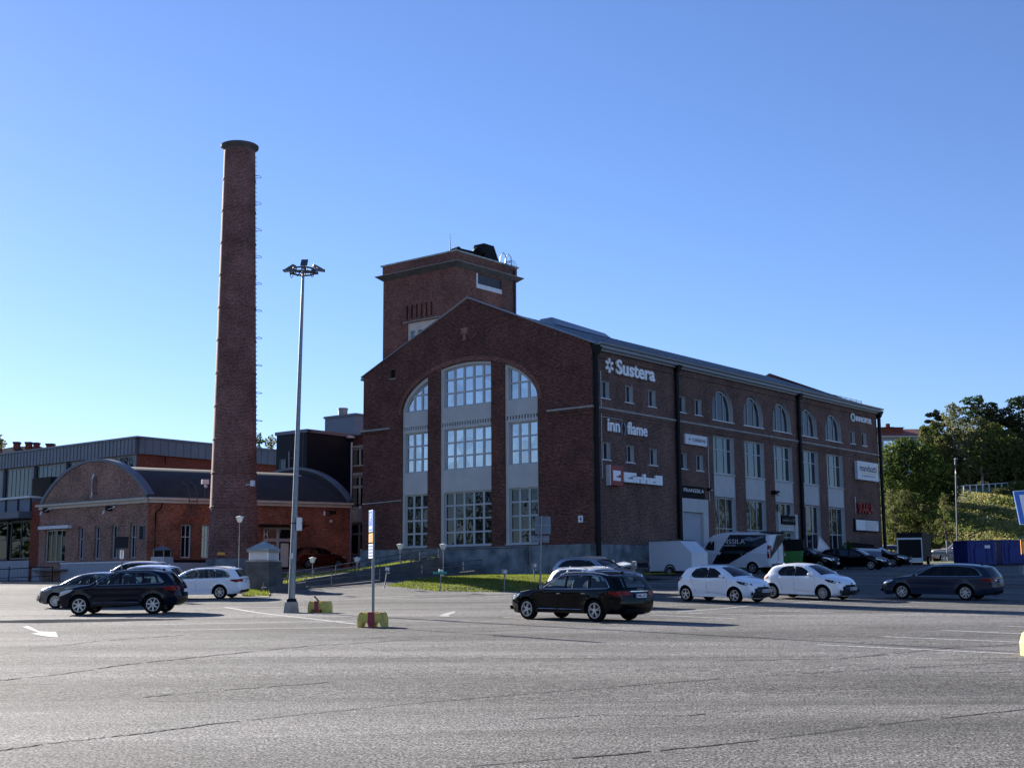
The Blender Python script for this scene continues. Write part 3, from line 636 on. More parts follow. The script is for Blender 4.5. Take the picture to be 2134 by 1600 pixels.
    b.tube([FRT(.95, 11.5, .04), FRT(3.2, 11.5, .04)], .015, WHITE_M, 5); b.tube([FRT(.95, 14.3, .04), FRT(.95, 12.1, .04)], .02, WHITE_M, 5); b.build('conduit', T)
    b = MB(); b.tube([FF(-19.5, 6.98, .03), FF(-15.8, 7.08, .03)], .02, WHITE_M, 5); b.tube([FF(-12.3, 3.75, .12), FF(-4.9, 3.75, .12), FF(-4.9, 2.0, .12)], .035, GALV, 6); b.tube([FF(-4.7, 3.8, .12), FF(-4.7, 2.6, .12)], .04, GALV, 6); b.build('wall_pipe', T)
    return T
HALL = hall()
# ---------------------------------------------------------------- tower
def tower():
    x0, x1, y0, y1 = -31.6, -23.31, 14, 21.75
    T = thing('brick_tower', 'square red-brick tower with a projecting ledge rising behind the gable of the hall', 'building', site(x1, y0, 3), SROT)
    FT = Fr(site(0, y0), UX, -UY); FR2 = Fr(site(x1, 0), UY, UX)
    b = MB(); wt = 27.05
    hl = [[(-28.75, 20.9), (-25.1, 20.9), (-25.1, 23.0), (-28.75, 23.0)]]+[[(-28.9+k*.55, 23.35), (-28.68+k*.55, 23.35), (-28.68+k*.55, 24.5), (-28.9+k*.55, 24.5)] for k in range(6)]
    b.wall(FT, [(x0, 2), (x1, 2), (x1, wt), (x0, wt)], hl, B_TOWER, reveal=.25)
    hr = [[(16.5, 25.68), (19.8, 25.68), (19.8, 26.92), (16.5, 26.92)]]+[[(16.0+k*.62, 23.3), (16.25+k*.62, 23.3), (16.25+k*.62, 24.45), (16.0+k*.62, 24.45)] for k in range(7)]
    b.wall(FR2, [(y0, 2), (y1, 2), (y1, wt), (y0, wt)], hr, B_TOWER, reveal=.25)
    b.fb(FT, -29.1, -25.4, 23.2, 24.6, -.3, -.22, B_TOWER); b.fb(FR2, 15.8, 20.3, 23.2, 24.6, -.3, -.22, B_TOWER)
    b.add([site(x0, y0, 2), site(x0, y1, 2), site(x0, y1, wt), site(x0, y0, wt)], [(0, 1, 2, 3)], B_TOWER); b.add([site(x0, y1, 2), site(x1, y1, 2), site(x1, y1, wt), site(x0, y1, wt)], [(0, 1, 2, 3)], B_TOWER)
    # parapet
    for f_, a, c in ((FT, x0-.05, x1+.05), (FR2, y0+.002, y1+.05)): b.fb(f_, a, c, 27.45, 28.28, -.3, .06, B_TOWER)
    b.build('tower_wall', T)
    b = MB(); A = [site(x0-.55, y0-.5, 27.38), site(x1+.5, y0-.5, 27.38), site(x1+.5, y1+.5, 27.38), site(x0-.55, y1+.5, 27.38)]
    B = [site(x0-.05, y0-.05, 27.02), site(x1+.05, y0-.05, 27.02), site(x1+.05, y1+.05, 27.02), site(x0-.05, y1+.05, 27.02)]
    b.prism(A, B, CONC_D); b.prism([p+UZ*.002 for p in A], [p+UZ*.05 for p in A], CONC); b.build('ledge', T)
    b = MB(); 
    for f_, a, c in ((FT, x0-.25, x1+.14), (FR2, y0-.1, y1+.25)): b.fb(f_, a, c, 28.28, 28.40, -.4, .13, COPPER)
    b.build('coping', T)
    b = MB(); b.fb(FT, -28.75, -25.1, 20.9, 23.0, -.18, -.10, CREAM); b.fb(FT, -29.2, -25.0, 23.06, 23.14, -.02, .10, CONC); q = b.build('plaster_panel', T)
    for k in range(4): window(q, FT, -28.45+k*.85, -27.98+k*.85, 21.6, 22.35, -.06, 1, 2, G_MID, fm=FRAME_B, fw=.04, mw=.03, th=.03)
    b = MB(); b.fb(FR2, 16.5, 19.8, 25.68, 26.05, -.2, .02, WHITE_M); b.fb(FR2, 16.5, 16.68, 26.05, 26.92, -.2, .02, WHITE_M)
    for k in range(7): b.fb(FR2, 16.68, 19.8, 26.07+k*.12, 26.15+k*.12, -.16+.02*(k % 2), -.08, GALVD)
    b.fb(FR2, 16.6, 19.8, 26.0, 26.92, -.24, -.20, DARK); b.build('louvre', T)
    b = MB(); M = []
    b.prism([site(-24.9, 14.4, 28.2), site(-23.6, 14.4, 28.2), site(-23.6, 17.8, 28.2), site(-24.9, 17.8, 28.2)], [site(-24.5, 14.8, 28.85), site(-23.9, 14.8, 28.85), site(-23.9, 17.4, 28.95), site(-24.5, 17.5, 28.95)], BLACKM)
    b.prism([site(-25.4, 18, 28.2), site(-23.6, 18, 28.2), site(-23.6, 20, 28.2), site(-25.4, 20, 28.2)], [site(-25.0, 18.2, 29.9), site(-23.9, 18.2, 29.9), site(-23.9, 19.5, 29.9), site(-25.0, 19.5, 29.9)], BLACKM)
    b.ell(site(-24.0, 17.6, 29.1), (.5, .5, .35), BLACKM, 6); b.cyl(site(-23.7, 14.4, 28.5), site(-23.2, 14.2, 28.5), .25, .2, BLACKM, 10); b.build('roof_vents', T)
    b = MB(); b.cyl(site(-24.2, 14.3, 28.2), site(-24.3, 14.3, 30.0), .04, .03, BLACKM, 6); b.build('aerial', T)
    b = MB()
    for dy in (20.0, 20.7):
        b.tube([FR2(dy, 23, .35), FR2(dy, 27.0, .35), FR2(dy, 28.3, .95 if 0 else .35), FR2(dy, 29.0, .3), FR2(dy, 29.35, 0), FR2(dy, 29.0, -.3), FR2(dy, 28.4, -.35)], .035, GALVD, 6)
    for k in range(22): b.tube([FR2(20.0, 22.6+k*.28, .35), FR2(20.7, 22.6+k*.28, .35)], .02, GALVD, 5)
    for k in range(3): b.tube([FR2(20.35+.55*cos(t*pi/8), 28.0+k*.0+.6*sin(t*pi/8), .35+.2*k) for t in range(9)], .02, GALVD, 5)
    b.tube([FR2(21.3, 3, .15), FR2(21.3, 28, .15)], .06, PIPE, 8); b.build('ladder', T)
tower()
# ---------------------------------------------------------------- chimney
def chimney():
    Y = 93.0; B = atd(484, 1190, Y); TP = atd(500, 300, Y); zt = TP.z; cx = B.x
    T = thing('factory_chimney', 'tall round tapering red-brick chimney beside the vaulted building', 'chimney', (cx, Y, 2.2))
    base = Vector((cx, Y, 0)); r0 = 101/2/FPX*Y; r1 = 66/2/FPX*Y; lean = (TP.x-cx)/(zt-3)
    prof = []; N = 60
    b = MB(); vs = []; fs = []; n = 48; uvs = []
    zs = []; z = 3.0
    rr = lambda z: r0+(r1-r0)*((z-3)/(zt-3))**.9
    rings = []; k = 0
    while z < zt-.6:
        rings.append((z, rr(z))); 
        if k % 8 == 5: rings += [(z+.02, rr(z)+.035), (z+.12, rr(z)+.035), (z+.14, rr(z))]
        z += .3; k += 1
    rings.append((zt-.6, rr(zt)))
    for z, r_ in rings:
        for i in range(n): vs.append(Vector((cx+lean*(z-3)+r_*cos(2*pi*i/n), Y+r_*sin(2*pi*i/n), z)))
    for j in range(len(rings)-1):
        for i in range(n): fs.append((j*n+i, j*n+(i+1) % n, (j+1)*n+(i+1) % n, (j+1)*n+i))
    b.add(vs, fs, B_CHIM, True); o = b.build('shaft', T)
    uv = o.data.uv_layers[0].data       # cylindrical brick coursing
    for p in o.data.polygons:
        i = p.index % n
        for li, vi in zip(p.loop_indices, p.vertices):
            a = vi % n; a = a if not (i == n-1 and a == 0) else n
            uv[li].uv = (a/n*2*pi*1.5, o.data.vertices[vi].co.z)
    b = MB(); tc = Vector((cx+lean*(zt-3), Y, 0))
    b.lathe(tc, (0, 0, 1), [(rr(zt)-.02, zt-.62), (rr(zt)+.10, zt-.46), (rr(zt)+.24, zt-.36), (rr(zt)+.26, zt-.20), (rr(zt)+.22, zt-.17), (rr(zt)-.3, zt-.1), (rr(zt)-.35, zt-1.5)], CONC_D, 48); b.build('crown', T)
    b = MB(); b.prism([Vector((cx+2.0*cos(2*pi*i/8+.39), Y+2.0*sin(2*pi*i/8+.39), 1.6)) for i in range(8)], [Vector((cx+1.85*cos(2*pi*i/8+.39), Y+1.85*sin(2*pi*i/8+.39), 3.35)) for i in range(8)], PLINTH); b.build('chimney_base', T)
    # climbing hoops on the right, step irons on both sides
    for k in range(10):
        z = TP.z-2.6-k*2.01; r_ = rr(z)-.02; c = Vector((cx+lean*(z-3)+r_, Y-.1, z)); b = MB()
        b.tube([c+Vector((0, -.18, 0)), c+Vector((.3, -.3, .02)), c+Vector((.46, -.2, .0)), c+Vector((.5, 0, -.03)), c+Vector((.46, .2, 0)), c+Vector((.3, .3, .02)), c+Vector((0, .18, 0))], .018, GALVD, 5); b.build('climbing_hoop', T)
    b = MB(); z = 4
    while z < zt-1:
        c = Vector((cx+lean*(z-3)+rr(z), Y-.1, z)); b.tube([c+Vector((-.02, -.15, 0)), c+Vector((.1, -.15, 0)), c+Vector((.1, .15, 0)), c+Vector((-.02, .15, 0))], .014, GALVD, 4); z += .33
    b.build('step_irons', T)
    b = MB(); a = atd(461, 1153, Y-2.0); f_ = Fr((a.x, a.y, 0), (1, 0, 0), (0, -1, 0)); b.fb(f_, -.26, .26, a.z-.1, a.z+.08, 0, .04, ORANGE); b.build('warning_plate', T)
    b = MB(); a = atd(527, 1007, Y-1.8); b.bx(a.x-.15, a.x+.15, a.y-.2, a.y+.1, a.z-.2, a.z+.2, WHITE_M); b.cyl((a.x-.5, a.y, a.z-.1), (a.x, a.y, a.z-.05), .04, .04, WHITE_M, 6); b.build('camera_box', T)
chimney()
# ---------------------------------------------------------------- vaulted building
def vaulted():
    N_ = atz(309, 1046.8, 7.55); L_ = atz(84, 1062.5, 7.55); dl = Vector((cos(radians(32)), sin(radians(32)), 0)); LEN = 16.2
    T = thing('vaulted_building', 'low brick building with a barrel-vaulted black roof and white cornice left of the hall', 'building', (N_.x, N_.y, 1.8))
    a = (N_-L_); a.z = 0; Wd = a.length; a.normalize(); n1 = Vector((a.y, -a.x, 0))
    G1 = Fr((L_.x, L_.y, 0), a, n1)                 # gable, u from left corner
    n2 = Vector((dl.y, -dl.x, 0)); G2 = Fr((N_.x, N_.y, 0), dl, n2)   # long side
    # gable wall with openings measured from the photograph
    h = lambda x, y: G1.hit(x, y)
    ops = []
    for xa, xb, yt, yb in ((164, 176, 1095, 1165), (197.5, 210, 1093, 1166), (233, 247, 1091, 1165.5), (271, 285, 1089, 1164)):
        ua, zt = h(xa, yt); ub, z_ = h(xb, yt); _, zb = h(xa, yb); ops.append((ua, ub, 3.55, 6.05))
    ud0, zd = h(95, 1108); ud1, _ = h(137, 1106)
    door = (ud0, ud1, 3.35, 5.95)
    b = MB(); hs = [[(u0, z0), (u1, z0), (u1, z1), (u0, z1)] for u0, u1, z0, z1 in ops+[door]]
    b.wall(G1, [(0, 0), (Wd, 0), (Wd, 7.6), (0, 7.6)], hs, B_GABLE, reveal=.28)
    c = Wd/2; ua, za = h(205, 956); rise = za-8.0-.25; ch = Wd*.485; Rr = (ch*ch+rise*rise)/(2*rise); print('vault rise', rise, 'apex u', ua, Wd)
    arc = [(c+ch*(i/14-1), 8.0+.12*(1-abs(i/14-1)**6)+sqrt(max(0, Rr*Rr-(ch*(i/14-1))**2))-(Rr-rise)) for i in range(29)]
    b.fprism(G1, [(Wd*.015, 7.95)]+arc+[(Wd*.985, 7.95)], -.3, -.02, B_GABLE); b.build('gable_wall', T)
    b = MB(); o2 = [(u, z+.30) for u, z in arc]; out = [((u-c)*1.03+c, z+.18) for u, z in arc]
    for i in range(28):
        (ua, za), (ub, zb) = arc[i], arc[i+1]; (uc, zc), (ud, zd_) = out[i], out[i+1]
        b.fprism(G1, [(ua, za-.03), (ub, zb-.03), (ud, zd_), (uc, zc)], -.55, .07, ZINC if i > 0 else ZINC)
    b.build('gable_coping', T)
    for u0, u1, z0, z1 in ops: window(T, G1, u0, u1, z0, z1, -.18, 2, 1, G_DARK, FRAME, transoms=[z0+(z1-z0)*.62], fw=.09, mw=.06)
    w = window(T, G1, door[0]+.02, door[1]-.02, door[2]+.05, door[3]-.02, -.12, 4, 1, G_SHOW, FRAME_B, fw=.1, mw=.06)
    b = MB()
    for k in range(9):
        u = door[0]+.25+(door[1]-door[0]-.5)*k/8; b.cyl(G1(u, door[2]+.2, -.55), G1(u+.05*(k % 3-1), door[3]-.1, -.55), .07, .1, WOODC, 8)
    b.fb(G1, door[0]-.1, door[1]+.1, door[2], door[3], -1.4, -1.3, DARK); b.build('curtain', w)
    b = MB(); b.fb(G1, door[0]-.55, door[1]+.75, 5.98, 6.22, .0, .35, WHITE_M); b.build('awning_box', T)
    b = MB(); b.fb(G1, door[1]+.25, Wd-.35, .6, 3.22, .02, .45, PAINTW); b.fb(G1, -.2, door[0]-.05, .6, 3.0, .02, .35, PAINTW)
    b.fb(G1, door[1]+.2, Wd-.3, 3.22, 3.33, .0, .5, WHITE_M); b.build('base_wall', T)
    b = MB(); b.fb(G1, door[0]-.1, door[1]+.25, .8, 3.3, -.35, -.05, BLACKM); b.fb(G1, door[0]-.6, door[1]+1.2, 2.72, 2.82, .0, 1.0, GALVD); q = b.build('basement_entrance', T)
    window(q, G1, door[0]+.05, door[1]+.1, 1.0, 2.45, -.02, 4, 1, G_DARK, GALVD)
    # cornice
    b = MB()
    def corn(fr, u0, u1, m=CREAM):
        b.fb(fr, u0, u1, 7.55, 7.78, .0, .16, m); b.fb(fr, u0-.1, u1+.1, 7.78, 7.92, .0, .42, m); b.fb(fr, u0-.12, u1+.12, 7.925, 7.97, -.02, .46, ZINC)
    corn(G1, 0, Wd); corn(G2, 0.02, LEN); b.build('cornice', T)
    # long side
    g = lambda x, y: G2.hit(x, y)
    def cl(u): return max(.1, min(LEN-.1, u))
    ws = [(cl(g(378, 1100)[0]), cl(g(399, 1100)[0]), 3.55, 6.0), (cl(g(421, 1100)[0]), cl(g(437, 1100)[0]), 3.55, 6.0)]
    dr = (cl(g(549, 1100)[0]), cl(g(612, 1100)[0]), 2.5, 5.9)
    b = MB(); hs = [[(u0, z0), (u1, z0), (u1, z1), (u0, z1)] for u0, u1, z0, z1 in ws+[dr]]
    b.wall(G2, [(0, 0), (LEN, 0), (LEN, 7.6), (0, 7.6)], hs, B_LONG, reveal=.3); b.build('long_wall', T)
    window(T, G2, *ws[0][:3], ws[0][3], -.2, 2, 1, G_DARK, WHITE_M, transoms=[5.1]); window(T, G2, *ws[1][:3], ws[1][3], -.2, 2, 1, G_MID, WHITE, transoms=[5.1, 5.5])
    um = (dr[0]+dr[1])/2
    d = window(T, G2, dr[0]+.02, dr[1]-.02, 2.5, 5.9, -.14, 2, 1, G_DARK, FRAME_B, transoms=[4.95], fw=.14, mw=.24, name='entrance_door')
    b = MB(); b.fb(G2, um+.25, dr[1]-.35, 2.9, 4.7, -.16, -.10, CREAM); b.fb(G2, um-.5, um-.3, 3.6, 4.6, -.16, -.10, WHITE); b.lathe(G2(um-1.0, 4.25, -.15), n2, [(0, .04), (.28, .04), (.28, 0)], CREAM, 20); b.build('door_poster', d)
    b = MB(); b.text(G2, "H", um-1.15, um-.85, 5.15, 5.6, -.13, -.10, WHITE, .02); b.build('letter', d)
    b = MB(); b.fb(G2, dr[0]-.4, dr[1]+.9, 6.0, 6.1, .0, .9, BLACKM); b.build('door_canopy', T)
    b = MB(); b.fb(G2, 0.02, 9.5, 1.2, 3.2, .015, .3, PAINTW); b.fb(G2, 0, 6.2, 3.2, 3.4, .0, .16, BLACKM); b.build('side_base', T)
    M_ = L_+dl*LEN
    b = MB(); F_ = N_+dl*LEN; z0 = 0
    b.add([Vector((M_.x, M_.y, z0)), Vector((F_.x, F_.y, z0)), Vector((F_.x, F_.y, 7.6)), Vector((M_.x, M_.y, 7.6))], [(0, 1, 2, 3)], B_LONG); b.add([Vector((M_.x, M_.y, z0)), Vector((L_.x, L_.y, z0)), Vector((L_.x, L_.y, 7.6)), Vector((M_.x, M_.y, 7.6))], [(0, 1, 2, 3)], B_LONG); b.build('rear_wall', T)
    # roof shell: swept arc
    b = MB(); A = [G1(u, z-.35, -.3) for u, z in arc]; A = [G1(-.05, 7.93, -.05)]+A+[G1(Wd+.05, 7.93, -.05)]; nn = len(A)
    B = [p+dl*(LEN-.2) for p in A]; b.add(A+B, [(i, i+1, nn+i+1, nn+i) for i in range(nn-1)], ROOFD, True)
    b.build('vault_roof', T)
    G3 = Fr(G1.o+dl*LEN, a, n1); b = MB(); b.fprism(G3, [(Wd*.015, 7.6)]+arc+[(Wd*.985, 7.6)], -.3, 0, ROOFD)
    for i in range(28):
        (ua, za), (ub, zb) = arc[i], arc[i+1]; (uc, zc), (ud, zd_) = out[i], out[i+1]; b.fprism(G3, [(ua, za-.03), (ub, zb-.03), (ud, zd_), (uc, zc)], -.4, .05, ZINC)
    b.build('far_gable', T)
    b = MB(); u, z = h(190, 1010); 
    b.fb(G1, u+.3, u+.75, z-.8, z+.6, .0, .03, B_CHIM); b.tube([G1(u+.2, z-1.0, .1), G1(u+.35, z-.8, .15), G1(u+.3, z-.2, .15), G1(u+.35, z+.5, .15), G1(u+.5, z+.8, .1)], .06, WHITE_M, 6); b.build('gable_ornament', T)
    for x, y in ((100, 1066), (231, 1063)):
        b = MB(); u, z = h(x, y); b.tube([G1(u-.5, z-.05, .35), G1(u+.9, z+.18, .35)], .03, WHITE_M, 5); b.bx(0, 0, 0, 0, 0, 0, BLACKM) if 0 else None
        b.fb(G1, u-.15, u+.15, z-.05, z+.3, .0, .4, BLACKM); b.cyl(G1(u-.1, z-.05, .5), G1(u-.15, z-.28, .6), .05, .07, WHITE, 8); b.ell(G1(u+.9, z+.2, .35), (.07, .07, .07), WHITE, 5); b.build('wall_spotlight', T)
    u, z = h(296, 1109); b = MB(); b.fb(G1, u-.25, u+.3, z-.55, z+.5, .0, .08, CLADG); b.fb(G1, u-.2, u+.25, z-.5, z+.45, .081, .09, CLADD); b.build('notice_panel', T)
    b = MB(); b.tube([G2(.9, 7.5, .35), G2(.9, 7.2, .3), G2(.55, 6.8, .12), G2(.55, 3.4, .12)], .055, PIPE, 7); b.build('downpipe', T)
    b = MB()
    for du in (2.9, 3.5): b.tube([G2(du, 6.6, .5), G2(du, 8.3, .5), G2(du-.1, 8.9, .2), G2(du-.3, 9.2, -.3), G2(du-.2, 8.6, -.7)], .03, GALVD, 5)
    for k in range(6): b.tube([G2(2.9, 6.8+k*.3, .5), G2(3.5, 6.8+k*.3, .5)], .02, GALVD, 5)
    b.build('roof_ladder', T)
    for x, y in ((424, 1008),):
        b = MB(); P = G2(*g(x, y), .3); u, z = g(x, y); b.fb(G2, u-.25, u+.25, z-.05, z+.3, .2, .5, WHITE_M); b.cyl(G2(u, z, .3), G2(u+.1, z-.3, .4), .08, .13, WHITE_M, 8); b.cyl(G2(u, z-1.2, .3), G2(u, z, .3), .03, .03, GALVD, 5); b.build('floodlight', T)
    for x in (672, ):
        u, z = g(x, 1064); u = cl(u); b = MB(); b.tube([G2(u, z, .4), G2(u+.9, z-.1, .4)], .04, BLACKM, 5); b.fb(G2, u+.5, u+.9, z-.25, z-.02, .2, .6, BLACKM); b.cyl(G2(u, z-.05, .4), G2(u-.1, z-.4, .6), .06, .09, WHITE, 7); b.ell(G2(u+.7, z-.8, .1), (.12, .12, .12), WHITE, 6); b.build('wall_spotlight', T)
    return G1, G2, Wd, L_
VG1, VG2, VW, VL = vaulted()
# ---------------------------------------------------------------- black clad stair block, grey plant room, link wing
def blocks():
    x1 = -35.9; FT = Fr(site(0, 9.5), UX, -UY); FR2 = Fr(site(x1, 0), UY, UX)
    T = thing('stair_block', 'windowless black clad block standing behind the vaulted roof', 'building', site(x1, 9.5, 2), SROT)
    b = MB(); z1 = 14.05; P = [site(-39.7, 9.5), site(x1, 9.5), site(x1, 14.8), site(-39.7, 14.8)]; b.prism([p+UZ*1 for p in P], [p+UZ*z1 for p in P], CLADD)
    b.fb(FR2, 10.5, 12.6, 8.6, 10.4, .0, .05, GALVD); b.fb(FT, -36.35, -36.3, 6, 14, 0, .03, GALVD); b.build('cladding', T)
    b = MB(); b.fb(FT, -39.8, x1+.12, z1, z1+.28, -.3, .12, ZINC); b.fb(FR2, 9.52, 14.9, z1, z1+.28, -.3, .12, ZINC); b.build('parapet_flashing', T)
    b = MB(); b.cyl(FT(-37.95, 8, .1), FT(-37.95, 12.6, .1), .06, .06, GALV, 8); b.tube([FT(-37.9, 12.0, .1), FT(-37, 12.1, .1)], .02, GALV, 5); b.build('flue', T)
    window(T, FT, -39.2, -38.4, 10.6, 12.0, .05, 1, 1, G_DARK, GALVD, th=.06)
    b = MB(); b.cyl(FR2(14.45, 3.5, .2), FR2(14.45, 13.6, .2), .08, .08, WHITE_M, 10); b.ell(FR2(14.3, 14.0, .2), (.4, .4, .12), WHITE, 6); b.build('drainpipe', T)
    # link wing with beige windows
    FW = Fr(site(0, 15), UX, -UY); T2 = thing('link_wing', 'narrow brick wing with beige-framed windows squeezed between black block and hall', 'building', site(-34, 15, 2), SROT)
    hs = [(-36.4, -34.3, 11.55, 13.15), (-36.4, -34.3, 7.95, 10.75), (-36.4, -34.3, 4.0, 6.7)]
    b = MB(); b.wall(FW, [(-36.9, 1), (-31, 1), (-31, 14.2), (-36.9, 14.2)], [[(u0, z0), (u1, z0), (u1, z1), (u0, z1)] for u0, u1, z0, z1 in hs], B_MAIN, reveal=.25)
    b.add([site(-31, 15, 1), site(-31, 22, 1), site(-31, 22, 14.2), site(-31, 15, 14.2)], [(0, 1, 2, 3)], B_MAIN); b.fb(FW, -37, -31, 14.2, 14.35, -7, .2, ZINC); b.build('wing_wall', T2)
    for u0, u1, z0, z1 in hs: window(T2, FW, u0, u1, z0, z1, -.1, 2, 1, G_DARK, FRAME_B, transoms=[z0+(z1-z0)*.66] if z1-z0 > 2 else None, fw=.14, mw=.2)
    for z0, z1, m_, nm_ in ((6.75, 7.9, CREAM, 'spandrel_panel'), (3.0, 3.95, PAINTW, 'spandrel_panel'), (13.17, 13.35, FRAME_B, 'lintel'), (10.77, 11.0, FRAME_B, 'lintel')): b = MB(); b.fb(FW, -36.5, -34.15, z0, z1, -.02, .05, m_); b.build(nm_, T2)
    b = MB(); P = atd(748, 1054, 108); b.bx(P.x-.35, P.x+.25, P.y-.1, P.y+.3, P.z+.05, P.z+.1, BLACKM); b.cyl(P+Vector((.15, 0, 0)), P+Vector((.05, -.3, -.35)), .07, .12, WHITE, 8); b.build('wall_spotlight', T2)
    # plant room
    T3 = thing('plant_room', 'pale grey-blue metal clad rooftop box with a round flue above the black block', 'building', site(-43.1, 22, 3), SROT)
    FP = Fr(site(0, 22), UX, -UY); FQ = Fr(site(-43.1, 0), UY, UX)
    P = [site(-47.3, 22), site(-43.1, 22), site(-43.1, 28), site(-47.3, 28)]
    b = MB(); b.prism([p+UZ*2 for p in P], [p+UZ*17.3 for p in P], CLADG)
    for z in (14.6, 15.6, 16.6): b.fb(FP, -47.3, -43.1, z, z+.02, 0, .008, ZINC)
    b.build('cladding', T3); b = MB(); b.fb(FP, -47.4, -43.0, 17.3, 17.5, -.3, .12, ZINC); b.fb(FQ, 22.02, 28.1, 17.3, 17.5, -.3, .12, ZINC); b.build('parapet_flashing', T3)
    b = MB(); b.fb(FP, -47.05, -45.5, 14.4, 15.5, 0, .03, FRAME); b.fb(FP, -46.98, -46.33, 14.47, 15.45, .031, .05, BLACKM); b.fb(FP, -46.23, -45.57, 14.47, 15.45, .031, .05, BLACKM); b.build('louvre', T3)
    b = MB(); c = atd(714.5, 862, site(-44, 24).y); b.cyl((c.x, c.y, 16.8), (c.x, c.y, 18.1), .45, .45, GALV, 20); b.cyl((c.x, c.y, 18.1), (c.x, c.y, 18.25), .5, .5, GALV, 20); b.build('flue', T3)
blocks()
def glass_hall():
    x1 = -61.66; FT = Fr(site(0, 11), UX, -UY); FR2 = Fr(site(x1, 0), UY, UX)
    T = thing('sports_hall', 'long modern building with grey standing-seam fascia, glazed front and red brick side', 'building', site(x1, 11, 3), SROT)
    xe = -112
    b = MB(); b.fb(FT, xe, x1, 14.05, 15.6, -.5, .35, ZINC); b.fb(FR2, 11.02, 36, 14.1, 15.6, -.5, .35, ZINC)
    k = 0; u = x1-.5
    while u > xe: b.fb(FT, u-.03, u+.03, 14.05, 15.6, .355, .40, ZINC); u -= .62
    u = 11.6
    while u < 34: b.fb(FR2, u-.02, u+.02, 14.1, 15.6, .355, .385, ZINC); u += .9
    b.build('fascia', T)
    b = MB(); b.fb(FT, xe, x1+.5, 15.6, 15.78, -1, .5, ZINC); b.fb(FR2, 10.6, 36, 15.6, 15.78, -1, .48, ZINC); b.fb(FT, xe, x1, 15.4, 15.5, -25, -.5, ROOFD); b.fb(FT, -75, -66, 15.8, 16.15, -4, -2, ZINC); b.build('roof_edge', T)
    b = MB(); b.wall(FR2, [(11, 1), (36, 1), (36, 14.2), (11, 14.2)], [[(33.2, 12.2), (34.6, 12.2), (34.6, 13.2), (33.2, 13.2)]], B_MOD); b.fb(FR2, 33.2, 34.6, 12.2, 13.2, -.3, -.2, BLACKM)
    b.cyl(FR2(14, 13.3, .3), FR2(14, 14.0, .3), .06, .06, BLACKM, 6); b.cyl(FR2(21.5, 13.3, .3), FR2(21.5, 14.0, .3), .06, .06, BLACKM, 6); b.build('side_wall', T)
    # glazed front
    u = x1-.35; k = 0
    while u > xe+6:
        w = 6.0; q = window(T, FT, u-w, u-.45, 5.2, 14.0, -.15, 7, 1, G_DARK, GALV, fw=.09, mw=.06, transoms=[8.9], th=.08, name='glazed_bay')
        u -= w
    b = MB(); u = x1-.2
    while u > xe: b.fb(FT, u-.35, u+.15, 3, 14.05, -.4, .1, ZINC); u -= 6.0
    b.fb(FT, xe, x1, 2, 5.2, -.4, -.1, B_MOD); b.build('pier', T)
    # lower annex at the far left edge
    A = thing('entrance_annex', 'low modern annex with grey panels and dark shop glazing at the left edge', 'building', site(-48, -5, 2), SROT)
    yv = -5.5; FA = Fr(site(0, yv), UX, -UY); h = lambda x, y: FA.hit(x, y)
    ur = h(84, 1100)[0]+.2; ub = h(64, 1100)[0]; ul = -75
    b = MB(); b.fb(FA, ub-.05, ur, 1, h(70, 1045)[1], -6, 0, B_MOD); b.fb(FA, ul, ub-.06, 1, h(20, 1168)[1], -6, -.3, PAINTW); b.build('annex_wall', A)
    zt = h(30, 1040)[1]; zb_ = h(30, 1068)[1]; b = MB(); b.fb(FA, ul, ub-.1, zt, zt+.16, -6, .25, WHITE_M)
    b.fb(FA, ul, ub-.1, zb_, zt, -6, .0, CLADG); u = ub-.15
    while u > ul: b.fb(FA, u-.12, u+.12, zb_, zt, 0, .03, BLACKM); u -= 1.9
    b.fb(FA, ul, ub+.1, h(30, 1082)[1], zb_-.02, -4, 1.2, ZINC); b.build('panel_band', A)
    za, zc = h(20, 1165)[1], h(20, 1085)[1]
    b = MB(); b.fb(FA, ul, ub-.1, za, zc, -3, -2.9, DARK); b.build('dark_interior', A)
    u = ub-.3
    for k in range(5):
        window(A, FA, u-3.2, u, za, zc, -.3, 2, 1, G_SHOW, GALVD, fw=.12, mw=.07, transoms=[za+1.6], name='shop_window'); u -= 3.7
    b = MB(); b.bx(0, 0, 0, 0, 0, 0, BLACKM) if 0 else None
    uu, zz = h(72, 1032); b.fb(FA, uu-1.8, uu+1.0, zt+.2, zt+1.7, -2.5, -.8, BLACKM); b.build('roof_unit', A)
glass_hall()
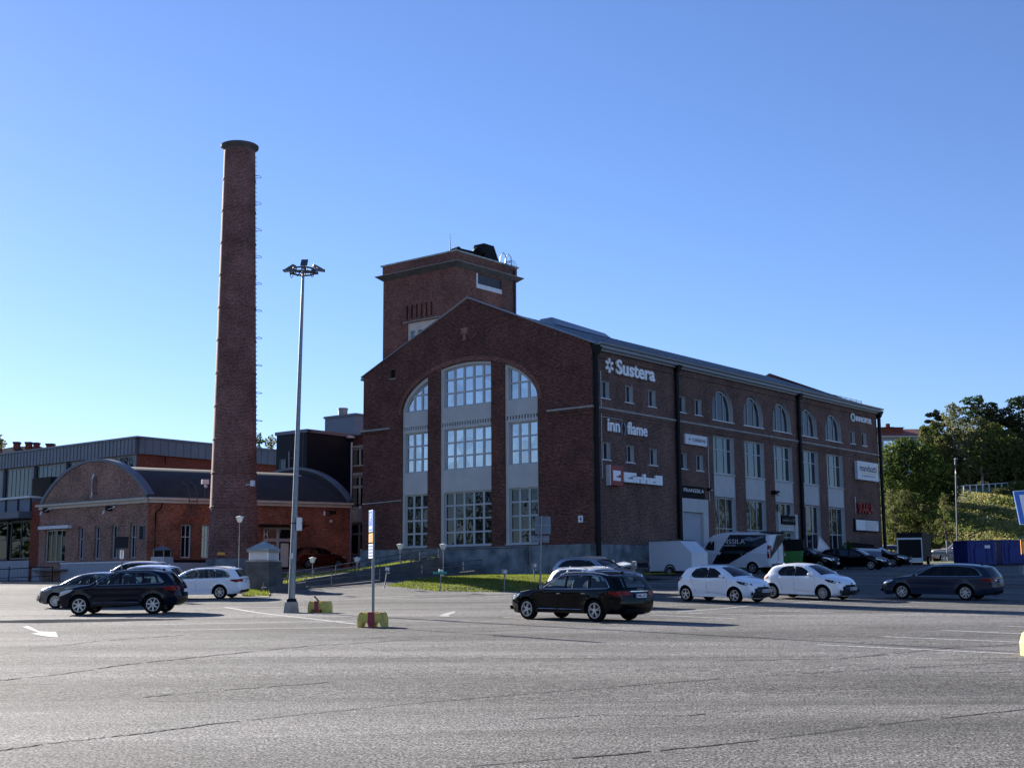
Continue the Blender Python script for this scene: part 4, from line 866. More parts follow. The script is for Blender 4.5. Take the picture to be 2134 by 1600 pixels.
def far_houses():
    # big old house roof with chimneys, far left
    P = atd(45, 930, 210); T = thing('distant_house', 'dark hipped house roof with several chimneys far behind the fascia at left', 'building', (P.x, P.y, 5))
    zt = P.z; b = MB(); x, y = P.x, P.y
    z0 = atd(0, 962, 210).z; b.prism([(x-14, y-6, z0), (x+7, y-6, z0), (x+7, y+10, z0), (x-14, y+10, z0)][:4] and [Vector(q) for q in ((x-9, y-6, z0), (x+8.5, y-6, z0), (x+8.5, y+10, z0), (x-9, y+10, z0))], [Vector(q) for q in ((x-1, y, zt), (x+3, y, zt), (x+3, y+4, zt), (x-1, y+4, zt))], ROOFD); b.build('roof', T)
    b = MB(); b.bx(x-9, x+8.5, y-5.5, y+9.5, 4, z0, B_MOD); b.build('house_wall', T)
    for px, w in ((35, 1.0), (60, 1.0), (76, .9), (105, 1.3)):
        c = atd(px, 932, 209); t = atd(px, 924+abs(px-45)*.07, 209); b = MB(); b.bx(c.x-w/2*.8, c.x+w/2*.8, c.y-.5, c.y+.5, z0-1, t.z, B_MOD); b.bx(c.x-w/2, c.x+w/2, c.y-.6, c.y+.6, t.z, t.z+.3, ROOFD); b.build('chimney', T)
    P = atd(2, 918, 190); T = thing('distant_chimney', 'slim brick chimney stack just visible at the left edge', 'chimney', (P.x, P.y, 5)); b = MB(); b.bx(P.x-.8, P.x+.1, P.y-.5, P.y+.5, 5, P.z, B_MOD); b.bx(P.x-.9, P.x+.2, P.y-.6, P.y+.6, P.z, P.z+.25, ROOFD); b.build('stack', T)
    # apartment house on the hill
    A = atd(1832, 905, 235); B = atd(1960, 905, 235); fr = Fr((A.x, A.y, 0), (1, .05, 0), (.05, -1, 0)); L = B.x-A.x
    T = thing('apartment_house', 'apartment house with red tiled roof and glazed balconies on the hill behind the trees', 'building', (A.x, A.y, 15))
    ze = atd(1832, 909, 235).z; b = MB(); b.fb(fr, -8, L, 12, ze, -10, 0, PAINTW); b.build('house_wall', T)
    b = MB(); b.add([fr(-8, ze, .8), fr(L+.5, ze, .8), fr(L-2, ze+1.9, -5), fr(-8, ze+1.9, -5), fr(L+.5, ze, -11), fr(-8, ze, -11)], [(0, 1, 2, 3), (3, 2, 4, 5), (1, 4, 2)], ROOFRED); b.fb(fr, -8, L+.5, ze-.2, ze-.02, .6, .8, CREAM); r = b.build('roof', T)
    b = MB(); b.fb(fr, -8, 5.0, ze+.5, ze+1.7, -4.5, -1.5, B_MOD); b.fb(fr, -8, 5.2, ze+1.7, ze+1.82, -4.7, -1.3, ROOFD); b.build('dormer', r)
    c = atd(1860, 890, 235); b = MB(); b.bx(c.x-.9, c.x+.9, c.y+2, c.y+4, ze, c.z+.3, B_MOD); b.cyl((c.x, c.y+3, c.z+.3), (c.x, c.y+3, c.z+1.0), .45, .4, B_MOD, 10); b.build('chimney', r)
    for i in range(4):
        u = .3+i*2.9; q = window(T, fr, u, u+2.6, ze-3.0, ze-.9, 1.2, 3, 1, G_BRIGHT, WHITE_M, fw=.08, mw=.05, name='balcony_glazing')
        b = MB(); b.fb(fr, u-.05, u+2.65, ze-4.2, ze-3.05, 0, 1.25, PAINTW); b.build('balcony_front', T)
far_houses()
# ---------------------------------------------------------------- signs on the hall
def signs():
    def sg(name, label, build, u, z, cat='sign', group=None):
        T = thing(name, label, cat, FRT(u, z, .1), SROT); build(T); return T
    def s1(T):
        b = MB()
        for k in range(6):
            a = pi/2+k*pi/3; c = Vector((1.76+.29*cos(a)*1.0, 14.72+.31*sin(a))); L = []
            for du, dz in ((-.085, -.14), (.085, -.14), (.085, .14), (-.085, .14)):
                r_ = a-pi/2; L.append((c.x+du*cos(r_)-dz*sin(r_), c.y+du*sin(r_)+dz*cos(r_)))
            b.fprism(FRT, L, .07, .17, LETTER)
        b.build('star_emblem', T); b = MB(); b.text(FRT, "Sustera", 2.5, 6.85, 14.28, 15.22, .07, .17, LETTER, .025); b.build('letters', T)
    sg('wall_sign', 'white raised lettering with a six-petal star, high on the side wall near the corner', s1, 4, 14.7)
    def s2(T):
        b = MB(); b.text(FRT, "inn", 1.48, 2.78, 10.66, 11.42, .07, .15, LETTER, .02); b.build('letters', T); b = MB(); b.text(FRT, "flame", 3.62, 5.85, 10.64, 11.42, .07, .15, LETTER, .02); b.build('letters', T)
        b = MB()
        for (u, z, s) in ((2.98, 11.15, 1), (3.38, 11.15, -1), (2.98, 10.75, -1), (3.38, 10.75, 1)):
            b.fprism(FRT, [(u-.15, z-.17*s-.04), (u-.02, z-.2*s-.02), (u+.15, z+.17*s), (u+.02, z+.2*s)], .07, .13, CLADG)
        b.build('diamond_emblem', T)
    sg('wall_sign', 'white lowercase lettering with a grey diamond in the middle, below the string course', s2, 3.5, 11)
    def s3(T):
        b = MB(); b.fb(FRT, 1.42, 2.76, 7.36, 8.56, .08, .32, REDS); b.fb(FRT, 1.36, 1.415, 7.34, 8.58, .02, .33, WHITE_M); b.build('red_box', T)
        b = MB(); E_ = [(0, 0), (1, 0), (1, .32), (.55, .32), (.4, .40), (.4, .46), (.72, .46), (.72, .60), (1, .60), (1, 1), (0, 1)]
        b.fprism(FRT, [(1.66+.78*u, 7.64+.62*z) for u, z in E_], .321, .36, LETTER); b.build('box_emblem', T)
        b = MB(); u0, H = 2.98, .60; z0 = 7.64
        def P(pts, o, w): b.fprism(FRT, [(o+w*u, z0+H*z) for u, z in pts], .1, .24, LETTER)
        P([(0, 0), (1, 0), (1, .34), (.6, .34), (.42, .40), (.42, .46), (.74, .46), (.74, .62), (1.42, .72) if 0 else (1, .62), (1, 1), (0, 1)], u0, 1.0)
        P([(0, .72), (1, .72), (1, 1), (0, 1)], u0+1.02, .36)
        P([(0, 0), (1, 0), (1, .62), (0, .62)], u0+1.02, .36)
        P([(0, 0), (.38, 0), (.38, .42), (.60, .42), (.60, 0), (1, 0), (1, .66), (0, .66)], u0+1.42, .68)
        P([(0, 0), (.38, 0), (.38, .42), (.60, .42), (.60, 0), (1, 0), (1, .66), (.42, .66), (.42, 1), (0, 1)], u0+2.14, .70)
        P([(0, 0), (1, 0), (1, .18), (.5, .18), (.5, .28), (1, .28), (1, .66), (0, .66)], u0+2.88, .66)
        P([(0, 0), (1, 0), (1, 1), (0, 1)], u0+3.58, .36); P([(0, 0), (1, 0), (1, 1), (0, 1)], u0+3.97, .38); b.build('letters', T)
        b = MB(); b.fb(FRT, u0, u0+4.35, z0-.02, z0+.40, .06, .1, GALVD); b.build('back_rail', T)
    sg('wall_sign', 'red square box emblem with blocky white lettering beside it', s3, 4, 8)
    def s4(T):
        b = MB(); b.fb(FRT, 10.3, 13.05, 10.56, 11.23, .06, .20, WHITE_M); b.build('panel', T)
        b = MB(); b.text(FRT, "CORESBOND", 11.12, 12.92, 10.78, 11.0, .2, .206, INKD, .012); b.build('letters', T)
        b = MB(); b.lathe(FRT(10.78, 10.9, .2), UX, [(0, .006), (.09, .006), (.09, 0)], GREENS, 14)
        b.fb(FRT, 10.86, 11.0, 10.86, 10.95, .2, .206, GREENS)
        for s in (1, -1): b.tube([FRT(10.78+.2*cos(s*t), 10.9+.24*sin(s*t), .205) for t in (1.0, 1.3, 1.6, 1.9, 2.1)], .014, GREENS, 4)
        b.build('emblem', T)
    sg('wall_sign', 'white board with green emblem and dark lettering beside the second downpipe', s4, 11.5, 10.9)
    def s5(T):
        b = MB(); b.fb(FRT, 9.75, 12.72, 7.0, 7.80, .02, .12, BLKS); b.build('panel', T)
        b = MB(); b.text(FRT, "FRANSSILA", 10.05, 12.6, 7.40, 7.64, .12, .126, LETTER, -.004); b.text(FRT, "RAVIHEVOSET", 10.5, 12.2, 7.16, 7.24, .12, .126, ZINC, -.01) if 0 else None; b.build('letters', T)
    sg('wall_sign', 'black board with thin white lettering above the grey steel door', s5, 11, 7.4)
    def s6(T):
        b = MB(); c = (36.55, 14.78); b.fprism(FRT, [(c[0]+.40*cos(2*pi*i/28), c[1]+.34*sin(2*pi*i/28)) for i in range(28)], .06, .12, LETTER, holes=[[(c[0]+.29*cos(-2*pi*i/20), c[1]+.25*sin(-2*pi*i/20)) for i in range(20)]])
        for dz, w in ((.1, .1), (0, .16), (-.1, .1)): b.fb(FRT, c[0]-w, c[0]+w, c[1]+dz-.03, c[1]+dz+.03, .06, .1, GREENS)
        b.fb(FRT, c[0]-.02, c[0]+.03, c[1]-.2, c[1]+.2, .06, .11, GREENS); b.build('round_emblem', T)
        b = MB(); b.text(FRT, "INNOFOR", 37.1, 40.1, 14.52, 14.96, .06, .14, LETTER, .02); b.build('letters', T)
    sg('wall_sign', 'white capital lettering with round ring emblem near the far top corner of the hall', s6, 38, 14.7)
    def s7(T):
        b = MB(); b.fb(FRT, 36.5, 40.55, 9.72, 11.22, .06, .32, WHITE_M); b.build('panel', T)
        b = MB(); b.text(FRT, "mandaatti", 36.95, 40.2, 10.42, 10.98, .32, .326, INKD, .01); b.text(FRT, "KIINTEISTÖNHUOLTO" if 0 else "KONEOPISNETTI", 37.3, 39.9, 9.98, 10.12, .32, .326, GALVD); b.fb(FRT, 37.0, 40.2, 10.26, 10.31, .32, .326, YEL); b.build('letters', T)
    sg('wall_sign', 'large cream box sign with black lowercase lettering underlined in yellow', s7, 38, 10.4)
    def s8(T):
        b = MB(); b.text(FRT, "SKAALA", 36.5, 39.3, 6.98, 7.84, .08, .26, REDS, .0); b.build('letters', T); b = MB(); b.fb(FRT, 36.38, 36.44, 6.95, 8.3, .02, .06, WHITE_M); b.fb(FRT, 36.4, 39.3, 7.1, 7.15, .03, .08, BLACKM); b.fb(FRT, 36.4, 39.3, 7.65, 7.7, .03, .08, BLACKM); b.build('mounting_rail', T)
    sg('wall_sign', 'dark red metal letters above the white notice board', s8, 38, 7.4)
    def s9(T):
        b = MB(); b.fb(FRT, 35.9, 40.6, 5.5, 6.52, .04, .14, BLKS); b.fb(FRT, 36.1, 40.42, 5.6, 6.44, .14, .16, WHITE_M); b.build('panel', T)
        b = MB()
        for k in range(6):
            z = 5.65+k*.13; b.fb(FRT, 36.15, 37.75, z, z+.07, .16, .17, LETTER); b.fb(FRT, 37.9, 39.9, z+.02, z+.035, .16, .17, GALVD)
        b.fb(FRT, 40.05, 40.12, 6.1, 6.35, .16, .17, PLBLUE); b.fb(FRT, 40.05, 40.12, 5.9, 5.98, .16, .17, PLBLUE); b.build('text_rows', T)
    sg('notice_board', 'black-framed board with rows of white text strips low on the side wall', s9, 38, 6, 'board')
    def s10(T):
        b = MB(); b.fb(FRT, 23.35, 25.5, 5.68, 6.32, .13, .22, BLKS); b.build('panel', T)
        b = MB(); b.text(FRT, "BARBER CO", 23.5, 24.9, 5.9, 6.05, .22, .226, GALV, .0); b.lathe(FRT(25.15, 6.0, .221), UX, [(.12, 0), (.12, .006), (.08, .006), (.08, 0)], GALV, 16); b.build('letters', T)
    sg('wall_sign', 'small black sign over the light entrance surround in the third bay', s10, 24.4, 6)
    T = thing('number_plate_sign', 'small white house number plate reading 4 near the front corner', 'sign', FF(-.9, 5.1, .05), SROT)
    u, z = FF.hit(1210.5, 1081); b = MB(); b.fb(FF, u-.17, u+.17, z-.2, z+.2, .01, .04, WHITE); b.build('plate', T); b = MB(); b.text(FF, "4", u-.08, u+.09, z-.14, z+.14, .04, .046, PLBLUE, .01); b.build('numeral', T)
    # lamps fixed to the side wall
    for px, py, sz in ((1611, 1028, 1), (1475, 1020, .6)):
        u, z = FRT.hit(px, py); T = thing('wall_lamp', 'black spotlight on the pier between the second and third bays' if sz == 1 else 'small lamp and cable loop beside the black board sign', 'lamp', FRT(u, z, .1), SROT)
        b = MB(); b.fb(FRT, u-.3*sz, u+.3*sz, z-.05, z+.18*sz, .0, .4*sz, BLACKM); b.build('housing', T); b = MB(); b.ell(FRT(u+.1, z-.08*sz, .38*sz), (.14*sz, .14*sz, .12*sz), LCLR, 6); b.build('lens', T)
signs()
RA = Vector((-12.2, 68.6, 0)); RB = Vector((-2.2, 79.6, 0)); _ra = (RB-RA).normalized(); RF = Fr(RA, _ra, (_ra.y, -_ra.x, 0))
# ---------------------------------------------------------------- ramp with retaining walls and railings
def ramp():
    FF = RF
    T = thing('access_ramp', 'dark concrete access ramp with steel railings climbing towards the hall front', 'ramp', site(-24, -4.2, 1.2), SROT)
    def wallpx(bot, top, d, th, m=CONC_D):
        hb = [FF.hit(x, y, d) for x, y in bot]; ht = [FF.hit(x, y, d) for x, y in top]
        us = sorted(set([u for u, z in hb+ht])); us = [u for u in us if ht[0][0]-.01 <= u <= ht[-1][0]+.01 and hb[0][0]-.01 <= u]
        L = []; 
        fb_ = lambda u: interp(u, [q[0] for q in hb], [q[1] for q in hb])-.5; ft = lambda u: interp(u, [q[0] for q in ht], [q[1] for q in ht])
        pts = [(u, fb_(u)) for u in us]+[(u, ft(u)) for u in reversed(us)]
        b.fprism(FF, pts, d-th, d, m); return ft
    b = MB(); f1 = wallpx([(640, 1235), (700, 1231), (788, 1219), (920, 1212), (1013, 1203)], [(640, 1224), (676, 1221), (787, 1209), (923, 1196), (1008, 1187)], 0, .25); b.build('front_kerb_wall', T)
    b = MB(); wallpx([(549, 1236), (640, 1236)], [(549, 1224), (638, 1212)], .05, .25); b.build('end_wall', T)
    b = MB(); f2 = wallpx([(640, 1222), (919, 1192)], [(640, 1206), (744, 1190), (833, 1175), (919, 1161)], -1.8, .25); b.build('rear_wall', T)
    b = MB(); us = [u/2 for u in range(-60, -16)]; ua = FF.hit(640, 1224, 0)[0]; ub = FF.hit(1008, 1187, 0)[0]
    K = 14; P = []
    for i in range(K+1):
        u = ua+(ub-ua)*i/K; z = f1(u)-.12; P += [FF(u, z, -.1), FF(u, z, -2.0)]
    b.add(P, [(2*i, 2*i+2, 2*i+3, 2*i+1) for i in range(K)], CONC); b.build('ramp_slab', T)
    def rail(pxs, d, posts, H=1.0, drop=True):
        pt = [FF.hit(x, y, d) for x, y in pxs]; b = MB()
        for dz in (0, -.28, -.56): b.tube([FF(u, z+dz, d) for u, z in pt], .028, GALVD, 6)
        fz = lambda u: interp(u, [q[0] for q in pt], [q[1] for q in pt])
        for x in posts:
            u = FF.hit(x, 1180, d)[0]; b.cyl(FF(u, fz(u)+.02, d), FF(u, fz(u)-H, d), .03, .03, GALVD, 6)
        b.build('railing', T)
    rail([(549, 1214), (638, 1201), (760, 1188), (870, 1177), (1003, 1166)], -.1, [550, 638, 692, 792, 880, 966, 1003], .9)
    rail([(583, 1196), (640, 1187), (700, 1178), (788, 1162), (870, 1149), (914, 1142)], -1.9, [600, 655, 700, 745, 792, 836, 875, 914], .8)
    b = MB(); u0, z0 = FF.hit(919, 1161, -1.8); b.fb(FF, u0-.02, u0+.25, 1.3, z0, -4.5, -1.8, CONC_D); b.build('landing', T)
ramp()
# ---------------------------------------------------------------- ventilation pillars
def lantern(name, label, px0, px1, ytop, ybase, Y, zb, m, rm, stone=None):
    A = atd(px0, ybase, Y); B = atd(px1, ybase, Y); w = (B-A).x; c = (A+B)/2; c.z = 0
    R = Matrix.Rotation(SROT+.35, 4, 'Z'); Mx = Matrix.Translation(c) @ R; s = w*.36
    T = thing(name, label, 'vent pillar', (c.x, c.y, zb), SROT+.35)
    zt = atd(px0, ytop, Y).z; zm = atd(px0, ybase, Y).z
    def sq(h, z): return [Mx @ Vector(q) for q in ((-h, -h, z), (h, -h, z), (h, h, z), (-h, h, z))]
    return T, sq, s, zt, zm
def pillars():
    Y = 70.5; P = atd(551, 1168, Y); zb = 1.0; T, sq, s, _, _ = lantern('ventilation_pillar', 'dark battered concrete pillar topped by a little white lantern with pyramid roof', 517, 583, 1128, 1166, Y, zb, 0, 0)
    z1 = atd(551, 1167, Y).z; z2 = atd(551, 1150, Y).z; z3 = atd(551, 1146, Y).z; z4 = atd(551, 1127, Y).z
    b = MB(); b.prism(sq(s*1.36, .6), sq(s*1.12, z1-.08), CONC_D); b.build('pillar', T)
    b = MB(); b.prism(sq(s*1.15, z1-.08), sq(s*1.15, z1), CONC); b.prism(sq(s*.88, z1), sq(s*.88, z2), CREAM)
    for k in range(6): b.prism(sq(s*.92, z1+.05+k*.07), sq(s*.90, z1+.09+k*.07), WHITE_M)
    for q in sq(s*.9, 0): b.cyl((q.x, q.y, z1), (q.x, q.y, z2), .05, .05, WHITE, 4)
    b.build('louvred_lantern', T)
    b = MB(); b.prism(sq(s*1.12, z2), sq(s*1.12, z3+.04), CONC); b.prism(sq(s*1.12, z3+.045), sq(.02, z4), COPPER); b.build('pyramid_roof', T)
    Y = 88; T, sq, s, _, _ = lantern('ventilation_pillar', 'small dark lantern on a white battered base beside the vaulted building corner', 318, 357, 1128, 1166, Y, zb, 0, 0)
    z0 = atd(336, 1200, Y).z; z1 = atd(336, 1160, Y).z; z2 = atd(336, 1147, Y).z; z4 = atd(336, 1137, Y).z
    b = MB(); b.prism(sq(s*1.4, z0-1), sq(s*1.15, z1), PAINTW); b.build('pillar', T); b = MB(); b.prism(sq(s*.85, z1), sq(s*.85, z2), BLACKM)
    for q in sq(s*.87, 0): b.cyl((q.x, q.y, z1), (q.x, q.y, z2), .04, .04, GALV, 4)
    b.build('lantern', T); b = MB(); b.prism(sq(s*1.05, z2), sq(s*1.05, z2+.06), GALVD); b.prism(sq(s*1.05, z2+.062), sq(.02, z4), GALVD); b.build('pyramid_roof', T)
pillars()
# ---------------------------------------------------------------- lamp mast and other posts
def mast():
    B = G(607, 1276); TP = atd(632, 568, B.y); T = thing('lamp_mast', 'tall tapered galvanised lighting mast with a ring of floodlights on a square concrete foot', 'lamp mast', B)
    b = MB(); z0 = B.z; M = Matrix.Translation(B) @ Matrix.Rotation(.15, 4, 'Z'); sq = lambda h, z: [M @ Vector(q) for q in ((-h, -h, z), (h, -h, z), (h, h, z), (-h, h, z))]
    b.prism(sq(.30, -.1), sq(.235, .40), CONC); b.build('concrete_foot', T)
    b = MB(); c = B+Vector((.0, 0, 0)); b.cyl(c+UZ*.4, c+UZ*.52, .21, .17, BLACKM, 16)
    for k in range(4): a = pi/4+k*pi/2; b.cyl(c+Vector((.2*cos(a), .2*sin(a), .38)), c+Vector((.2*cos(a), .2*sin(a), .5)), .025, .025, BLACKM, 6)
    b.build('base_flange', T)
    tz = TP.z; lean = (TP.x-B.x)/(tz-z0); b = MB(); b.cyl(c+UZ*.5, Vector((c.x+lean*.25*(tz-z0), c.y, z0+.25*(tz-z0))), .128, .112, GALV, 18); b.cyl(Vector((c.x+lean*.25*(tz-z0), c.y, z0+.25*(tz-z0))), Vector((TP.x, c.y, tz+.1)), .108, .052, GALV, 18)
    b.tube([c+Vector((0, -.13, 2.0)), c+Vector((.02, -.13, 2.2))], .03, LETTER, 6); b.build('pole', T)
    H = Vector((TP.x, c.y, tz)); b = MB(); R_ = .42
    for dz in (.0, .14): b.tube([H+Vector((R_*cos(2*pi*i/24), R_*sin(2*pi*i/24), dz-.02)) for i in range(24)], .035, GALVD, 6, True)
    for k in range(4): a = k*pi/2+.4; b.tube([H, H+Vector((R_*cos(a), R_*sin(a), .02))], .03, GALVD, 6)
    for k in range(12): a = k*pi/6; b.tube([H+Vector((R_*cos(a), R_*sin(a), -.03)), H+Vector((R_*cos(a), R_*sin(a), .13))], .02, GALVD, 5)
    b.build('head_ring', T)
    for a in (90, 20, 160, 5, 175, -60, -115):
        if a in (-60, -115): continue
        r_ = radians(a); D = Vector((cos(r_), sin(r_), 0)); p = H+D*(R_-.02)+UZ*.18; Z = (D*.42+UZ*.9).normalized() if a != 90 else Vector((0, .7, .7)); Xv = D.cross(UZ).normalized(); Yv = Z.cross(Xv)
        if a in (5, 175): p = H+D*(R_+.05)+UZ*.08+Vector((0, .15, 0)); Z = (UZ*1+D*.1).normalized(); Yv = Z.cross(Xv)
        if a == 90: p = H+UZ*.30+Vector((0, .2, 0)); Z = Vector((0, -.72, .69)); Xv = Vector((1, 0, 0)); Yv = Z.cross(Xv)
        Mx = Matrix((Xv, Yv, Z)).transposed().to_4x4(); Mx.translation = p+(Yv*0)
        up = D*.22 if a != 90 else Vector((0, 0, .12)); Mx.translation = p+up*.7+UZ*.06
        b = MB(); b.bx(-.13, .13, -.19, .19, -.03, .03, GALVD, Mx); b.bx(-.11, .11, -.17, .17, -.04, -.031, LCLR, Mx); f = b.build('floodlight', T)
        b = MB(); b.tube([H+D*R_+UZ*.12, p+UZ*.05, Mx.translation], .022, GALVD, 5); b.bx(-.08, .08, -.08, .08, -.1, -.02, GALVD, Matrix.Translation(p)); b.build('bracket', f)
    b = MB()
    for a in (200, 250, 330): b.tube([H+Vector((.45*cos(radians(a))+.16*(t/6-.5), .45*sin(radians(a)), -.03-.22*sin(pi*t/6))) for t in range(7)], .012, BLACKM, 4)
    b.build('hanging_cable', T)
    E_ = thing('meter_box', 'white cabinet strapped to the side of the tall lighting mast', 'box', c+Vector((.2, 0, 4)))
    q = atd(624, 1092, c.y); b = MB(); b.bx(q.x-.07, q.x+.10, c.y-.28, c.y+.02, q.z-.24, q.z+.24, WHITE); b.build('cabinet', E_); b = MB(); b.bx(q.x-.28, q.x+.25, c.y-.14, c.y-.12, q.z+.02, q.z+.05, BLACKM); b.build('strap', E_)
mast()
def block_base(T, c, rz, label=None, w=.80, h=.42, dpt=.5):
    M = Matrix.Translation(c) @ Matrix.Rotation(rz, 4, 'Z'); 
    prof = [(-.5, 0), (-.36, 0), (-.30, .30), (-.14, .30), (-.09, 0), (.09, 0), (.14, .30), (.30, .30), (.36, 0), (.5, 0), (.5, .55), (.44, .92), (.38, 1.0), (.31, 1.0), (.30, .90), (.15, .90), (.14, 1.0), (-.14, 1.0), (-.15, .90), (-.30, .90), (-.31, 1.0), (-.38, 1.0), (-.44, .92), (-.5, .55)]
    class F2:
        def __call__(s, u, z, d=0): return M @ Vector((u*w, d, z*h))
    b = MB(); b.fprism(F2(), prof, -dpt*.46, dpt*.46, YEL)
    for s in (-1, 1): pass
    b.build('concrete_block', T)
    b = MB(); pr = [(-.09, 0), (.09, 0), (.13, .3), (.11, 1.012), (-.11, 1.012), (-.13, .3)]; b.fprism(F2(), pr, -dpt*.475, dpt*.475, REDC); b.build('red_stripe', T)
def sign_blocks():
    c = G(777, 1306); T = thing('sign_post', 'galvanised parking sign post with edge-on blue and orange plates in yellow block', 'sign post', c)
    M0 = c; block_base(T, c, -.12)
    tp = atd(776.5, 1062, c.y); b = MB(); b.cyl(c+UZ*.3, Vector((tp.x+.03, c.y, tp.z-.02)), .042, .042, GALV, 12); b.build('post', T)
    yaw = radians(-70)                          # plates seen nearly edge-on
    fr = Fr((tp.x-.02, c.y-.06, 0), (cos(yaw), sin(yaw), 0), (sin(yaw), -cos(yaw), 0)); z = lambda y: atd(777, y, c.y).z
    def plate(nm_, y0, y1, m, extra=None):
        b = MB(); za, zb_ = z(y1), z(y0); b.fb(fr, -.24, .24, za, zb_, .0, .02, m); q = b.build(nm_, T); return q, za, zb_
    q, za, zb_ = plate('parking_plate', 1063, 1108, BLUES)
    b = MB(); b.text(fr, "P", -.10, .10, za+.30, zb_-.10, .02, .025, LETTER, -.01)
    for (u0, u1, a0, a1) in ((-.24, .24, za, za+.02), (-.24, .24, zb_-.02, zb_), (-.24, -.23, za, zb_), (.23, .24, za, zb_)): b.fb(fr, u0, u1, a0, a1, .0205, .024, LETTER)
    b.fb(fr, -.16, .16, za+.08, za+.16, .02, .025, LETTER); b.build('letter', q)
    q, za, zb_ = plate('orange_plate', 1111, 1130, ORANGE); b = MB()
    for k in range(3): b.fb(fr, -.15, .15, za+.04+k*.07, za+.07+k*.07, .02, .025, INKD)
    b.build('text_rows', q)
    q, za, zb_ = plate('info_plate', 1133, 1163, WHITE); b = MB()
    for k in range(4): b.fb(fr, -.2, .2, za+.05+k*.09, za+.09+k*.09, .02, .025, BLUES)
    b.build('text_rows', q)
    c = G(667, 1276); T = thing('broken_sign_base', 'yellow block with red stripe holding only a bent rusty post stub', 'sign base', c); block_base(T, c, -.5)
    b = MB(); b.cyl(c+UZ*.35, c+Vector((-.22, -.1, .62)), .035, .03, mat("rust", (.12, .05, .03), .8), 8); b.build('post_stub', T)
    # P sign at the right edge
    c = G(2190, 1362); tp = atd(2185, 1021, c.y); T = thing('parking_sign', 'big blue parking sign with white P cut off by the right edge', 'sign', c)
    fr = Fr((0, c.y, 0), (1, -.03, 0), (-.03, -1, 0)); u0, z1 = fr.hit(2111, 1023); _, z0 = fr.hit(2119, 1093); b = MB()
    L = [(u0+.09, z0), (u0+.85, z0+.02), (u0+.78, z1+.05), (u0, z1)]
    b.fprism(fr, L, -.02, .0, BLUES); q = b.build('blue_plate', T); b = MB()
    ins = [(L[0][0]+.012, L[0][1]+.012), (L[1][0]-.012, L[1][1]+.012), (L[2][0]-.012, L[2][1]-.012), (L[3][0]+.012, L[3][1]-.012)]
    b.fprism(fr, L, .001, .004, LETTER, holes=[ins]); b.fprism(fr, [(u0+.18, z0+.10), (u0+.33, z0+.10), (u0+.30, z1-.07), (u0+.11, z1-.07)], .001, .004, LETTER); b.fprism(fr, [(u0+.33, z0+.42), (u0+.52, z0+.45), (u0+.6, z1-.3), (u0+.5, z1-.1), (u0+.3, z1-.08), (u0+.3, z1-.2), (u0+.45, z1-.24), (u0+.45, z0+.53), (u0+.33, z0+.52)], .001, .004, LETTER); b.build('letter', q)
    b = MB(); b.cyl(c+UZ*.3, (fr(u0+.45, 0)).xyz+UZ*z1, .04, .04, GALV, 10); b.build('post', T)
    _, z1 = fr.hit(2130, 1125); uo, z0 = fr.hit(2128, 1155); b = MB(); b.fb(fr, uo, uo+.6, z0, z1, .0, .02, ORANGE); q = b.build('orange_plate', T); b = MB(); b.fb(fr, uo, uo+.02, z0, z1, .021, .024, REDC); b.fb(fr, uo+.02, uo+.58, z0, z0+.02, .021, .024, REDC); b.fb(fr, uo+.02, uo+.58, z1-.02, z1, .021, .024, REDC); b.build('plate_border', q)
    block_base(T, G(2183, 1366), -.1, w=.85, h=.44)
    c = G(2150, 1197); T = thing('concrete_barrier', 'pale concrete block beside the blue container at right edge', 'barrier', c); b = MB(); M = Matrix.Translation(c); b.prism([M @ Vector(q) for q in ((-.7, -.4, 0), (.7, -.4, 0), (.7, .4, 0), (-.7, .4, 0))], [M @ Vector(q) for q in ((-.6, -.3, .55), (.6, -.3, .55), (.6, .3, .55), (-.6, .3, .55))], CONC); b.build('block', T)
sign_blocks()
def back_signs():
    c = G(1125, 1229); tp = atd(1129, 1074, c.y); T = thing('sign_post', 'grey pole with two dark sign backs in front of the hall window', 'sign post', c)
    b = MB(); b.cyl(c, tp, .045, .045, GALV, 10); b.build('pole', T); fr = Fr((0, c.y-.06, 0), (1, .0, 0), (0, -1, 0))
    for nm_, x0, x1, y0, y1 in (('upper_sign_back', 1115, 1148, 1075.5, 1112), ('lower_sign_back', 1107, 1145, 1116, 1130)):
        (u0, z1), (u1, z0) = fr.hit(x0, y0), fr.hit(x1, y1); b = MB(); b.fb(fr, u0, u1, z0, z1, -.16, -.14, CLADG); b.fb(fr, u0-.0, u1, (z0+z1)/2-.03, (z0+z1)/2+.03, -.13, -.1, GALV); b.build(nm_, T)
    c = atd(254.5, 1200, 66); tp = atd(255, 1116, 66); T = thing('sign_post', 'thin pole with one square dark sign back in front of the vaulted building', 'sign post', (c.x, c.y, gz(c.x, c.y)))
    b = MB(); b.cyl(Vector((c.x, c.y, gz(c.x, c.y))), tp, .035, .035, GALVD, 8); b.build('pole', T); fr = Fr((0, 66, 0), (1, 0, 0), (0, -1, 0)); (u0, z1), (u1, z0) = fr.hit(241, 1118), fr.hit(268, 1142)
    b = MB(); b.fb(fr, u0, u1, z0, z1, .05, .07, CLADD); b.build('sign_back', T); (u0, z1), (u1, z0) = fr.hit(251, 1146), fr.hit(258, 1164); b = MB(); b.fb(fr, u0, u0+.06, z0, z1, .05, .07, WHITE); b.fb(fr, u1-.06, u1, z0, z1, .05, .07, WHITE); b.build('reflector_strips', T)
back_signs()
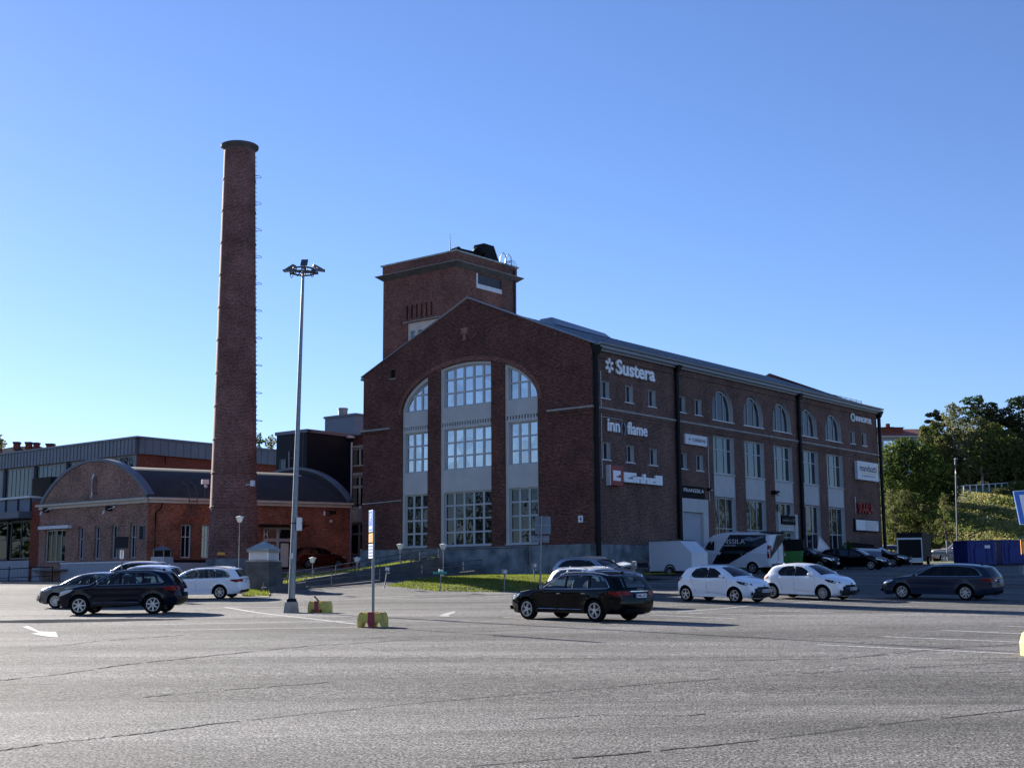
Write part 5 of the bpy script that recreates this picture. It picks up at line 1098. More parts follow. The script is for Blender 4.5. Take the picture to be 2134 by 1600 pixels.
# ---------------------------------------------------------------- heating posts for cars
def heat_posts():
    def post(tilt, green=False):
        T = thing('heating_post', '', 'heating post', (0, 0, 0), 0, 'car heating posts along the parking edge')
        b = MB(); b.cyl((0, 0, -.1), (0, 0, .95), .028, .028, GALV, 8); b.build('post', T)
        b = MB(); b.bx(-.13, .13, -.08, .08, .95, 1.2, CONC); b.bx(-.10, .10, -.095, -.081, 1.0, 1.16, WHITE_M); b.build('socket_box', T)
        b = MB(); b.bx(-.02, .02, -.06, -.03, .80, .94, GALVD); b.bx(.05, .16, -.05, -.03, .83, .88, WHITE); b.build('number_tag', T); return T
    P0 = post(0); spots = [(801, 1181, 1224, .16, 'leaning heating post at the end of the ramp wall'), (917, 1186, 1231, .06, 'heating post with a green street plate across it'), (1051, 1187, 1233, .02, 'upright heating post on the lawn left of the grey sign pole'), (1113, 1174, 1219, 0, 'thin heating post against the hall base, directly left of the grey sign pole'),
              (1324, 1170, 1222, -.12, 'brown rusty leaning post beside the dark cabinet'), (403, 1168, 1200, 0, 'heating post behind the white estate car roof'), (467, 1178, 1206, 0, 'heating post just left of the tall garden lamp')]
    for i, (x, yt, yb, t, lab) in enumerate(spots):
        T = P0 if i == 0 else copy_tree(P0)
        Y = {917: 65.8, 1051: 65.2, 801: 68.5, 1113: 68.5}.get(x, 1.22*FPX/(yb-yt+.5)); k_ = (yb-yt)*Y/FPX/1.2; T.scale = (k_, k_, k_); c = atd(x, yb, Y); T.location = c; T.rotation_euler = (0, t, .3*i); T['label'] = lab
    T = thing('street_plate', 'narrow green plate fixed across a heating post', 'sign', (0, 0, 0)); c = atd(917, 1193, 65.65); b = MB(); b.bx(c.x-.35, c.x+.35, c.y-.03, c.y, c.z-.06, c.z+.06, GREENS); b.build('plate', T)
    # garden lamps
    def lamp(h, name='garden_lamp'):
        T = thing('garden_lamp', '', 'lamp', (0, 0, 0), 0, 'low garden lamps along the ramp'); b = MB(); b.cyl((0, 0, -.3), (0, 0, h), .028, .022, GALV, 8); b.build('post', T)
        b = MB(); b.lathe((0, 0, h), (0, 0, 1), [(.03, -.02), (.10, .0), (.15, .12), (.19, .26), (.0, .30)], WHITE, 12); b.build('lamp_shade', T)
        b = MB(); b.lathe((0, 0, h), (0, 0, 1), [(.0, .36), (.24, .28), (.24, .262), (0, .262)], WHITE, 12); b.build('lamp_cap', T); return T
    L0 = lamp(1.15)
    for i, (x, yt, yb, lab) in enumerate([(651, 1160, 1204, 'garden lamp in front of the dark red car'), (744, 1160, 1212, 'garden lamp between the dark red car and the white cabinet'), (834, 1132, 1173, 'garden lamp on the upper ramp under the left window bay'), (924, 1132, 1176, 'garden lamp at the head of the ramp under the middle window bay')]):
        T = L0 if i == 0 else copy_tree(L0); Y = (79, 78, 81, 77)[i]; c = atd(x, yb, Y); T.location = (c.x, c.y, atd(x, yt, Y).z-1.5); T['label'] = lab
    T = lamp(3.3); T['label'] = 'tall garden lamp with white funnel head beside the chimney foot'; T['group'] = 'tall garden lamps'; c = atd(500, 1074, 72); T.location = (c.x, c.y, c.z-3.66); del T['group']
    for nm_, f_ in (('x', 1),):
        T.scale = (1, 1, 1)
heat_posts()
def misc_left():
    # white kiosk cabinet at the left corner of the hall
    P = atd(773, 1170, 93.5); fr = Fr((P.x, P.y, 0), UX, -UY); z0 = P.z; z1 = atd(773, 1118, 93.5).z
    T = thing('service_cabinet', 'tall white cabinet with a dark panel at the left corner of the hall', 'cabinet', P, SROT); b = MB(); b.fb(fr, -.75, .75, z0-.3, z1, -.6, .0, PAINTW); b.fb(fr, -1.0, -.76, z0-.2, z0+.9, -.3, .1, PAINTW); b.build('cabinet_body', T); b = MB(); b.fb(fr, -.6, .22, z0+.55, z1-.1, .0, .04, CLADD); b.build('dark_panel', T)
    # railing at far left
    A = G(-40, 1216); B = G(96, 1215); d = (B-A).normalized(); T = thing('yard_railing', 'dark steel railing with thin bars at the left edge of the lot', 'railing', A+Vector((0, .6, 0)))
    o = Vector((0, 1.2, 0)); zt = .95; b = MB(); n = 46
    z_ = lambda p: p.z+zt
    b.tube([A+o+UZ*(zt+.05), B+o+UZ*(zt+.25)], .035, BLACKM, 6); b.tube([A+o+UZ*.35, B+o+UZ*.55], .025, BLACKM, 6)
    for i in range(n+1):
        p = A+(B-A)*i/n+o+UZ*(.2*i/n); b.cyl(p+UZ*.2, p+UZ*(zt+.03), .012, .012, GALVD, 4)
    for i in (0, 15, 30, 46): p = A+(B-A)*i/n+o; b.cyl(p, p+UZ*(zt+.3), .04, .04, BLACKM, 6)
    b.build('rail_frame', T)
misc_left()
# ---------------------------------------------------------------- cars
def smooth(pts, k=4, closed=False):
    P = [Vector((*p, 0)) for p in pts]; out = []
    for i in range(len(P)-1):
        a, b_, c, d = P[max(i-1, 0)], P[i], P[i+1], P[min(i+2, len(P)-1)]
        for j in range(k):
            t = j/k; q = .5*((2*b_)+(c-a)*t+(2*a-5*b_+4*c-d)*t*t+(3*b_-a-3*c+d)*t**3); out.append((q.x, q.y))
    out.append(pts[-1]); return out
def pip(p, L):
    x, y = p; c = False; n = len(L)
    for i in range(n):
        x1, y1 = L[i]; x2, y2 = L[i-1]
        if (y1 > y) != (y2 > y) and x < (x2-x1)*(y-y1)/(y2-y1)+x1: c = not c
    return c
def dseg(p, a, b):
    ax, ay = a; bx, by = b; dx, dy = bx-ax, by-ay; L = dx*dx+dy*dy
    t = 0 if L == 0 else max(0, min(1, ((p[0]-ax)*dx+(p[1]-ay)*dy)/L)); return hypot(p[0]-ax-t*dx, p[1]-ay-t*dy)
class Car:
    def __init__(s, spec):
        s.__dict__.update(dict(W=1.82, R=.11, tum=.36, belt=.95, wr=.325, arch=.065, sill=.24, nose=.85, tail=.7, nk=.24, tk=.16, crown=.045, fc=.13, rc=.10, gap=.004, dark_sill=False, rounded=1))
        s.__dict__.update(spec)
        s.up = smooth(s.outline, 4)
        s.L = max(p[0] for p in s.up)
    def ztop(s, x):      # top of the outline at x
        b = 0
        for i in range(len(s.up)-1):
            (x0, z0), (x1, z1) = s.up[i], s.up[i+1]
            if min(x0, x1) <= x <= max(x0, x1) and x0 != x1: b = max(b, z0+(z1-z0)*(x-x0)/(x1-x0))
        return b
    def xfront(s, z, rear=False):
        c = None
        for i in range(len(s.up)-1):
            (x0, z0), (x1, z1) = s.up[i], s.up[i+1]
            if min(z0, z1) <= z <= max(z0, z1) and z0 != z1:
                x = x0+(x1-x0)*(z-z0)/(z1-z0)
                if c is None or (x > c if rear else x < c): c = x
        return c if c is not None else (s.L if rear else 0)
    def hw(s, x, z):
        w = s.W/2; pf = max(0, (s.nose-x)/s.nose); pr = max(0, (x-(s.L-s.tail))/s.tail)
        w *= 1-s.nk*pf**2.2-s.tk*pr**2.2
        if z > s.belt: w -= (z-s.belt)*s.tum+.012
        else: w -= .05*((s.belt-z)/.65)**2; w += -.012*max(0, 1-abs(z-(s.belt-.32))/.12)
        for ax in s.axles:
            r = hypot(x-ax, z-s.wr); R0 = s.wr+s.arch
            if r < R0+.14: w += .028*max(0, 1-(max(0, r-R0))/.14)
        d = min(dseg((x, z), s.up[i], s.up[i+1]) for i in range(len(s.up)-1))
        if d < s.R: w -= s.R-sqrt(max(0, s.R*s.R-(s.R-d)**2))
        return max(w, .05)
    def bottom(s):
        pts = []; R0 = s.wr+s.arch
        xr, zr = s.up[-1]; xf, zf = s.up[0]
        for ax in reversed(s.axles):
            h = s.sill-s.wr; a0 = math.asin(max(-1, min(1, h/R0)))
            for i in range(15):
                a = a0+(pi-2*a0)*i/14; pts.append((ax+R0*cos(a), s.wr+R0*sin(a)))
        return pts
    def patch(s, b, poly, m, off=.006, side=1, seg=.07):
        """a thin patch following the body side"""
        P = []
        n = len(poly)
        for i in range(n):
            a, c = poly[i], poly[(i+1) % n]; k = max(1, int(hypot(c[0]-a[0], c[1]-a[1])/seg))
            for j in range(k): P.append((a[0]+(c[0]-a[0])*j/k, a[1]+(c[1]-a[1])*j/k))
        N = len(P); pts = [Vector(p) for p in P]; xs = [p[0] for p in P]; zs = [p[1] for p in P]
        x = min(xs)+seg
        while x < max(xs):
            z = min(zs)+seg
            while z < max(zs):
                if pip((x, z), P) and min(dseg((x, z), P[i-1], P[i]) for i in range(N)) > seg*.4: pts.append(Vector((x, z)))
                z += seg
            x += seg
        v, e, f, *_ = delaunay_2d_cdt(pts, [(i, (i+1) % N) for i in range(N)], [], 0, 1e-5)
        F = [t for t in f if pip((sum(v[i].x for i in t)/3, sum(v[i].y for i in t)/3), P)]
        b.add([(q.x, side*(s.hw(q.x, q.y)+off), q.y) for q in v], F, m, True)
    def sline(s, b, pts, r, m, off=.0, side=1):
        P = []
        for i in range(len(pts)-1):
            a, c = pts[i], pts[i+1]; k = max(1, int(hypot(c[0]-a[0], c[1]-a[1])/.12))
            for j in range(k): P.append((a[0]+(c[0]-a[0])*j/k, a[1]+(c[1]-a[1])*j/k))
        P.append(pts[-1]); b.tube([(x, side*(s.hw(x, z)+off), z) for x, z in P], r, m, 4)
    def fpatch(s, b, ya, yb, za, zb, m, off=.012, rear=False, ny=4, nz=3, slant=0):
        V = []; F = []
        for j in range(nz+1):
            z = za+(zb-za)*j/nz; x = s.xfront(z, rear); w0 = max(.1, s.hw(x, z)); c = s.rc if rear else s.fc
            for i in range(ny+1):
                y = ya+(yb-ya)*i/ny+slant*(j/nz-.5)*(1 if ya >= 0 else -1); t = min(1, abs(y)/w0); dx = c*(1-t*t)+off
                V.append((x+(dx if rear else -dx), y, z))
        for j in range(nz):
            for i in range(ny): F.append((j*(ny+1)+i, j*(ny+1)+i+1, (j+1)*(ny+1)+i+1, (j+1)*(ny+1)+i))
        b.add(V, F, m, True)
    def build(s, name, label, cat, loc, rot, paint, opt=None, group=None):
        o = dict(glass=G_CAR, trim=CHROME, rim=5, plate='', plate_r='', tail=True, rails=None, roof=None); o.update(opt or {})
        T = thing(name, label, cat, (0, 0, 0), group=group)
        low = s.bottom(); loop = s.up+low; N = len(loop)
        pts = [Vector(p) for p in loop]; ed = [(i, (i+1) % N) for i in range(N)]
        wins = []
        for w in s.windows:
            w = smooth(list(w)+[w[0]], 1)[:-1]; k = len(pts); pts += [Vector(p) for p in w]; ed += [(k+i, k+(i+1) % len(w)) for i in range(len(w))]; wins.append(w)
        # rows near the edge to carry the rounding
        for i in range(0, len(s.up)-1):
            (x0, z0), (x1, z1) = s.up[i], s.up[i+1]; L = hypot(x1-x0, z1-z0)
            if L < .01: continue
            nx, nz = (z1-z0)/L, -(x1-x0)/L
            for t in (.25, .75) if L > .1 else (.5,):
                for d in (.015, .04, .075, .115):
                    p = (x0+(x1-x0)*t+nx*d, z0+(z1-z0)*t+nz*d)
                    if pip(p, loop) and min(dseg(p, s.up[j], s.up[j+1]) for j in range(len(s.up)-1)) > d*.8 and all(min(dseg(p, w[k-1], w[k]) for k in range(len(w))) > .008 for w in wins): pts.append(Vector(p))
        x = .08
        while x < s.L:
            z = .2
            while z < 2.9:
                p = (x, z)
                if pip(p, loop) and min(dseg(p, loop[j-1], loop[j]) for j in range(N)) > .05 and all(min(dseg(p, w[k-1], w[k]) for k in range(len(w))) > .03 for w in wins): pts.append(Vector(p))
                z += .085
            x += .12
        v, e, f, *_ = delaunay_2d_cdt(pts, ed, [], 0, 1e-5)
        body = []; wf = [[] for _ in wins]
        for t in f:
            c = (sum(v[i].x for i in t)/3, sum(v[i].y for i in t)/3)
            if not pip(c, loop): continue
            for k, w in enumerate(wins):
                if pip(c, w): wf[k].append(t); break
            else: body.append(t)
        hv = [s.hw(q.x, q.y) for q in v]
        b = MB()
        for sd_ in (1, -1): b.add([(q.x, sd_*h, q.y) for q, h in zip(v, hv)], body if sd_ < 0 else [tuple(reversed(t)) for t in body], paint, True)
        # centre strip
        J = [-1, -.9, -.5, 0, .5, .9, 1]; U = s.up; V = []; 
        for i, (x, z) in enumerate(U):
            a, c = U[max(i-1, 0)], U[min(i+1, len(U)-1)]; tx, tz = c[0]-a[0], c[1]-a[1]; L = hypot(tx, tz); nx, nz = -tz/L, tx/L
            w0 = s.hw(x, z); cr = s.crown+abs(nx)**3*((s.fc if nx < 0 else s.rc)-s.crown)
            for j in J: V.append((x+nx*cr*(1-j*j), j*w0, z+nz*cr*(1-j*j)))
        fb_, ws, rw = [], [], []
        for i in range(len(U)-1):
            xm, zm = (U[i][0]+U[i+1][0])/2, (U[i][1]+U[i+1][1])/2
            k = 'w' if s.ws[0] <= xm <= s.ws[1] and zm > s.ws[2] else 'r' if s.rw and s.rw[0] <= zm <= s.rw[1] and xm > s.rw[2] else 'b'
            for j in range(6):
                q = (i*7+j, i*7+j+1, (i+1)*7+j+1, (i+1)*7+j)
                (fb_ if k == 'b' or j in (0, 5) else ws if k == 'w' else rw).append(q)
        if o['roof']:
            rf = [q for q in fb_ if V[q[0]][2] > s.belt+.3]; fb2 = [q for q in fb_ if q not in rf]; b.add(V, fb2, paint, True); b.add(V, rf, o['roof'], True)
        else: b.add(V, fb_, paint, True)
        # merge for smooth shading
        body_o = b.build('body', T); bm = bmesh.new(); bm.from_mesh(body_o.data); bmesh.ops.remove_doubles(bm, verts=bm.verts, dist=.0015); bmesh.ops.delete(bm, geom=[q for q in bm.verts if not q.link_faces], context='VERTS'); bmesh.ops.recalc_face_normals(bm, faces=bm.faces); bm.to_mesh(body_o.data); bm.free()
        try: body_o.data.set_sharp_from_angle(angle=radians(42))
        except Exception: pass
        def sub(V, F, m, name):
            b = MB(); used = sorted(set(i for q in F for i in q)); mp = {k: i for i, k in enumerate(used)}; b.add([V[k] for k in used], [tuple(mp[i] for i in q) for q in F], m, True); return b.build(name, T)
        if ws: sub(V, ws, o.get('wsglass', o['glass']), 'windscreen')
        if rw: sub(V, rw, o.get('rglass', G_CARD), 'rear_window')
        for sd_ in (1, -1):
            for k, w in enumerate(wins):
                g = o['glass'] if k == 0 or not o.get('tint') else G_CARD
                q = sub([(p.x, sd_*(h-.008), p.y) for p, h in zip(v, hv)], wf[k], g, 'side_window')
        # pillars between side windows blacked out, trim, seams, handles
        for sd_ in (1, -1):
            for pl in s.pillars: b = MB(); s.patch(b, pl, PLAS, .002, sd_, .1); b.build('pillar_cover', T)
            if o['trim']: b = MB(); s.sline(b, s.trimline, .011, o['trim'], .004, sd_); b.build('window_trim', T)
        for sd_ in (1, -1):
            b = MB()
            for sm in s.seams: s.sline(b, sm, .007, PLAS, -.003, sd_)
            if s.dark_sill: s.patch(b, [(s.axles[0]+s.wr+s.arch+.02, s.sill+.015), (s.axles[1]-s.wr-s.arch-.02, s.sill+.015), (s.axles[1]-s.wr-s.arch-.04, s.sill+.11), (s.axles[0]+s.wr+s.arch+.04, s.sill+.11)], PLAS, .006, sd_, .15)
            q = b.build('door_seams', T)
        if o.get('sillstrip'):
            b = MB()
            for sd_ in (1, -1): s.sline(b, [(s.axles[0]+.5, s.sill+.12), (s.axles[1]-.5, s.sill+.12)], .012, CHROME, .012, sd_)
            b.build('sill_trim', T)
        for sd_ in (1, -1):
            for hx, hz in s.handles:
                b = MB(); y = s.hw(hx, hz); b.ell((hx, sd_*(y+.018), hz), (.10, .02, .017), o.get('handle', paint), 5); b.build('door_handle', T)
            b = MB(); mx_, mz = s.mirror; y = s.hw(mx_, mz); b.ell((mx_-.02, sd_*(y+.14), mz+.04), (.075, .12, .075), o.get('mirror', paint), 7); b.cyl((mx_, sd_*(y-.03), mz-.03), (mx_, sd_*(y+.08), mz), .03, .025, PLAS, 6); b.bx(mx_+.045, mx_+.06, sd_*(y+.14)-.09, sd_*(y+.14)+.09, mz-.015, mz+.095, LCLR); b.build('door_mirror', T)
            b = MB(); s.patch(b, s.head, o.get('headmat', LCLR), .008, sd_, .06)
            ya, yb_, za, zb_ = s.headf; s.fpatch(b, sd_*ya, sd_*yb_, za, zb_, o.get('headmat', LCLR), .012); 
            if o.get('projector'): b.ell((s.head[0][0]+.12, sd_*(s.hw(s.head[0][0]+.1, za+.05)+.005), (za+zb_)/2+.01), (.035, .03, .035), LETTER, 5)
            b.build('headlight', T)
            b = MB(); s.patch(b, s.taill, o.get('tailmat', LRED), .008, sd_, .06); ya, yb_, za, zb_ = s.tailf; s.fpatch(b, sd_*ya, sd_*yb_, za, zb_, o.get('tailmat', LRED), .012, True)
            if o.get('tailw'): s.fpatch(b, sd_*(ya), sd_*(ya+(yb_-ya)*.45), za+.01, za+(zb_-za)*.6, LETTER, .018, True)
            b.build('tail_light', T)
        # grille, bumpers
        b = MB()
        for ya, yb_, za, zb_, m in s.front: s.fpatch(b, ya, yb_, za, zb_, m, .014, False, 6, 4)
        for ya, yb_, za, zb_, m in s.front:
            if m is PLAS and zb_-za > .12 and yb_-ya > .5:
                for k in range(1, 5): z = za+(zb_-za)*k/5; s.fpatch(b, ya+.03, yb_-.03, z-.006, z+.006, GALVD, .020, False, 6, 1)
        b.build('grille', T)
        b = MB()
        for ya, yb_, za, zb_, m in s.rear: s.fpatch(b, ya, yb_, za, zb_, m, .014, True, 6, 2)
        b.build('rear_bumper', T)
        def plate(rear, z, txt):
            x = s.xfront(z, rear); c = (s.rc if rear else s.fc)+.02; sg = 1 if rear else -1
            fr = Fr((x+sg*c, 0, 0), (0, sg, 0), (sg, 0, 0)); b = MB(); b.fb(fr, -.26, .26, z-.06, z+.06, 0, .012, PLATE); b.fb(fr, -.26, -.215, z-.058, z+.058, .0121, .014, PLBLUE); q = b.build('number_plate', T)
            if txt: b = MB(); b.text(fr, txt, -.19, .24, z-.04, z+.04, .012, .015, INKD, .01); b.build('plate_text', q)
        plate(False, s.pf, o['plate']); plate(True, s.pr, o['plate_r'])
        if o.get('badge'): pass
        # wheels
        for ai, ax in enumerate(s.axles):
            for sd_ in (1, -1):
                y = sd_*(s.W/2-.125-.02); R0 = s.wr; b = MB(); rr = s.wr*.68
                b.lathe((ax, y, R0), (0, sd_, 0), [(rr, .10), (rr+.02, .108), (R0-.03, .112), (R0-.006, .09), (R0, .06), (R0, -.06), (R0-.006, -.09), (R0-.03, -.112), (rr, -.1)], RUBBER, 32)
                w = b.build('wheel', T); b = MB()
                b.lathe((ax, y, R0), (0, sd_, 0), [(rr+.004, .104), (rr-.02, .104), (rr-.03, .07), (rr-.035, -.05)], o.get('rimm', RIM), 32)
                n = o['rim']
                for k in range(n):
                    for dd in ((-.085, .085) if o.get('twin', True) else (0,)):
                        a = 2*pi*k/n+.3*ai+dd*6/n; a2 = a+dd*.8; wd = .022 if o.get('twin', True) else .045
                        A = Vector((ax+.04*cos(a), y+sd_*.085, R0+.04*sin(a))); B = Vector((ax+(rr-.015)*cos(a2), y+sd_*.092, R0+(rr-.015)*sin(a2))); t = (B-A).normalized(); nn = Vector((-t.z, 0, t.x))*wd/2; th_ = Vector((0, sd_*.02, 0))
                        b.prism([A-nn*1.3, B-nn, B+nn, A+nn*1.3], [A-nn*1.3+th_, B-nn+th_, B+nn+th_, A+nn*1.3+th_], o.get('rimm', RIM))
                b.lathe((ax, y, R0), (0, sd_, 0), [(.065, .085), (.065, .112), (.0, .116)], o.get('rimm', RIM), 14); b.build('rim', w)
                b = MB(); b.lathe((ax, y, R0), (0, sd_, 0), [(rr-.03, .03), (0, .03)], RIMD, 24); b.build('brake_disc', w)
        # wheel wells, floor, cabin
        b = MB(); R0 = s.wr+s.arch
        for ax in s.axles:
            for sd_ in (1, -1):
                A = []; B = []
                for i in range(13):
                    a = -.25+(pi+.5)*i/12; x, z = ax+R0*cos(a), s.wr+R0*sin(a); A.append((x, sd_*(s.hw(x, max(z, s.sill))-.012), z)); B.append((x, sd_*.5, z))
                b.add(A+B, [(i, i+1, 14+i, 13+i) for i in range(12)], PLAS, True); b.add(B, [tuple(range(13))], PLAS)
        b.bx(.25, s.L-.3, -.5, .5, s.sill-.02, s.sill+.12, PLAS); b.bx(s.axles[0]+R0, s.axles[1]-R0, -.80, .80, s.sill+.0, s.sill+.1, PLAS); b.bx(s.axles[1]+R0, s.L-.2, -.66, .66, s.sill+.06, s.sill+.14, PLAS); b.bx(.2, s.axles[0]-R0, -.6, .6, s.sill+.06, s.sill+.14, PLAS)
        b.build('underbody', T)
        b = MB(); zf = s.belt-.35; x0 = s.ws[0]+.1; xe = s.L-.45
        b.bx(x0, xe, -s.W/2+.16, s.W/2-.16, zf-.2, zf-.16, SEAT); b.bx(x0-.0, x0+.35, -s.W/2+.2, s.W/2-.2, zf, s.belt+.0, SEAT)
        for sx in (s.seats[0],):
            for y in (-.37, .37): b.ell((sx, y, zf+.05), (.28, .24, .12), SEAT, 6); b.ell((sx+.32, y, zf+.32), (.10, .23, .36), SEAT, 6); b.ell((sx+.37, y, s.belt+.24), (.06, .13, .10), SEAT, 6)
        b.ell((s.seats[1]+.2, 0, zf+.25), (.14, .60, .36), SEAT, 7)
        for y in (-.37, .37): b.ell((s.seats[1]+.24, y, s.belt+.17), (.05, .12, .09), SEAT, 6)
        b.tube([(s.seats[0]-.55+.05*cos(2*pi*i/14), .37+.18*sin(2*pi*i/14), s.belt-.02+.17*cos(2*pi*i/14)) for i in range(14)], .015, PLAS, 5, True)
        b.build('seats', T)
        if o['rails']:
            b = MB()
            for sd_ in (1, -1):
                xs_ = [o['rails'][0]+(o['rails'][1]-o['rails'][0])*i/8 for i in range(9)]
                b.tube([(x, sd_*(s.hw(x, s.ztop(x)-.03)+.005), s.ztop(x)+(.035 if 0 < i < 8 else -.01)) for i, x in enumerate(xs_)], .018, o.get('railm', CHROME), 6)
            b.build('roof_rails', T)
        x = s.fin; z = s.ztop(x)+s.crown-.01; b = MB(); b.fprism(Fr((0, 0, 0), (1, 0, 0), (0, 1, 0)), [(x, z), (x+.16, z-.01), (x+.15, z+.055), (x+.11, z+.06)], -.018, .018, o.get('finm', paint)); b.build('aerial_fin', T)
        if o.get('extra'): o['extra'](s, T, paint)
        T.location = loc; T.rotation_euler = rot; return T
def wagon_spec(L=4.75, H=1.46, wb=2.82, fo=.90, **k):
    sx = L/4.75; sz = H/1.46; q = lambda P: [(x*sx, z*sz) for x, z in P]
    sp = dict(outline=q([(.16, .20), (.04, .30), (.0, .45), (.02, .60), (.10, .72), (.35, .82), (.80, .91), (1.20, .965), (1.34, 1.0), (1.70, 1.20), (2.08, 1.375), (2.45, 1.435), (3.0, 1.455), (3.6, 1.44), (4.10, 1.395), (4.36, 1.35), (4.46, 1.27), (4.60, 1.08), (4.68, .97), (4.70, .86), (4.74, .66), (4.75, .50), (4.70, .34), (4.58, .24)]),
        axles=(fo, fo+wb), belt=.955*sz, ws=(1.34*sx, 2.10*sx, .99*sz), rw=(1.0*sz, 1.31*sz, 4.0*sx),
        windows=[q([(1.62, .985), (2.0, 1.22), (2.28, 1.345), (2.50, 1.375), (2.50, .985)]), q([(2.60, .985), (2.58, 1.38), (3.0, 1.392), (3.40, 1.385), (3.46, .995)]), q([(3.56, .998), (3.50, 1.38), (3.85, 1.345), (4.10, 1.24), (4.28, 1.05), (4.22, 1.01)])],
        pillars=[q([(2.505, .99), (2.595, .99), (2.575, 1.38), (2.505, 1.375)]), q([(3.465, .995), (3.555, 1.0), (3.495, 1.378), (3.405, 1.385)])],
        trimline=q([(1.50, .955), (1.64, .968), (2.5, .972), (3.5, .98), (4.22, .995), (4.31, 1.04), (4.12, 1.26), (3.86, 1.362), (3.45, 1.40), (2.9, 1.407), (2.5, 1.392), (2.26, 1.362), (1.98, 1.235), (1.62, 1.0)]),
        seams=[q([(1.48, .95), (1.44, .75), (1.46, .32)]), q([(2.55, .97), (2.55, .30)]), q([(3.50, .98), (3.50, .72), (3.28, .45)]), q([(.55, .86), (1.0, .92)])],
        handles=q([(2.28, .83), (3.30, .84)]), mirror=(1.62*sx, .99*sz), head=q([(.07, .60), (.10, .70), (.40, .79), (.62, .82), (.50, .72), (.25, .63)]), headf=(.42, .66, .60*sz, .70*sz),
        taill=q([(4.30, .90), (4.70, .92), (4.73, .80), (4.60, .76), (4.32, .84)]), tailf=(.42, .72, .79*sz, .92*sz),
        front=[(-.42, .42, .34*sz, .66*sz, PLAS), (-.72, -.5, .30*sz, .42*sz, PLAS), (.5, .72, .30*sz, .42*sz, PLAS)], rear=[(-.62, .62, .27*sz, .40*sz, PLAS), (-.42, .42, .90*sz, .925*sz, CHROME)], pf=.42*sz, pr=.78*sz, seats=(2.25*sx, 3.1*sx), fin=4.0*sx)
    sp.update(k); return sp
def suv_spec(L=4.63, H=1.65, wb=2.81, fo=.88, **k):
    sx = L/4.63; sz = H/1.65; q = lambda P: [(x*sx, z*sz) for x, z in P]
    sp = dict(outline=q([(.16, .28), (.05, .38), (.0, .55), (.02, .75), (.10, .88), (.35, .98), (.8, 1.07), (1.15, 1.12), (1.30, 1.16), (1.62, 1.36), (1.95, 1.54), (2.3, 1.625), (2.8, 1.65), (3.4, 1.635), (3.9, 1.58), (4.10, 1.53), (4.20, 1.44), (4.42, 1.20), (4.50, 1.10), (4.55, .98), (4.60, .80), (4.63, .62), (4.58, .45), (4.45, .33)]),
        axles=(fo, fo+wb), belt=1.10*sz, ws=(1.30*sx, 1.97*sx, 1.15*sz), rw=(1.12*sz, 1.47*sz, 3.9*sx), wr=.365, sill=.33, arch=.06,
        windows=[q([(1.56, 1.13), (1.85, 1.36), (2.15, 1.52), (2.38, 1.555), (2.40, 1.135)]), q([(2.50, 1.135), (2.48, 1.56), (2.9, 1.572), (3.20, 1.565), (3.30, 1.15)]), q([(3.40, 1.155), (3.30, 1.56), (3.6, 1.52), (3.85, 1.42), (4.06, 1.22), (3.98, 1.18)])],
        pillars=[q([(2.405, 1.14), (2.495, 1.14), (2.475, 1.56), (2.385, 1.555)]), q([(3.305, 1.15), (3.395, 1.157), (3.295, 1.56), (3.205, 1.565)])],
        trimline=q([(1.45, 1.09), (1.6, 1.115), (2.4, 1.12), (3.3, 1.135), (4.0, 1.165), (4.09, 1.21), (3.87, 1.44), (3.6, 1.545), (3.2, 1.588), (2.8, 1.592), (2.35, 1.575), (2.12, 1.54), (1.82, 1.375), (1.56, 1.15)]),
        seams=[q([(1.42, 1.08), (1.38, .85), (1.42, .42)]), q([(2.45, 1.12), (2.45, .42)]), q([(3.34, 1.13), (3.32, .85), (3.12, .55)])],
        handles=q([(2.2, .96), (3.12, .97)]), mirror=(1.58*sx, 1.15*sz), head=q([(.06, .72), (.10, .86), (.40, .95), (.66, .97), (.52, .86), (.25, .76)]), headf=(.42, .68, .74*sz, .86*sz),
        taill=q([(4.08, 1.02), (4.50, 1.06), (4.57, .88), (4.42, .86), (4.12, .92)]), tailf=(.45, .74, .90*sz, 1.05*sz),
        front=[(-.42, .42, .46*sz, .82*sz, PLAS), (-.74, -.5, .40*sz, .54*sz, PLAS), (.5, .74, .40*sz, .54*sz, PLAS)], rear=[(-.66, .66, .36*sz, .56*sz, PLAS)], pf=.52*sz, pr=.86*sz, seats=(2.15*sx, 2.95*sx), fin=3.75*sx)
    sp.update(k); return sp
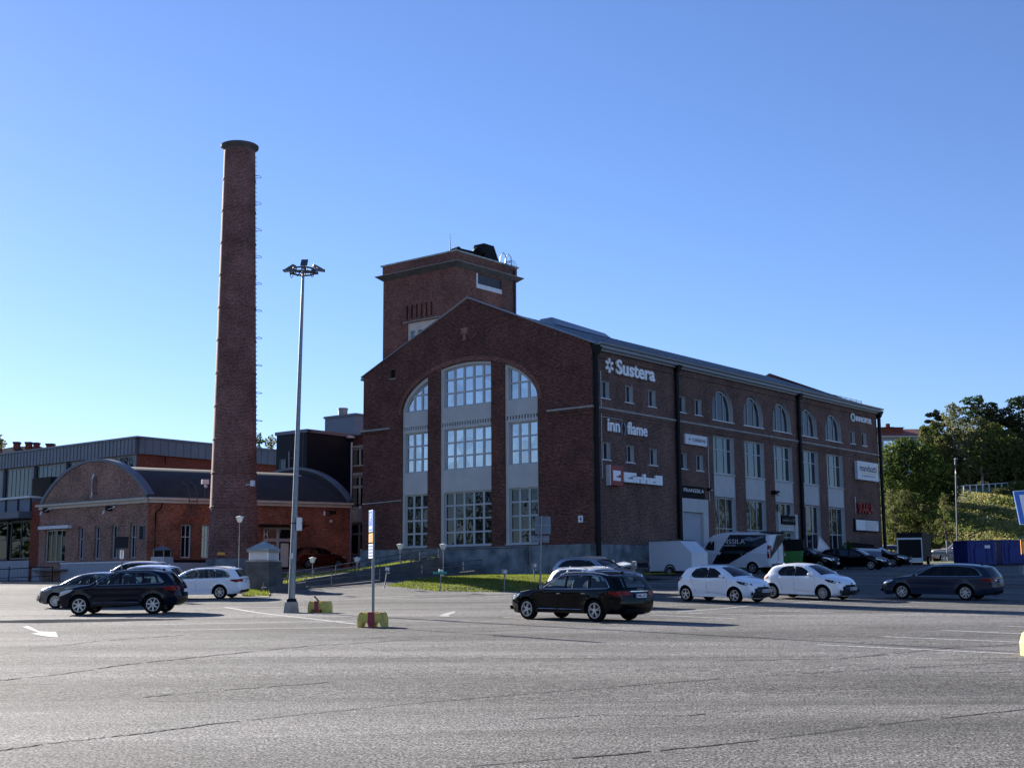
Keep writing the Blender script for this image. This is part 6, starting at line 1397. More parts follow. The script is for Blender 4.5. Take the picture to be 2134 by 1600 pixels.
def hatch_spec(L=3.94, H=1.50, wb=2.56, fo=.79, **k):
    sx = L/3.94; sz = H/1.5; q = lambda P: [(x*sx, z*sz) for x, z in P]
    sp = dict(outline=q([(.16, .20), (.04, .28), (.0, .42), (.01, .58), (.06, .72), (.18, .83), (.45, .93), (.80, 1.01), (.95, 1.045), (1.30, 1.25), (1.68, 1.42), (2.05, 1.485), (2.5, 1.50), (2.95, 1.47), (3.30, 1.41), (3.46, 1.33), (3.66, 1.08), (3.76, .98), (3.84, .90), (3.92, .74), (3.94, .52), (3.90, .34), (3.80, .24)]),
        axles=(fo, fo+wb), belt=.98*sz, ws=(.96*sx, 1.70*sx, 1.04*sz), rw=(1.06*sz, 1.36*sz, 3.2*sx), wr=.315, R=.12, nk=.30, fc=.16, tk=.2, sill=.23, tail=.8, tum=.40,
        windows=[q([(1.28, 1.03), (1.60, 1.26), (1.88, 1.39), (2.16, 1.42), (2.16, 1.0)]), q([(2.28, 1.0), (2.28, 1.425), (2.6, 1.42), (2.86, 1.36), (3.04, 1.18), (3.0, 1.06), (2.85, 1.0)])],
        pillars=[q([(2.165, 1.0), (2.275, 1.0), (2.275, 1.424), (2.165, 1.42)])],
        trimline=q([(1.28, 1.01), (2.2, .985)]),
        seams=[q([(1.17, .98), (1.14, .7), (1.2, .3)]), q([(2.22, .98), (2.2, .3)]), q([(3.06, 1.1), (3.0, .85), (2.83, .52), (2.82, .40)]), q([(1.2, .34), (1.9, .40), (2.2, .42)])],
        handles=q([(2.02, .87), (2.86, .92)]), mirror=(1.34*sx, 1.05*sz), head=q([(.16, .78), (.30, .84), (.62, .90), (.66, .87), (.50, .78), (.24, .72)]), headf=(.56, .64, .74*sz, .80*sz),
        taill=q([(3.50, 1.0), (3.70, 1.05), (3.86, .90), (3.84, .80), (3.62, .90)]), tailf=(.3, .72, .86*sz, .95*sz),
        front=[(-.60, .60, .22*sz, .44*sz, PLAS), (-.50, .50, .44*sz, .60*sz, PLAS), (-.38, .38, .60*sz, .66*sz, PLAS), (-.76, -.64, .32*sz, .46*sz, PLAS), (.64, .76, .32*sz, .46*sz, PLAS)], rear=[(-.55, .55, .27*sz, .42*sz, PLAS), (-.5, .5, .88*sz, .93*sz, PLAS)], pf=.50*sz, pr=.66*sz, seats=(1.85*sx, 2.6*sx), fin=3.15*sx)
    sp.update(k); return sp
def place(s, xf, xr, psi, Z0=50, maxit=60, zfn=gz):
    """stand the car so its near wheels line up with measured image columns; psi = heading (deg, 0 = image right, 90 = away)"""
    ps = radians(psi); F = Vector((cos(ps), sin(ps), 0)); X = -F; Yl = UZ.cross(X)    # local x points to the rear
    M = Vector(((xf+xr)/2/FPX*Z0-1067/FPX*Z0, Z0, 0)); sd_ = 1 if Yl.dot(-M) > 0 else -1; tw = s.W/2-.05
    wc = s.L/2
    def pos(M, i): P = M+X*(s.axles[i]-wc)+Yl*sd_*tw; P.z = zfn(P.x, P.y)+s.wr; return P
    for it in range(maxit):
        e = lambda M: Vector((proj(pos(M, 0))[0]-xf, proj(pos(M, 1))[0]-xr)); r = e(M)
        a = (e(M+Vector((.01, 0, 0)))-r)/.01; b_ = (e(M+Vector((0, .01, 0)))-r)/.01; D = a.x*b_.y-a.y*b_.x
        dx = (-r.x*b_.y+r.y*b_.x)/D; dy = (-a.x*r.y+a.y*r.x)/D; M += Vector((max(-3, min(3, dx)), max(-5, min(5, dy)), 0))
        if abs(r.x)+abs(r.y) < .02: break
    W4 = [[M+X*(s.axles[i]-wc)+Yl*t*tw for t in (1, -1)] for i in (0, 1)]
    for r_ in W4:
        for p in r_: p.z = zfn(p.x, p.y)
    fm = (W4[0][0]+W4[0][1])/2; rm = (W4[1][0]+W4[1][1])/2; lm = (W4[0][0]+W4[1][0])/2; rr = (W4[0][1]+W4[1][1])/2
    x_ = (rm-fm).normalized(); y_ = (lm-rr); y_ = (y_-x_*y_.dot(x_)).normalized(); z_ = x_.cross(y_)
    Rm = Matrix((x_, y_, z_)).transposed(); loc = (fm+rm)/2-Rm @ Vector(((s.axles[0]+s.axles[1])/2, 0, 0))
    print('car at', [round(q, 1) for q in M], 'top px', [round(q) for q in proj(M+UZ*(1.46+gz(M.x, M.y)))])
    return loc, Rm.to_euler()
def shift(s, spec_center=True): pass
def audi_x(s, T, paint):
    b = MB(); z = .955; x = s.xfront(z, True)+s.rc+.01
    for k in range(4): b.tube([(x+.004, -.105+.07*k+.045*cos(2*pi*i/14), z-.01+.045*sin(2*pi*i/14)) for i in range(14)], .007, CHROME, 4, True)
    b.build('ring_emblem', T)
def oval_x(front=True, z=.70, m=CHROME):
    def f(s, T, paint):
        sg = -1 if front else 1; x = s.xfront(z, not front)+sg*((s.fc if front else s.rc)+.012); b = MB(); b.tube([(x, .065*cos(2*pi*i/14), z+.045*sin(2*pi*i/14)) for i in range(14)], .010, m, 4, True); b.tube([(x, .03*cos(2*pi*i/10), z+.035*sin(2*pi*i/10)) for i in range(10)], .007, m, 4, True); b.build('emblem', T)
        if not front:
            b = MB(); zt = .32; xx = s.L; b.cyl((xx-.05, 0, zt), (xx+.12, 0, zt), .022, .022, BLACKM, 6); b.cyl((xx+.12, 0, zt-.02), (xx+.12, 0, zt+.09), .022, .022, BLACKM, 6); b.ell((xx+.12, 0, zt+.1), (.03, .03, .03), BLACKM, 5); b.build('tow_bar', T)
    return f
def cars():
    c = Car(wagon_spec(4.73, 1.46, 2.82, .88, W=1.84, wr=.335)); l, r = place(c, 1098, 1239, 180-44, 41)
    c.build('estate_car', 'glossy black estate car with chrome window line, closest to the camera', 'car', l, r, P_BLACK, dict(rails=(2.2, 4.15), plate_r='FMK-692', rim=5, handle=CHROME, extra=audi_x, wsglass=G_CAR, sillstrip=True, mirror=CHROME if 0 else P_BLACK))
    c = Car(hatch_spec(W=1.745)); l, r = place(c, 1530.5, 1429, -47, 54)
    c.build('hatchback', 'white hatchback with black grille and star-shaped alloy wheels, left one of the two', 'car', l, r, P_WHITE, dict(trim=None, headmat=PLAS, plate='IME-403', rim=5, twin=False, projector=True, glass=G_CARD, extra=oval_x(True, .70), handle=P_WHITE), group='pair of white hatchbacks')
    l, r = place(c, 1714.5, 1609, -46, 56)
    c.build('hatchback', 'white hatchback with black grille and finely slotted wheel covers, right one of the two', 'car', l, r, P_WHITE, dict(trim=None, headmat=PLAS, plate='IMU-417', rim=9, projector=True, glass=G_CARD, extra=oval_x(True, .70)), group='pair of white hatchbacks')
    c = Car(wagon_spec(4.82, 1.48, 2.70, .98, W=1.81, wr=.325)); l, r = place(c, 1879.5, 2011.6, 180-37, 55)
    c.build('estate_car', 'dark blue-grey estate car with red tail lamps parked in front of blue containers', 'car', l, r, P_BG, dict(plate_r='NKE-533', rim=7, tint=True, glass=G_CARD, tailw=True, extra=oval_x(False, .92)))
    c = Car(suv_spec(4.63, 1.65, 2.81, .89, W=1.90)); l, r = place(c, 165, 318.7, 180-1, 49)
    c.build('sport_utility_car', 'dark navy sport utility car with seven-spoke wheels and chrome sill line at left', 'car', l, r, P_NAVY, dict(rim=7, twin=False, sillstrip=True, rails=(2.1, 3.8), railm=GALV))
    c = Car(hatch_spec(4.3, 1.47, 2.62, .86, W=1.82)); l, r = place(c, 115, 238, 180-4, 57)
    c.build('family_car', 'grey car with many-spoked wheels, partly hidden behind the dark navy sport utility car', 'car', l, r, P_GREY, dict(rim=10))
    c = Car(wagon_spec(4.63, 1.48, 2.78, .88, W=1.86)); l, r = place(c, 342, 458, 180-8, 64)
    c.build('estate_car', 'white estate car with tall red tail lamps in front of the chimney base', 'car', l, r, P_WHITE, dict(rim=6, rails=(2.2, 4.0), extra=oval_x(False, .9)))
    c = Car(suv_spec(4.5, 1.62, 2.65, .9, W=1.84)); l, r = place(c, 222, 330, 180-8, 62)
    c.build('family_car', 'white car with dark windows showing above the roof of the dark navy car', 'car', l, r, P_WHITE, dict(rim=5, glass=G_CARD))
    l, r = place(c, 214, 310, 180-8, 70)
    c.build('sport_utility_car', 'silver sport utility car with a brown-black roof, farthest of the left-hand group', 'car', l, r, P_SILV, dict(rim=5, glass=G_CARD, roof=P_TAUPE))
    c = Car(wagon_spec(4.6, 1.50, 2.7, .9, W=1.82)); l, r = place(c, 1268, 1170, -50, 48)
    c.build('estate_car', 'white estate car almost hidden behind the black estate car, only its roof showing', 'car', l, r, P_WHITE, dict(rim=5, glass=G_CAR, rails=(2.2, 4.0)))
    c = Car(suv_spec(4.51, 1.64, 2.68, .87, W=1.87)); l, r = place(c, 1272, 1177, -38, 64)
    c.build('sport_utility_car', 'silver-blue sport utility car facing right in front of the hall corner', 'car', l, r, P_SILV, dict(rim=5, trim=None, glass=G_CARD, rails=(2.1, 3.7), railm=P_SILV))
    # red car on the terrace
    c = Car(suv_spec(4.5, 1.62, 2.68, .9, W=1.86)); zf = lambda x, y: interp(y, [96, 101, 105], [2.45, 2.75, 2.8])
    l, r = place(c, 705, 642, 38, 101, zfn=zf); c.build('sport_utility_car', 'dark red car with black roof on the terrace beside the vaulted building', 'car', l, r, P_RED, dict(rim=5, trim=None, glass=G_CARD, roof=P_BLACK))
    # dark cars along the far end of the hall
    c = Car(suv_spec(4.4, 1.60, 2.6, .85, W=1.80)); l, r = place(c, 1708, 1630, -32, 85)
    c.build('dark_car', 'black family car with a round-nosed front next to the green bin', 'car', l, r, P_BLACK, dict(rim=5, glass=G_DARK, trim=None))
    c = Car(wagon_spec(4.6, 1.45, 2.7, .9)); l, r = place(c, 1815, 1735, -32, 88)
    c.build('dark_car', 'long black car parked between the round-nosed car and the black trailer', 'car', l, r, P_BLACK, dict(rim=5, glass=G_DARK, trim=None))
    l, r = place(c, 1861, 1787, -32, 98)
    c.build('dark_car', 'black car farthest along the hall, mostly hidden by its neighbours', 'car', l, r, P_BLACK, dict(rim=5, glass=G_DARK, trim=None))
    # car behind railing far left, cars beyond the guard rail
    c = Car(hatch_spec(4.2, 1.45, 2.6, .85)); l, r = place(c, 32, -32, 14, 100); c.build('dark_car', 'dark car behind the thin-barred railing at the far left', 'car', l, r, P_GREY, dict(rim=5, glass=G_DARK, trim=None))
    c = Car(suv_spec(4.3, 1.75, 2.5, .8)); l, r = place(c, 1901, 1846, -8, 128); c.build('white_car', 'white square-backed car beyond the guard rail left of the black trailer', 'car', l, r, P_WHITE, dict(rim=5, glass=G_DARK, trim=None))
    c = Car(suv_spec(5.0, 1.80, 3.0, .95, outline=[(.16, .4), (.04, .5), (0, .7), (.02, .95), (.10, 1.08), (.5, 1.16), (1.2, 1.2), (1.4, 1.24), (1.8, 1.55), (2.1, 1.74), (2.5, 1.79), (3.0, 1.78), (3.3, 1.72), (3.42, 1.5), (3.5, 1.2), (4.2, 1.17), (4.95, 1.16), (5.0, .9), (5.0, .6), (4.9, .45)], belt=1.18, ws=(1.4, 2.1, 1.24), rw=(1.25, 1.68, 3.2), windows=[[(1.75, 1.24), (2.0, 1.46), (2.2, 1.62), (2.4, 1.66), (2.42, 1.24)], [(2.52, 1.24), (2.5, 1.67), (3.1, 1.66), (3.25, 1.5), (3.3, 1.26)]], pillars=[[(2.425, 1.24), (2.515, 1.24), (2.49, 1.66), (2.41, 1.66)]], trimline=[(1.7, 1.21), (3.3, 1.22)], seams=[[(2.47, 1.2), (2.47, .5)], [(3.45, 1.15), (3.45, .5)]], handles=[(2.3, 1.05), (3.2, 1.05)], mirror=(1.8, 1.24), taill=[(4.85, 1.05), (4.98, 1.05), (4.98, .8), (4.85, .8)], tailf=(.7, .8, .8, 1.05), seats=(2.2, 2.9), fin=2.9, wr=.38))
    l, r = place(c, 1967, 2032, 180+6, 125); c.build('pickup_truck', 'silver pickup truck beyond the guard rail between black trailer and blue containers', 'truck', l, r, P_TAUPE, dict(rim=6, trim=None, glass=G_CARD))
cars()
# ---------------------------------------------------------------- van
def van():
    q = lambda P: P
    sp = dict(W=1.99, R=.13, tum=.13, belt=1.35, wr=.345, arch=.07, sill=.38, nose=.7, tail=.35, nk=.2, tk=.05, crown=.05, fc=.12, rc=.04,
        outline=[(.12, .35), (.02, .45), (0, .7), (.06, .95), (.25, 1.10), (.62, 1.28), (.80, 1.42), (1.15, 1.85), (1.40, 2.20), (1.75, 2.52), (2.2, 2.66), (3.0, 2.72), (4.5, 2.72), (5.55, 2.70), (5.80, 2.64), (5.86, 2.5), (5.90, 1.6), (5.91, .9), (5.91, .55), (5.85, .42)],
        axles=(.98, 4.64), ws=(.85, 1.42, 1.4), rw=None, windows=[[(1.22, 1.45), (1.52, 1.92), (1.66, 2.02), (1.98, 2.02), (1.98, 1.42)]], pillars=[], trimline=[(1.2, 1.3), (5.7, 1.3)], seams=[[(2.08, 2.1), (2.08, .5)], [(3.4, 2.4), (3.4, .5)], [(2.1, 1.42), (5.8, 1.42)]], handles=[(1.95, 1.2), (2.3, 1.2)], mirror=(1.3, 1.5),
        head=[(.03, .82), (.1, 1.0), (.4, 1.14), (.5, 1.05), (.3, .88)], headf=(.55, .8, .82, 1.0), taill=[(5.70, .95), (5.84, .95), (5.84, 1.75), (5.70, 1.75)], tailf=(.80, .93, .95, 1.75), front=[(-.45, .45, .5, .85, PLAS)], rear=[(-.8, .8, .46, .62, GALVD)], pf=.6, pr=.70, seats=(1.8, 2.2), fin=3)
    sp['outline'] = [(x, z*.94) for x, z in sp['outline']]
    c = Car(sp); l, r = place(c, 1461, 1568, 180-38, 84)
    def ex(s, T, paint):
        b = MB()
        for sd_ in (1, -1):
            s.patch(b, [(1.75, .52), (3.05, 2.42), (5.80, 2.40), (5.80, 2.02), (4.10, 1.15), (3.0, .60)], BLKW, .004, sd_, .2)
            s.patch(b, [(2.1, .75), (2.75, 1.68), (5.0, 1.68), (3.7, 1.0), (3.0, .75)], BLKS, .008, sd_, .2)
            s.patch(b, [(3.9, 2.1), (4.4, 2.3), (4.8, 2.2), (5.3, 2.34), (5.6, 2.3), (4.6, 2.0)], CLADG, .009, sd_, .2)
        b.build('dark_livery', T)
        fr = Fr((0, s.W/2+.012-.055, 0), (-1, 0, 0), (0, 1, 0)); sd_ = 1
        for sd_ in (1, -1):
            w = s.hw(3.0, 1.9)+.016; fr = Fr((0, sd_*w, 0), (-sd_, 0, 0), (0, sd_, 0)); b = MB()
            a, c_ = (-4.15, -1.75) if sd_ == 1 else (1.75, 4.15); b.text(fr, "FRANSSILA", a, c_, 1.86, 2.14, -.004, .014, WHITE_M, -.006); b.text(fr, "RAVIHUDHEET", a+.7, c_-.6, 1.70, 1.79, -.004, .014, WHITE_M, -.006); b.build('letters', T)
        b = MB(); b.add([(5.955, -.93, 1.2), (5.955, -.05, 2.38), (5.955, .93, 2.42), (5.955, .93, 2.1), (5.955, -.85, 1.05)], [(0, 1, 2, 3, 4)], BLKW); b.fb(Fr((5.95, 0, 0), (0, 1, 0), (1, 0, 0)), -.012, .012, .6, 2.6, 0, .012, PLAS); b.build('rear_door_livery', T)
        b = MB(); b.prism([(5.2, -.9, 2.56), (5.95, -.9, 2.44), (5.95, .9, 2.44), (5.2, .9, 2.56)], [(5.2, -.85, 2.63), (6.02, -.85, 2.56), (6.02, .85, 2.56), (5.2, .85, 2.63)], BLKW); b.build('roof_spoiler', T)
        for sd_ in (1, -1): b = MB(); s.patch(b, [(5.72, 1.25), (5.83, 1.25), (5.83, 1.5), (5.72, 1.5)], LETTER, .012, sd_, .2); b.build('reversing_lamp', T)
    global BLKW; BLKW = mat("livery_dark", (.020, .028, .040), .4, var=.7, scale=.9, coat=.3, spec=.1, dirt=(.006, .009, .014))
    c.build('delivery_van', 'tall white and black panel van with slanted dark livery and lettering', 'van', l, r, P_SILVW, dict(rim=5, twin=False, trim=None, glass=G_DARK, wsglass=G_DARK, extra=ex))
P_SILVW = mat("van_white", (.62, .65, .70), .35, coat=.6, var=.03)
van()
def wheel_at(b_parent, c, ax, r, rimm=RIM, n=6, wd=.09):
    ax = Vector(ax).normalized(); b = MB(); b.lathe(c, ax, [(r*.62, wd), (r*.95, wd+.005), (r, wd*.7), (r, -wd*.7), (r*.95, -wd), (r*.62, -wd)], RUBBER, 24); w = b.build('wheel', b_parent); b = MB(); u = ax.orthogonal().normalized(); v = ax.cross(u); c = Vector(c)
    b.lathe(c, ax, [(r*.64, wd*.95), (r*.55, wd*.9), (r*.52, 0)], rimm, 24)
    for k in range(n):
        a = 2*pi*k/n; A = c+ax*wd*.8; B = c+ax*wd*.85+(u*cos(a)+v*sin(a))*r*.6; t = (B-A).normalized(); nn = ax.cross(t)*.03; b.prism([A-nn, B-nn, B+nn, A+nn], [p+ax*.02 for p in (A-nn, B-nn, B+nn, A+nn)], rimm)
    b.lathe(c, ax, [(r*.5, wd*.3), (0, wd*.3)], RIMD, 16); b.build('rim', w)
def trailers():
    # white box trailer: near bottom corner at px (1442,1188)
    Y = 78.5; c = atd(1442, 1188, Y); a = radians(180-48); A = Vector((cos(a), sin(a), 0)); B = Vector((cos(a-pi/2), sin(a-pi/2), 0)); B = B if B.y > 0 else -B
    fr = Fr((c.x, c.y, 0), A, -B); T = thing('box_trailer', 'white box trailer with a sloping nose parked in front of the van', 'trailer', (c.x, c.y, 2), a-pi)
    z0 = c.z; z1 = atd(1418, 1126, Y+.3).z; ln = (Y+1.2)*(1442-1358.5)/FPX/abs(cos(a)+.11*sin(a))*.80; zn = atd(1440, 1151, Y).z; wd = 1.45
    un = ln*.27; b = MB(); prof = [(0, z0), (ln, z0), (ln, z1), (un, z1), (0, zn)]; b.fprism(fr, prof, -wd, 0, P_SILVW); b.build('box', T)
    b = MB(); e = .03
    for p, q in (((0, z0), (ln, z0)), ((ln, z0), (ln, z1)), ((ln, z1), (un, z1)), ((un, z1), (0, zn)), ((0, zn), (0, z0))):
        for d in (.012, -wd-.012): b.tube([fr(p[0], p[1], d), fr(q[0], q[1], d)], .025, WHITE_M, 4)
    b.fb(fr, .9, ln, z1+.003, z1+.05, -wd-.02, .02, CLADD); b.build('edge_trim', T)
    b = MB(); b.fb(fr, 0, ln, z0-.14, z0-.005, -wd+.08, -.08, BLACKM); b.fb(fr, -1.3, 0, z0-.12, z0-.05, -wd/2-.05, -wd/2+.05, GALVD); b.cyl(fr(-1.1, z0-.5, -wd/2), fr(-1.1, z0+.1, -wd/2), .04, .04, GALVD, 6)
    b.fb(fr, ln*.48, ln*.62, z1+.052, z1+.12, -wd*.7, -.2, CONC_D); b.build('chassis', T)
    u = fr.hit(1397, 1190, 0)[0]; zg = gz(c.x, c.y)-.02; wheel_at(T, fr(u, zg+.31, -.02), -B, .30); wheel_at(T, fr(u, zg+.31, -wd+.02), B, .30)
    b = MB(); b.tube([fr(u+.40*cos(pi*i/12), zg+.31+.42*sin(pi*i/12), .04) for i in range(13)], .04, PLAS, 6); b.build('mudguard', T)
    # black box trailer far right
    Y = 104; c = atd(1924, 1165, Y); fr = Fr((c.x, c.y, 0), (-1, .10, 0), (-.10, -1, 0)); fs = Fr((c.x, c.y, 0), (.45, .9, 0), (.9, -.45, 0))
    T = thing('box_trailer', 'black enclosed trailer with white edge strips and rear ramp facing the camera', 'trailer', (c.x, c.y, 2.8)); uw = fr.hit(1869, 1130)[0]; z0 = c.z-.1; z1 = atd(1924, 1109, Y).z; L = 4.2
    b = MB(); P = [fr(0, z0), fr(uw, z0), fr(uw, z0)+fs.a*L, fr(0, z0)+fs.a*L]; up = UZ*(z1-z0); b.prism(P, [p+up for p in P], BLACKM)
    b.build('box', T); b = MB(); zt = z1-.55
    for u in (.06, uw-.04): b.fb(fr, u-.04, u+.04, z0, zt, 0, .04, WHITE_M)
    b.fb(fr, .02, uw, zt, zt+.14, 0, .05, WHITE_M); b.fb(fr, .02, uw, z0-.12, z0+.22, .0, .05, WHITE_M); b.build('edge_trim', T)
    b = MB(); b.cyl(fr(uw/2, z0-.5, .3), fr(uw/2, z0+.35, .3), .04, .04, GALV, 6); b.fb(fr, 0, uw, z0-.3, z0-.13, -3.8, -.1, BLACKM); b.build('chassis', T)
    m = P[0]+fs.a*2.2; wheel_at(T, (m.x+.02, m.y, gz(m.x, m.y)+.32), fs.n, .32); m = P[1]+fs.a*2.2; wheel_at(T, (m.x-.02, m.y, gz(m.x, m.y)+.32), -fs.n, .32)
    # open utility trailer with dark crate behind silver car
    Y = 68; T = thing('utility_trailer', 'grey flatbed trailer with tilted tarpaulin lid behind the silver-blue car', 'trailer', atd(1300, 1200, Y)); A = atd(1268, 1188, Y); b = MB()
    P = [atd(1264, 1178, Y), atd(1277, 1182, Y-.5), atd(1316, 1174, Y), atd(1302, 1169, Y+1)]; b.prism(P, [p-UZ*.07 for p in P], WHITE_M); b.build('lid', T)
    b = MB(); P = [atd(1277, 1199, Y-.4), atd(1314, 1197, Y), atd(1314, 1197, Y)+Vector((0, 1.5, 0)), atd(1277, 1199, Y-.4)+Vector((0, 1.5, 0))]; b.prism(P, [p+UZ*.38 for p in P], BLACKM); b.build('box', T)
    c = atd(1296, 1203, Y-.3); wheel_at(T, (c.x, c.y, gz(c.x, c.y)+.3), (0, -1, 0), .28); b = MB(); b.tube([atd(1277, 1167, Y+.2), atd(1280, 1171, Y+.2)], .03, WHITE, 5); b.build('flag_rod', T)
    # dark framed cabinet lying beside the trailer
    Y = 76; T = thing('framed_crate', 'brown-framed crate with a dark tilted panel leaning by the box trailer', 'crate', atd(1340, 1195, Y)); P = [atd(1328, 1184, Y), atd(1354, 1184, Y), atd(1350, 1171, Y+.5), atd(1326, 1172, Y+.5)]; bk = [p+Vector((0, .8, 0)) for p in P]
    b = MB(); b.prism(P, bk, CLADD); b.build('panel', T); b = MB(); 
    for i in range(4): b.tube([P[i], P[(i+1) % 4]], .05, BARK, 5)
    b.prism([atd(1326, 1171, Y+.5), atd(1350, 1170, Y+.5), atd(1348, 1166, Y+.9), atd(1323, 1166, Y+.9)], [p+Vector((0, .5, 0)) for p in (atd(1326, 1171, Y+.5), atd(1350, 1170, Y+.5), atd(1348, 1166, Y+.9), atd(1323, 1166, Y+.9))], BARK); b.build('frame', T)
    # green bin, black container, white sheet, covered load
    Y = 87; c = atd(1650, 1184, Y); T = thing('green_bin', 'green plastic waste bin with small white sticker beside the van', 'bin', c, -.3)
    M = Matrix.Translation(c) @ Matrix.Rotation(-.3, 4, 'Z'); sq = lambda x, y, z: [M @ Vector(q) for q in ((-x, -y, z), (x, -y, z), (x, y, z), (-x, y, z))]; b = MB(); b.prism(sq(.66, .45, .15), sq(.74, .52, 1.05), GREENB); b.prism(sq(.78, .56, 1.052), sq(.78, .56, 1.12), GREENB)
    for x in (-.5, 0, .5): b.bx(x-.03, x+.03, -.54, -.45, .3, 1.0, GREENB, M)
    b.build('bin_body', T); b = MB(); b.bx(-.5, -.32, -.57, -.55, .82, .98, WHITE, M); b.build('sticker', T)
    for x in (-.55, .55): wheel_at(T, M @ Vector((x, -.4, .1)), M.to_3x3() @ Vector((0, -1, 0)), .1)
    c2 = atd(1650, 1170, Y+2.2); M = Matrix.Translation(Vector((c2.x, c2.y, 2.2))) @ Matrix.Rotation(-.3, 4, 'Z'); T = thing('black_container', 'matt black steel container standing behind the green bin', 'container', (c2.x, c2.y, 2.2), -.3); b = MB(); h = atd(1650, 1126, Y+2.2).z-2.2; b.bx(-.85, .85, -.7, .7, .1, h, BLACKM, M)
    for k in range(7): b.bx(-.8+k*.26, -.74+k*.26, -.74, -.70, .15, h-.1, BLACKM, M)
    b.bx(-.88, .88, -.74, .74, h, h+.06, BLACKM, M); b.build('container_body', T)
    Y = 95; P = [atd(1703, 1148, Y), atd(1737, 1153, Y), atd(1707, 1117, Y)]; T = thing('leaning_sheet', 'white triangular sheet leaning against the hall wall by the fourth bay', 'sheet', P[0]); b = MB(); b.prism(P, [p+Vector((0, .08, 0)) for p in P], P_SILVW); b.tube([P[1], P[2]], .05, WHITE_M, 5); b.build('sheet', T)
    Y = 97; P = [atd(1775, 1160, Y), atd(1838, 1160, Y), atd(1836, 1148, Y+1), atd(1774, 1146, Y+1)]; T = thing('covered_load', 'grey tarpaulin covered load with white edge behind the black cars', 'load', P[0]); b = MB(); Q = [p+Vector((0, 2, .0)) for p in P]; b.prism(P, Q, CLADG); b.tube([P[3]+UZ*.05, P[2]+UZ*.05], .13, WHITE_M, 6); b.build('tarpaulin', T)
    P = [atd(1772, 1147, Y+1.5), atd(1822, 1147, Y+1.5), atd(1822, 1136, Y+1.5), atd(1776, 1131, Y+1.5)]; T = thing('black_crate', 'black slatted crate against the hall wall below the notice board', 'crate', P[0]); b = MB(); b.prism(P, [p+Vector((0, 1, 0)) for p in P], BLACKM); b.tube([P[3], P[2]], .05, PLAS, 5); b.build('crate_body', T)
    # blue containers
    for i, (x0, x1, Y, lab) in enumerate([(2018, 2080, 100, 'blue corrugated waste container standing left of its twin'), (2090, 2160, 101, 'blue corrugated waste container at the right, half behind the parking sign')]):
        A = atd(x0, 1176, Y); B = atd(x1, 1176, Y+.4); fr = Fr((A.x, A.y, 0), (B-A).normalized()*1.0, (0, -1, 0)); a = (B-A); a.z = 0; a.normalize(); fr = Fr((A.x, A.y, 0), a, (a.y, -a.x, 0)); w = (B-A).length; z0 = gz(A.x, A.y); z1 = atd(x0+20, 1128 if i == 0 else 1127, Y).z
        T = thing('waste_container', lab, 'container', A); T['group'] = 'blue waste containers'; b = MB(); b.fb(fr, 0, w-.12, z0+.1, z1, -2.2, 0, BLUEB)
        for k in range(int(w/.45)): b.fb(fr, .2+k*.45, .32+k*.45, z0+.25, z1-.15, .0, .05, BLUEB)
        b.fb(fr, -.05, w-.07, z1, z1+.10, -2.25, .06, BLUEB); b.fb(fr, -.02, w-.1, z0, z0+.1, -2.2, .03, BLACKM); b.build('container_body', T)
        b = MB(); pts = [(.55, z0+.2), (w-1.0, z0+.2), (w-1.0, z0+1.25), (w-1.2, z0+1.5), (.8, z0+1.5), (.55, z0+1.3)]; b.fprism(fr, pts, .055, .085, BLUEB); b.build('hatch', T)
        b = MB(); b.fb(fr, w-1.05, w-.6, z1-.5, z1-.28, .055, .07, WHITE); b.build('sticker', T)
trailers()
# ---------------------------------------------------------------- vegetation
def raw(name, vs, fs, mats, mi, parent=None, kind=None, smooth_=False):
    me = bpy.data.meshes.new(name)
    if parent: Mi = wm(parent).inverted(); vs = [Mi @ v for v in vs]
    me.from_pydata(vs, [], fs)
    for m in mats: me.materials.append(m)
    me.polygons.foreach_set('material_index', mi); me.update()
    o = bpy.data.objects.new(name, me); S.collection.objects.link(o); o.parent = parent
    if kind: o['kind'] = kind
    return o
RV = random.Random(11)
def leafcloud(blobs, n, size, mats, weights=None):
    vs = []; fs = []; mi = []; vol = [a*b_*c for _, (a, b_, c) in blobs]; tot = sum(v**.67 for v in vol)
    for (c, (a, b_, cc)), v in zip(blobs, vol):
        k = int(n*v**.67/tot)
        m0 = RV.randrange(len(mats))
        for _ in range(k):
            th = RV.uniform(0, 2*pi); z = RV.uniform(-1, 1); r = sqrt(1-z*z); rr = RV.uniform(.45, 1.08)**.6
            p = Vector((c[0]+a*r*cos(th)*rr, c[1]+b_*r*sin(th)*rr, c[2]+cc*z*rr))
            s = size*RV.uniform(.5, 1.35); n1 = Vector((RV.gauss(0, 1), RV.gauss(0, 1), RV.gauss(0, 1)+.5)).normalized(); u = n1.orthogonal().normalized(); u.rotate(Matrix.Rotation(RV.uniform(0, 6.3), 3, n1)); w = n1.cross(u)
            i = len(vs); vs += [p-u*s*.6, p-w*s*.35+u*s*.1, p+u*s*.6, p+w*s*.4-u*s*.05]; fs.append((i, i+1, i+2, i+3)); mi.append(m0 if RV.random() < .75 else RV.randrange(len(mats)))
    return vs, fs, mi
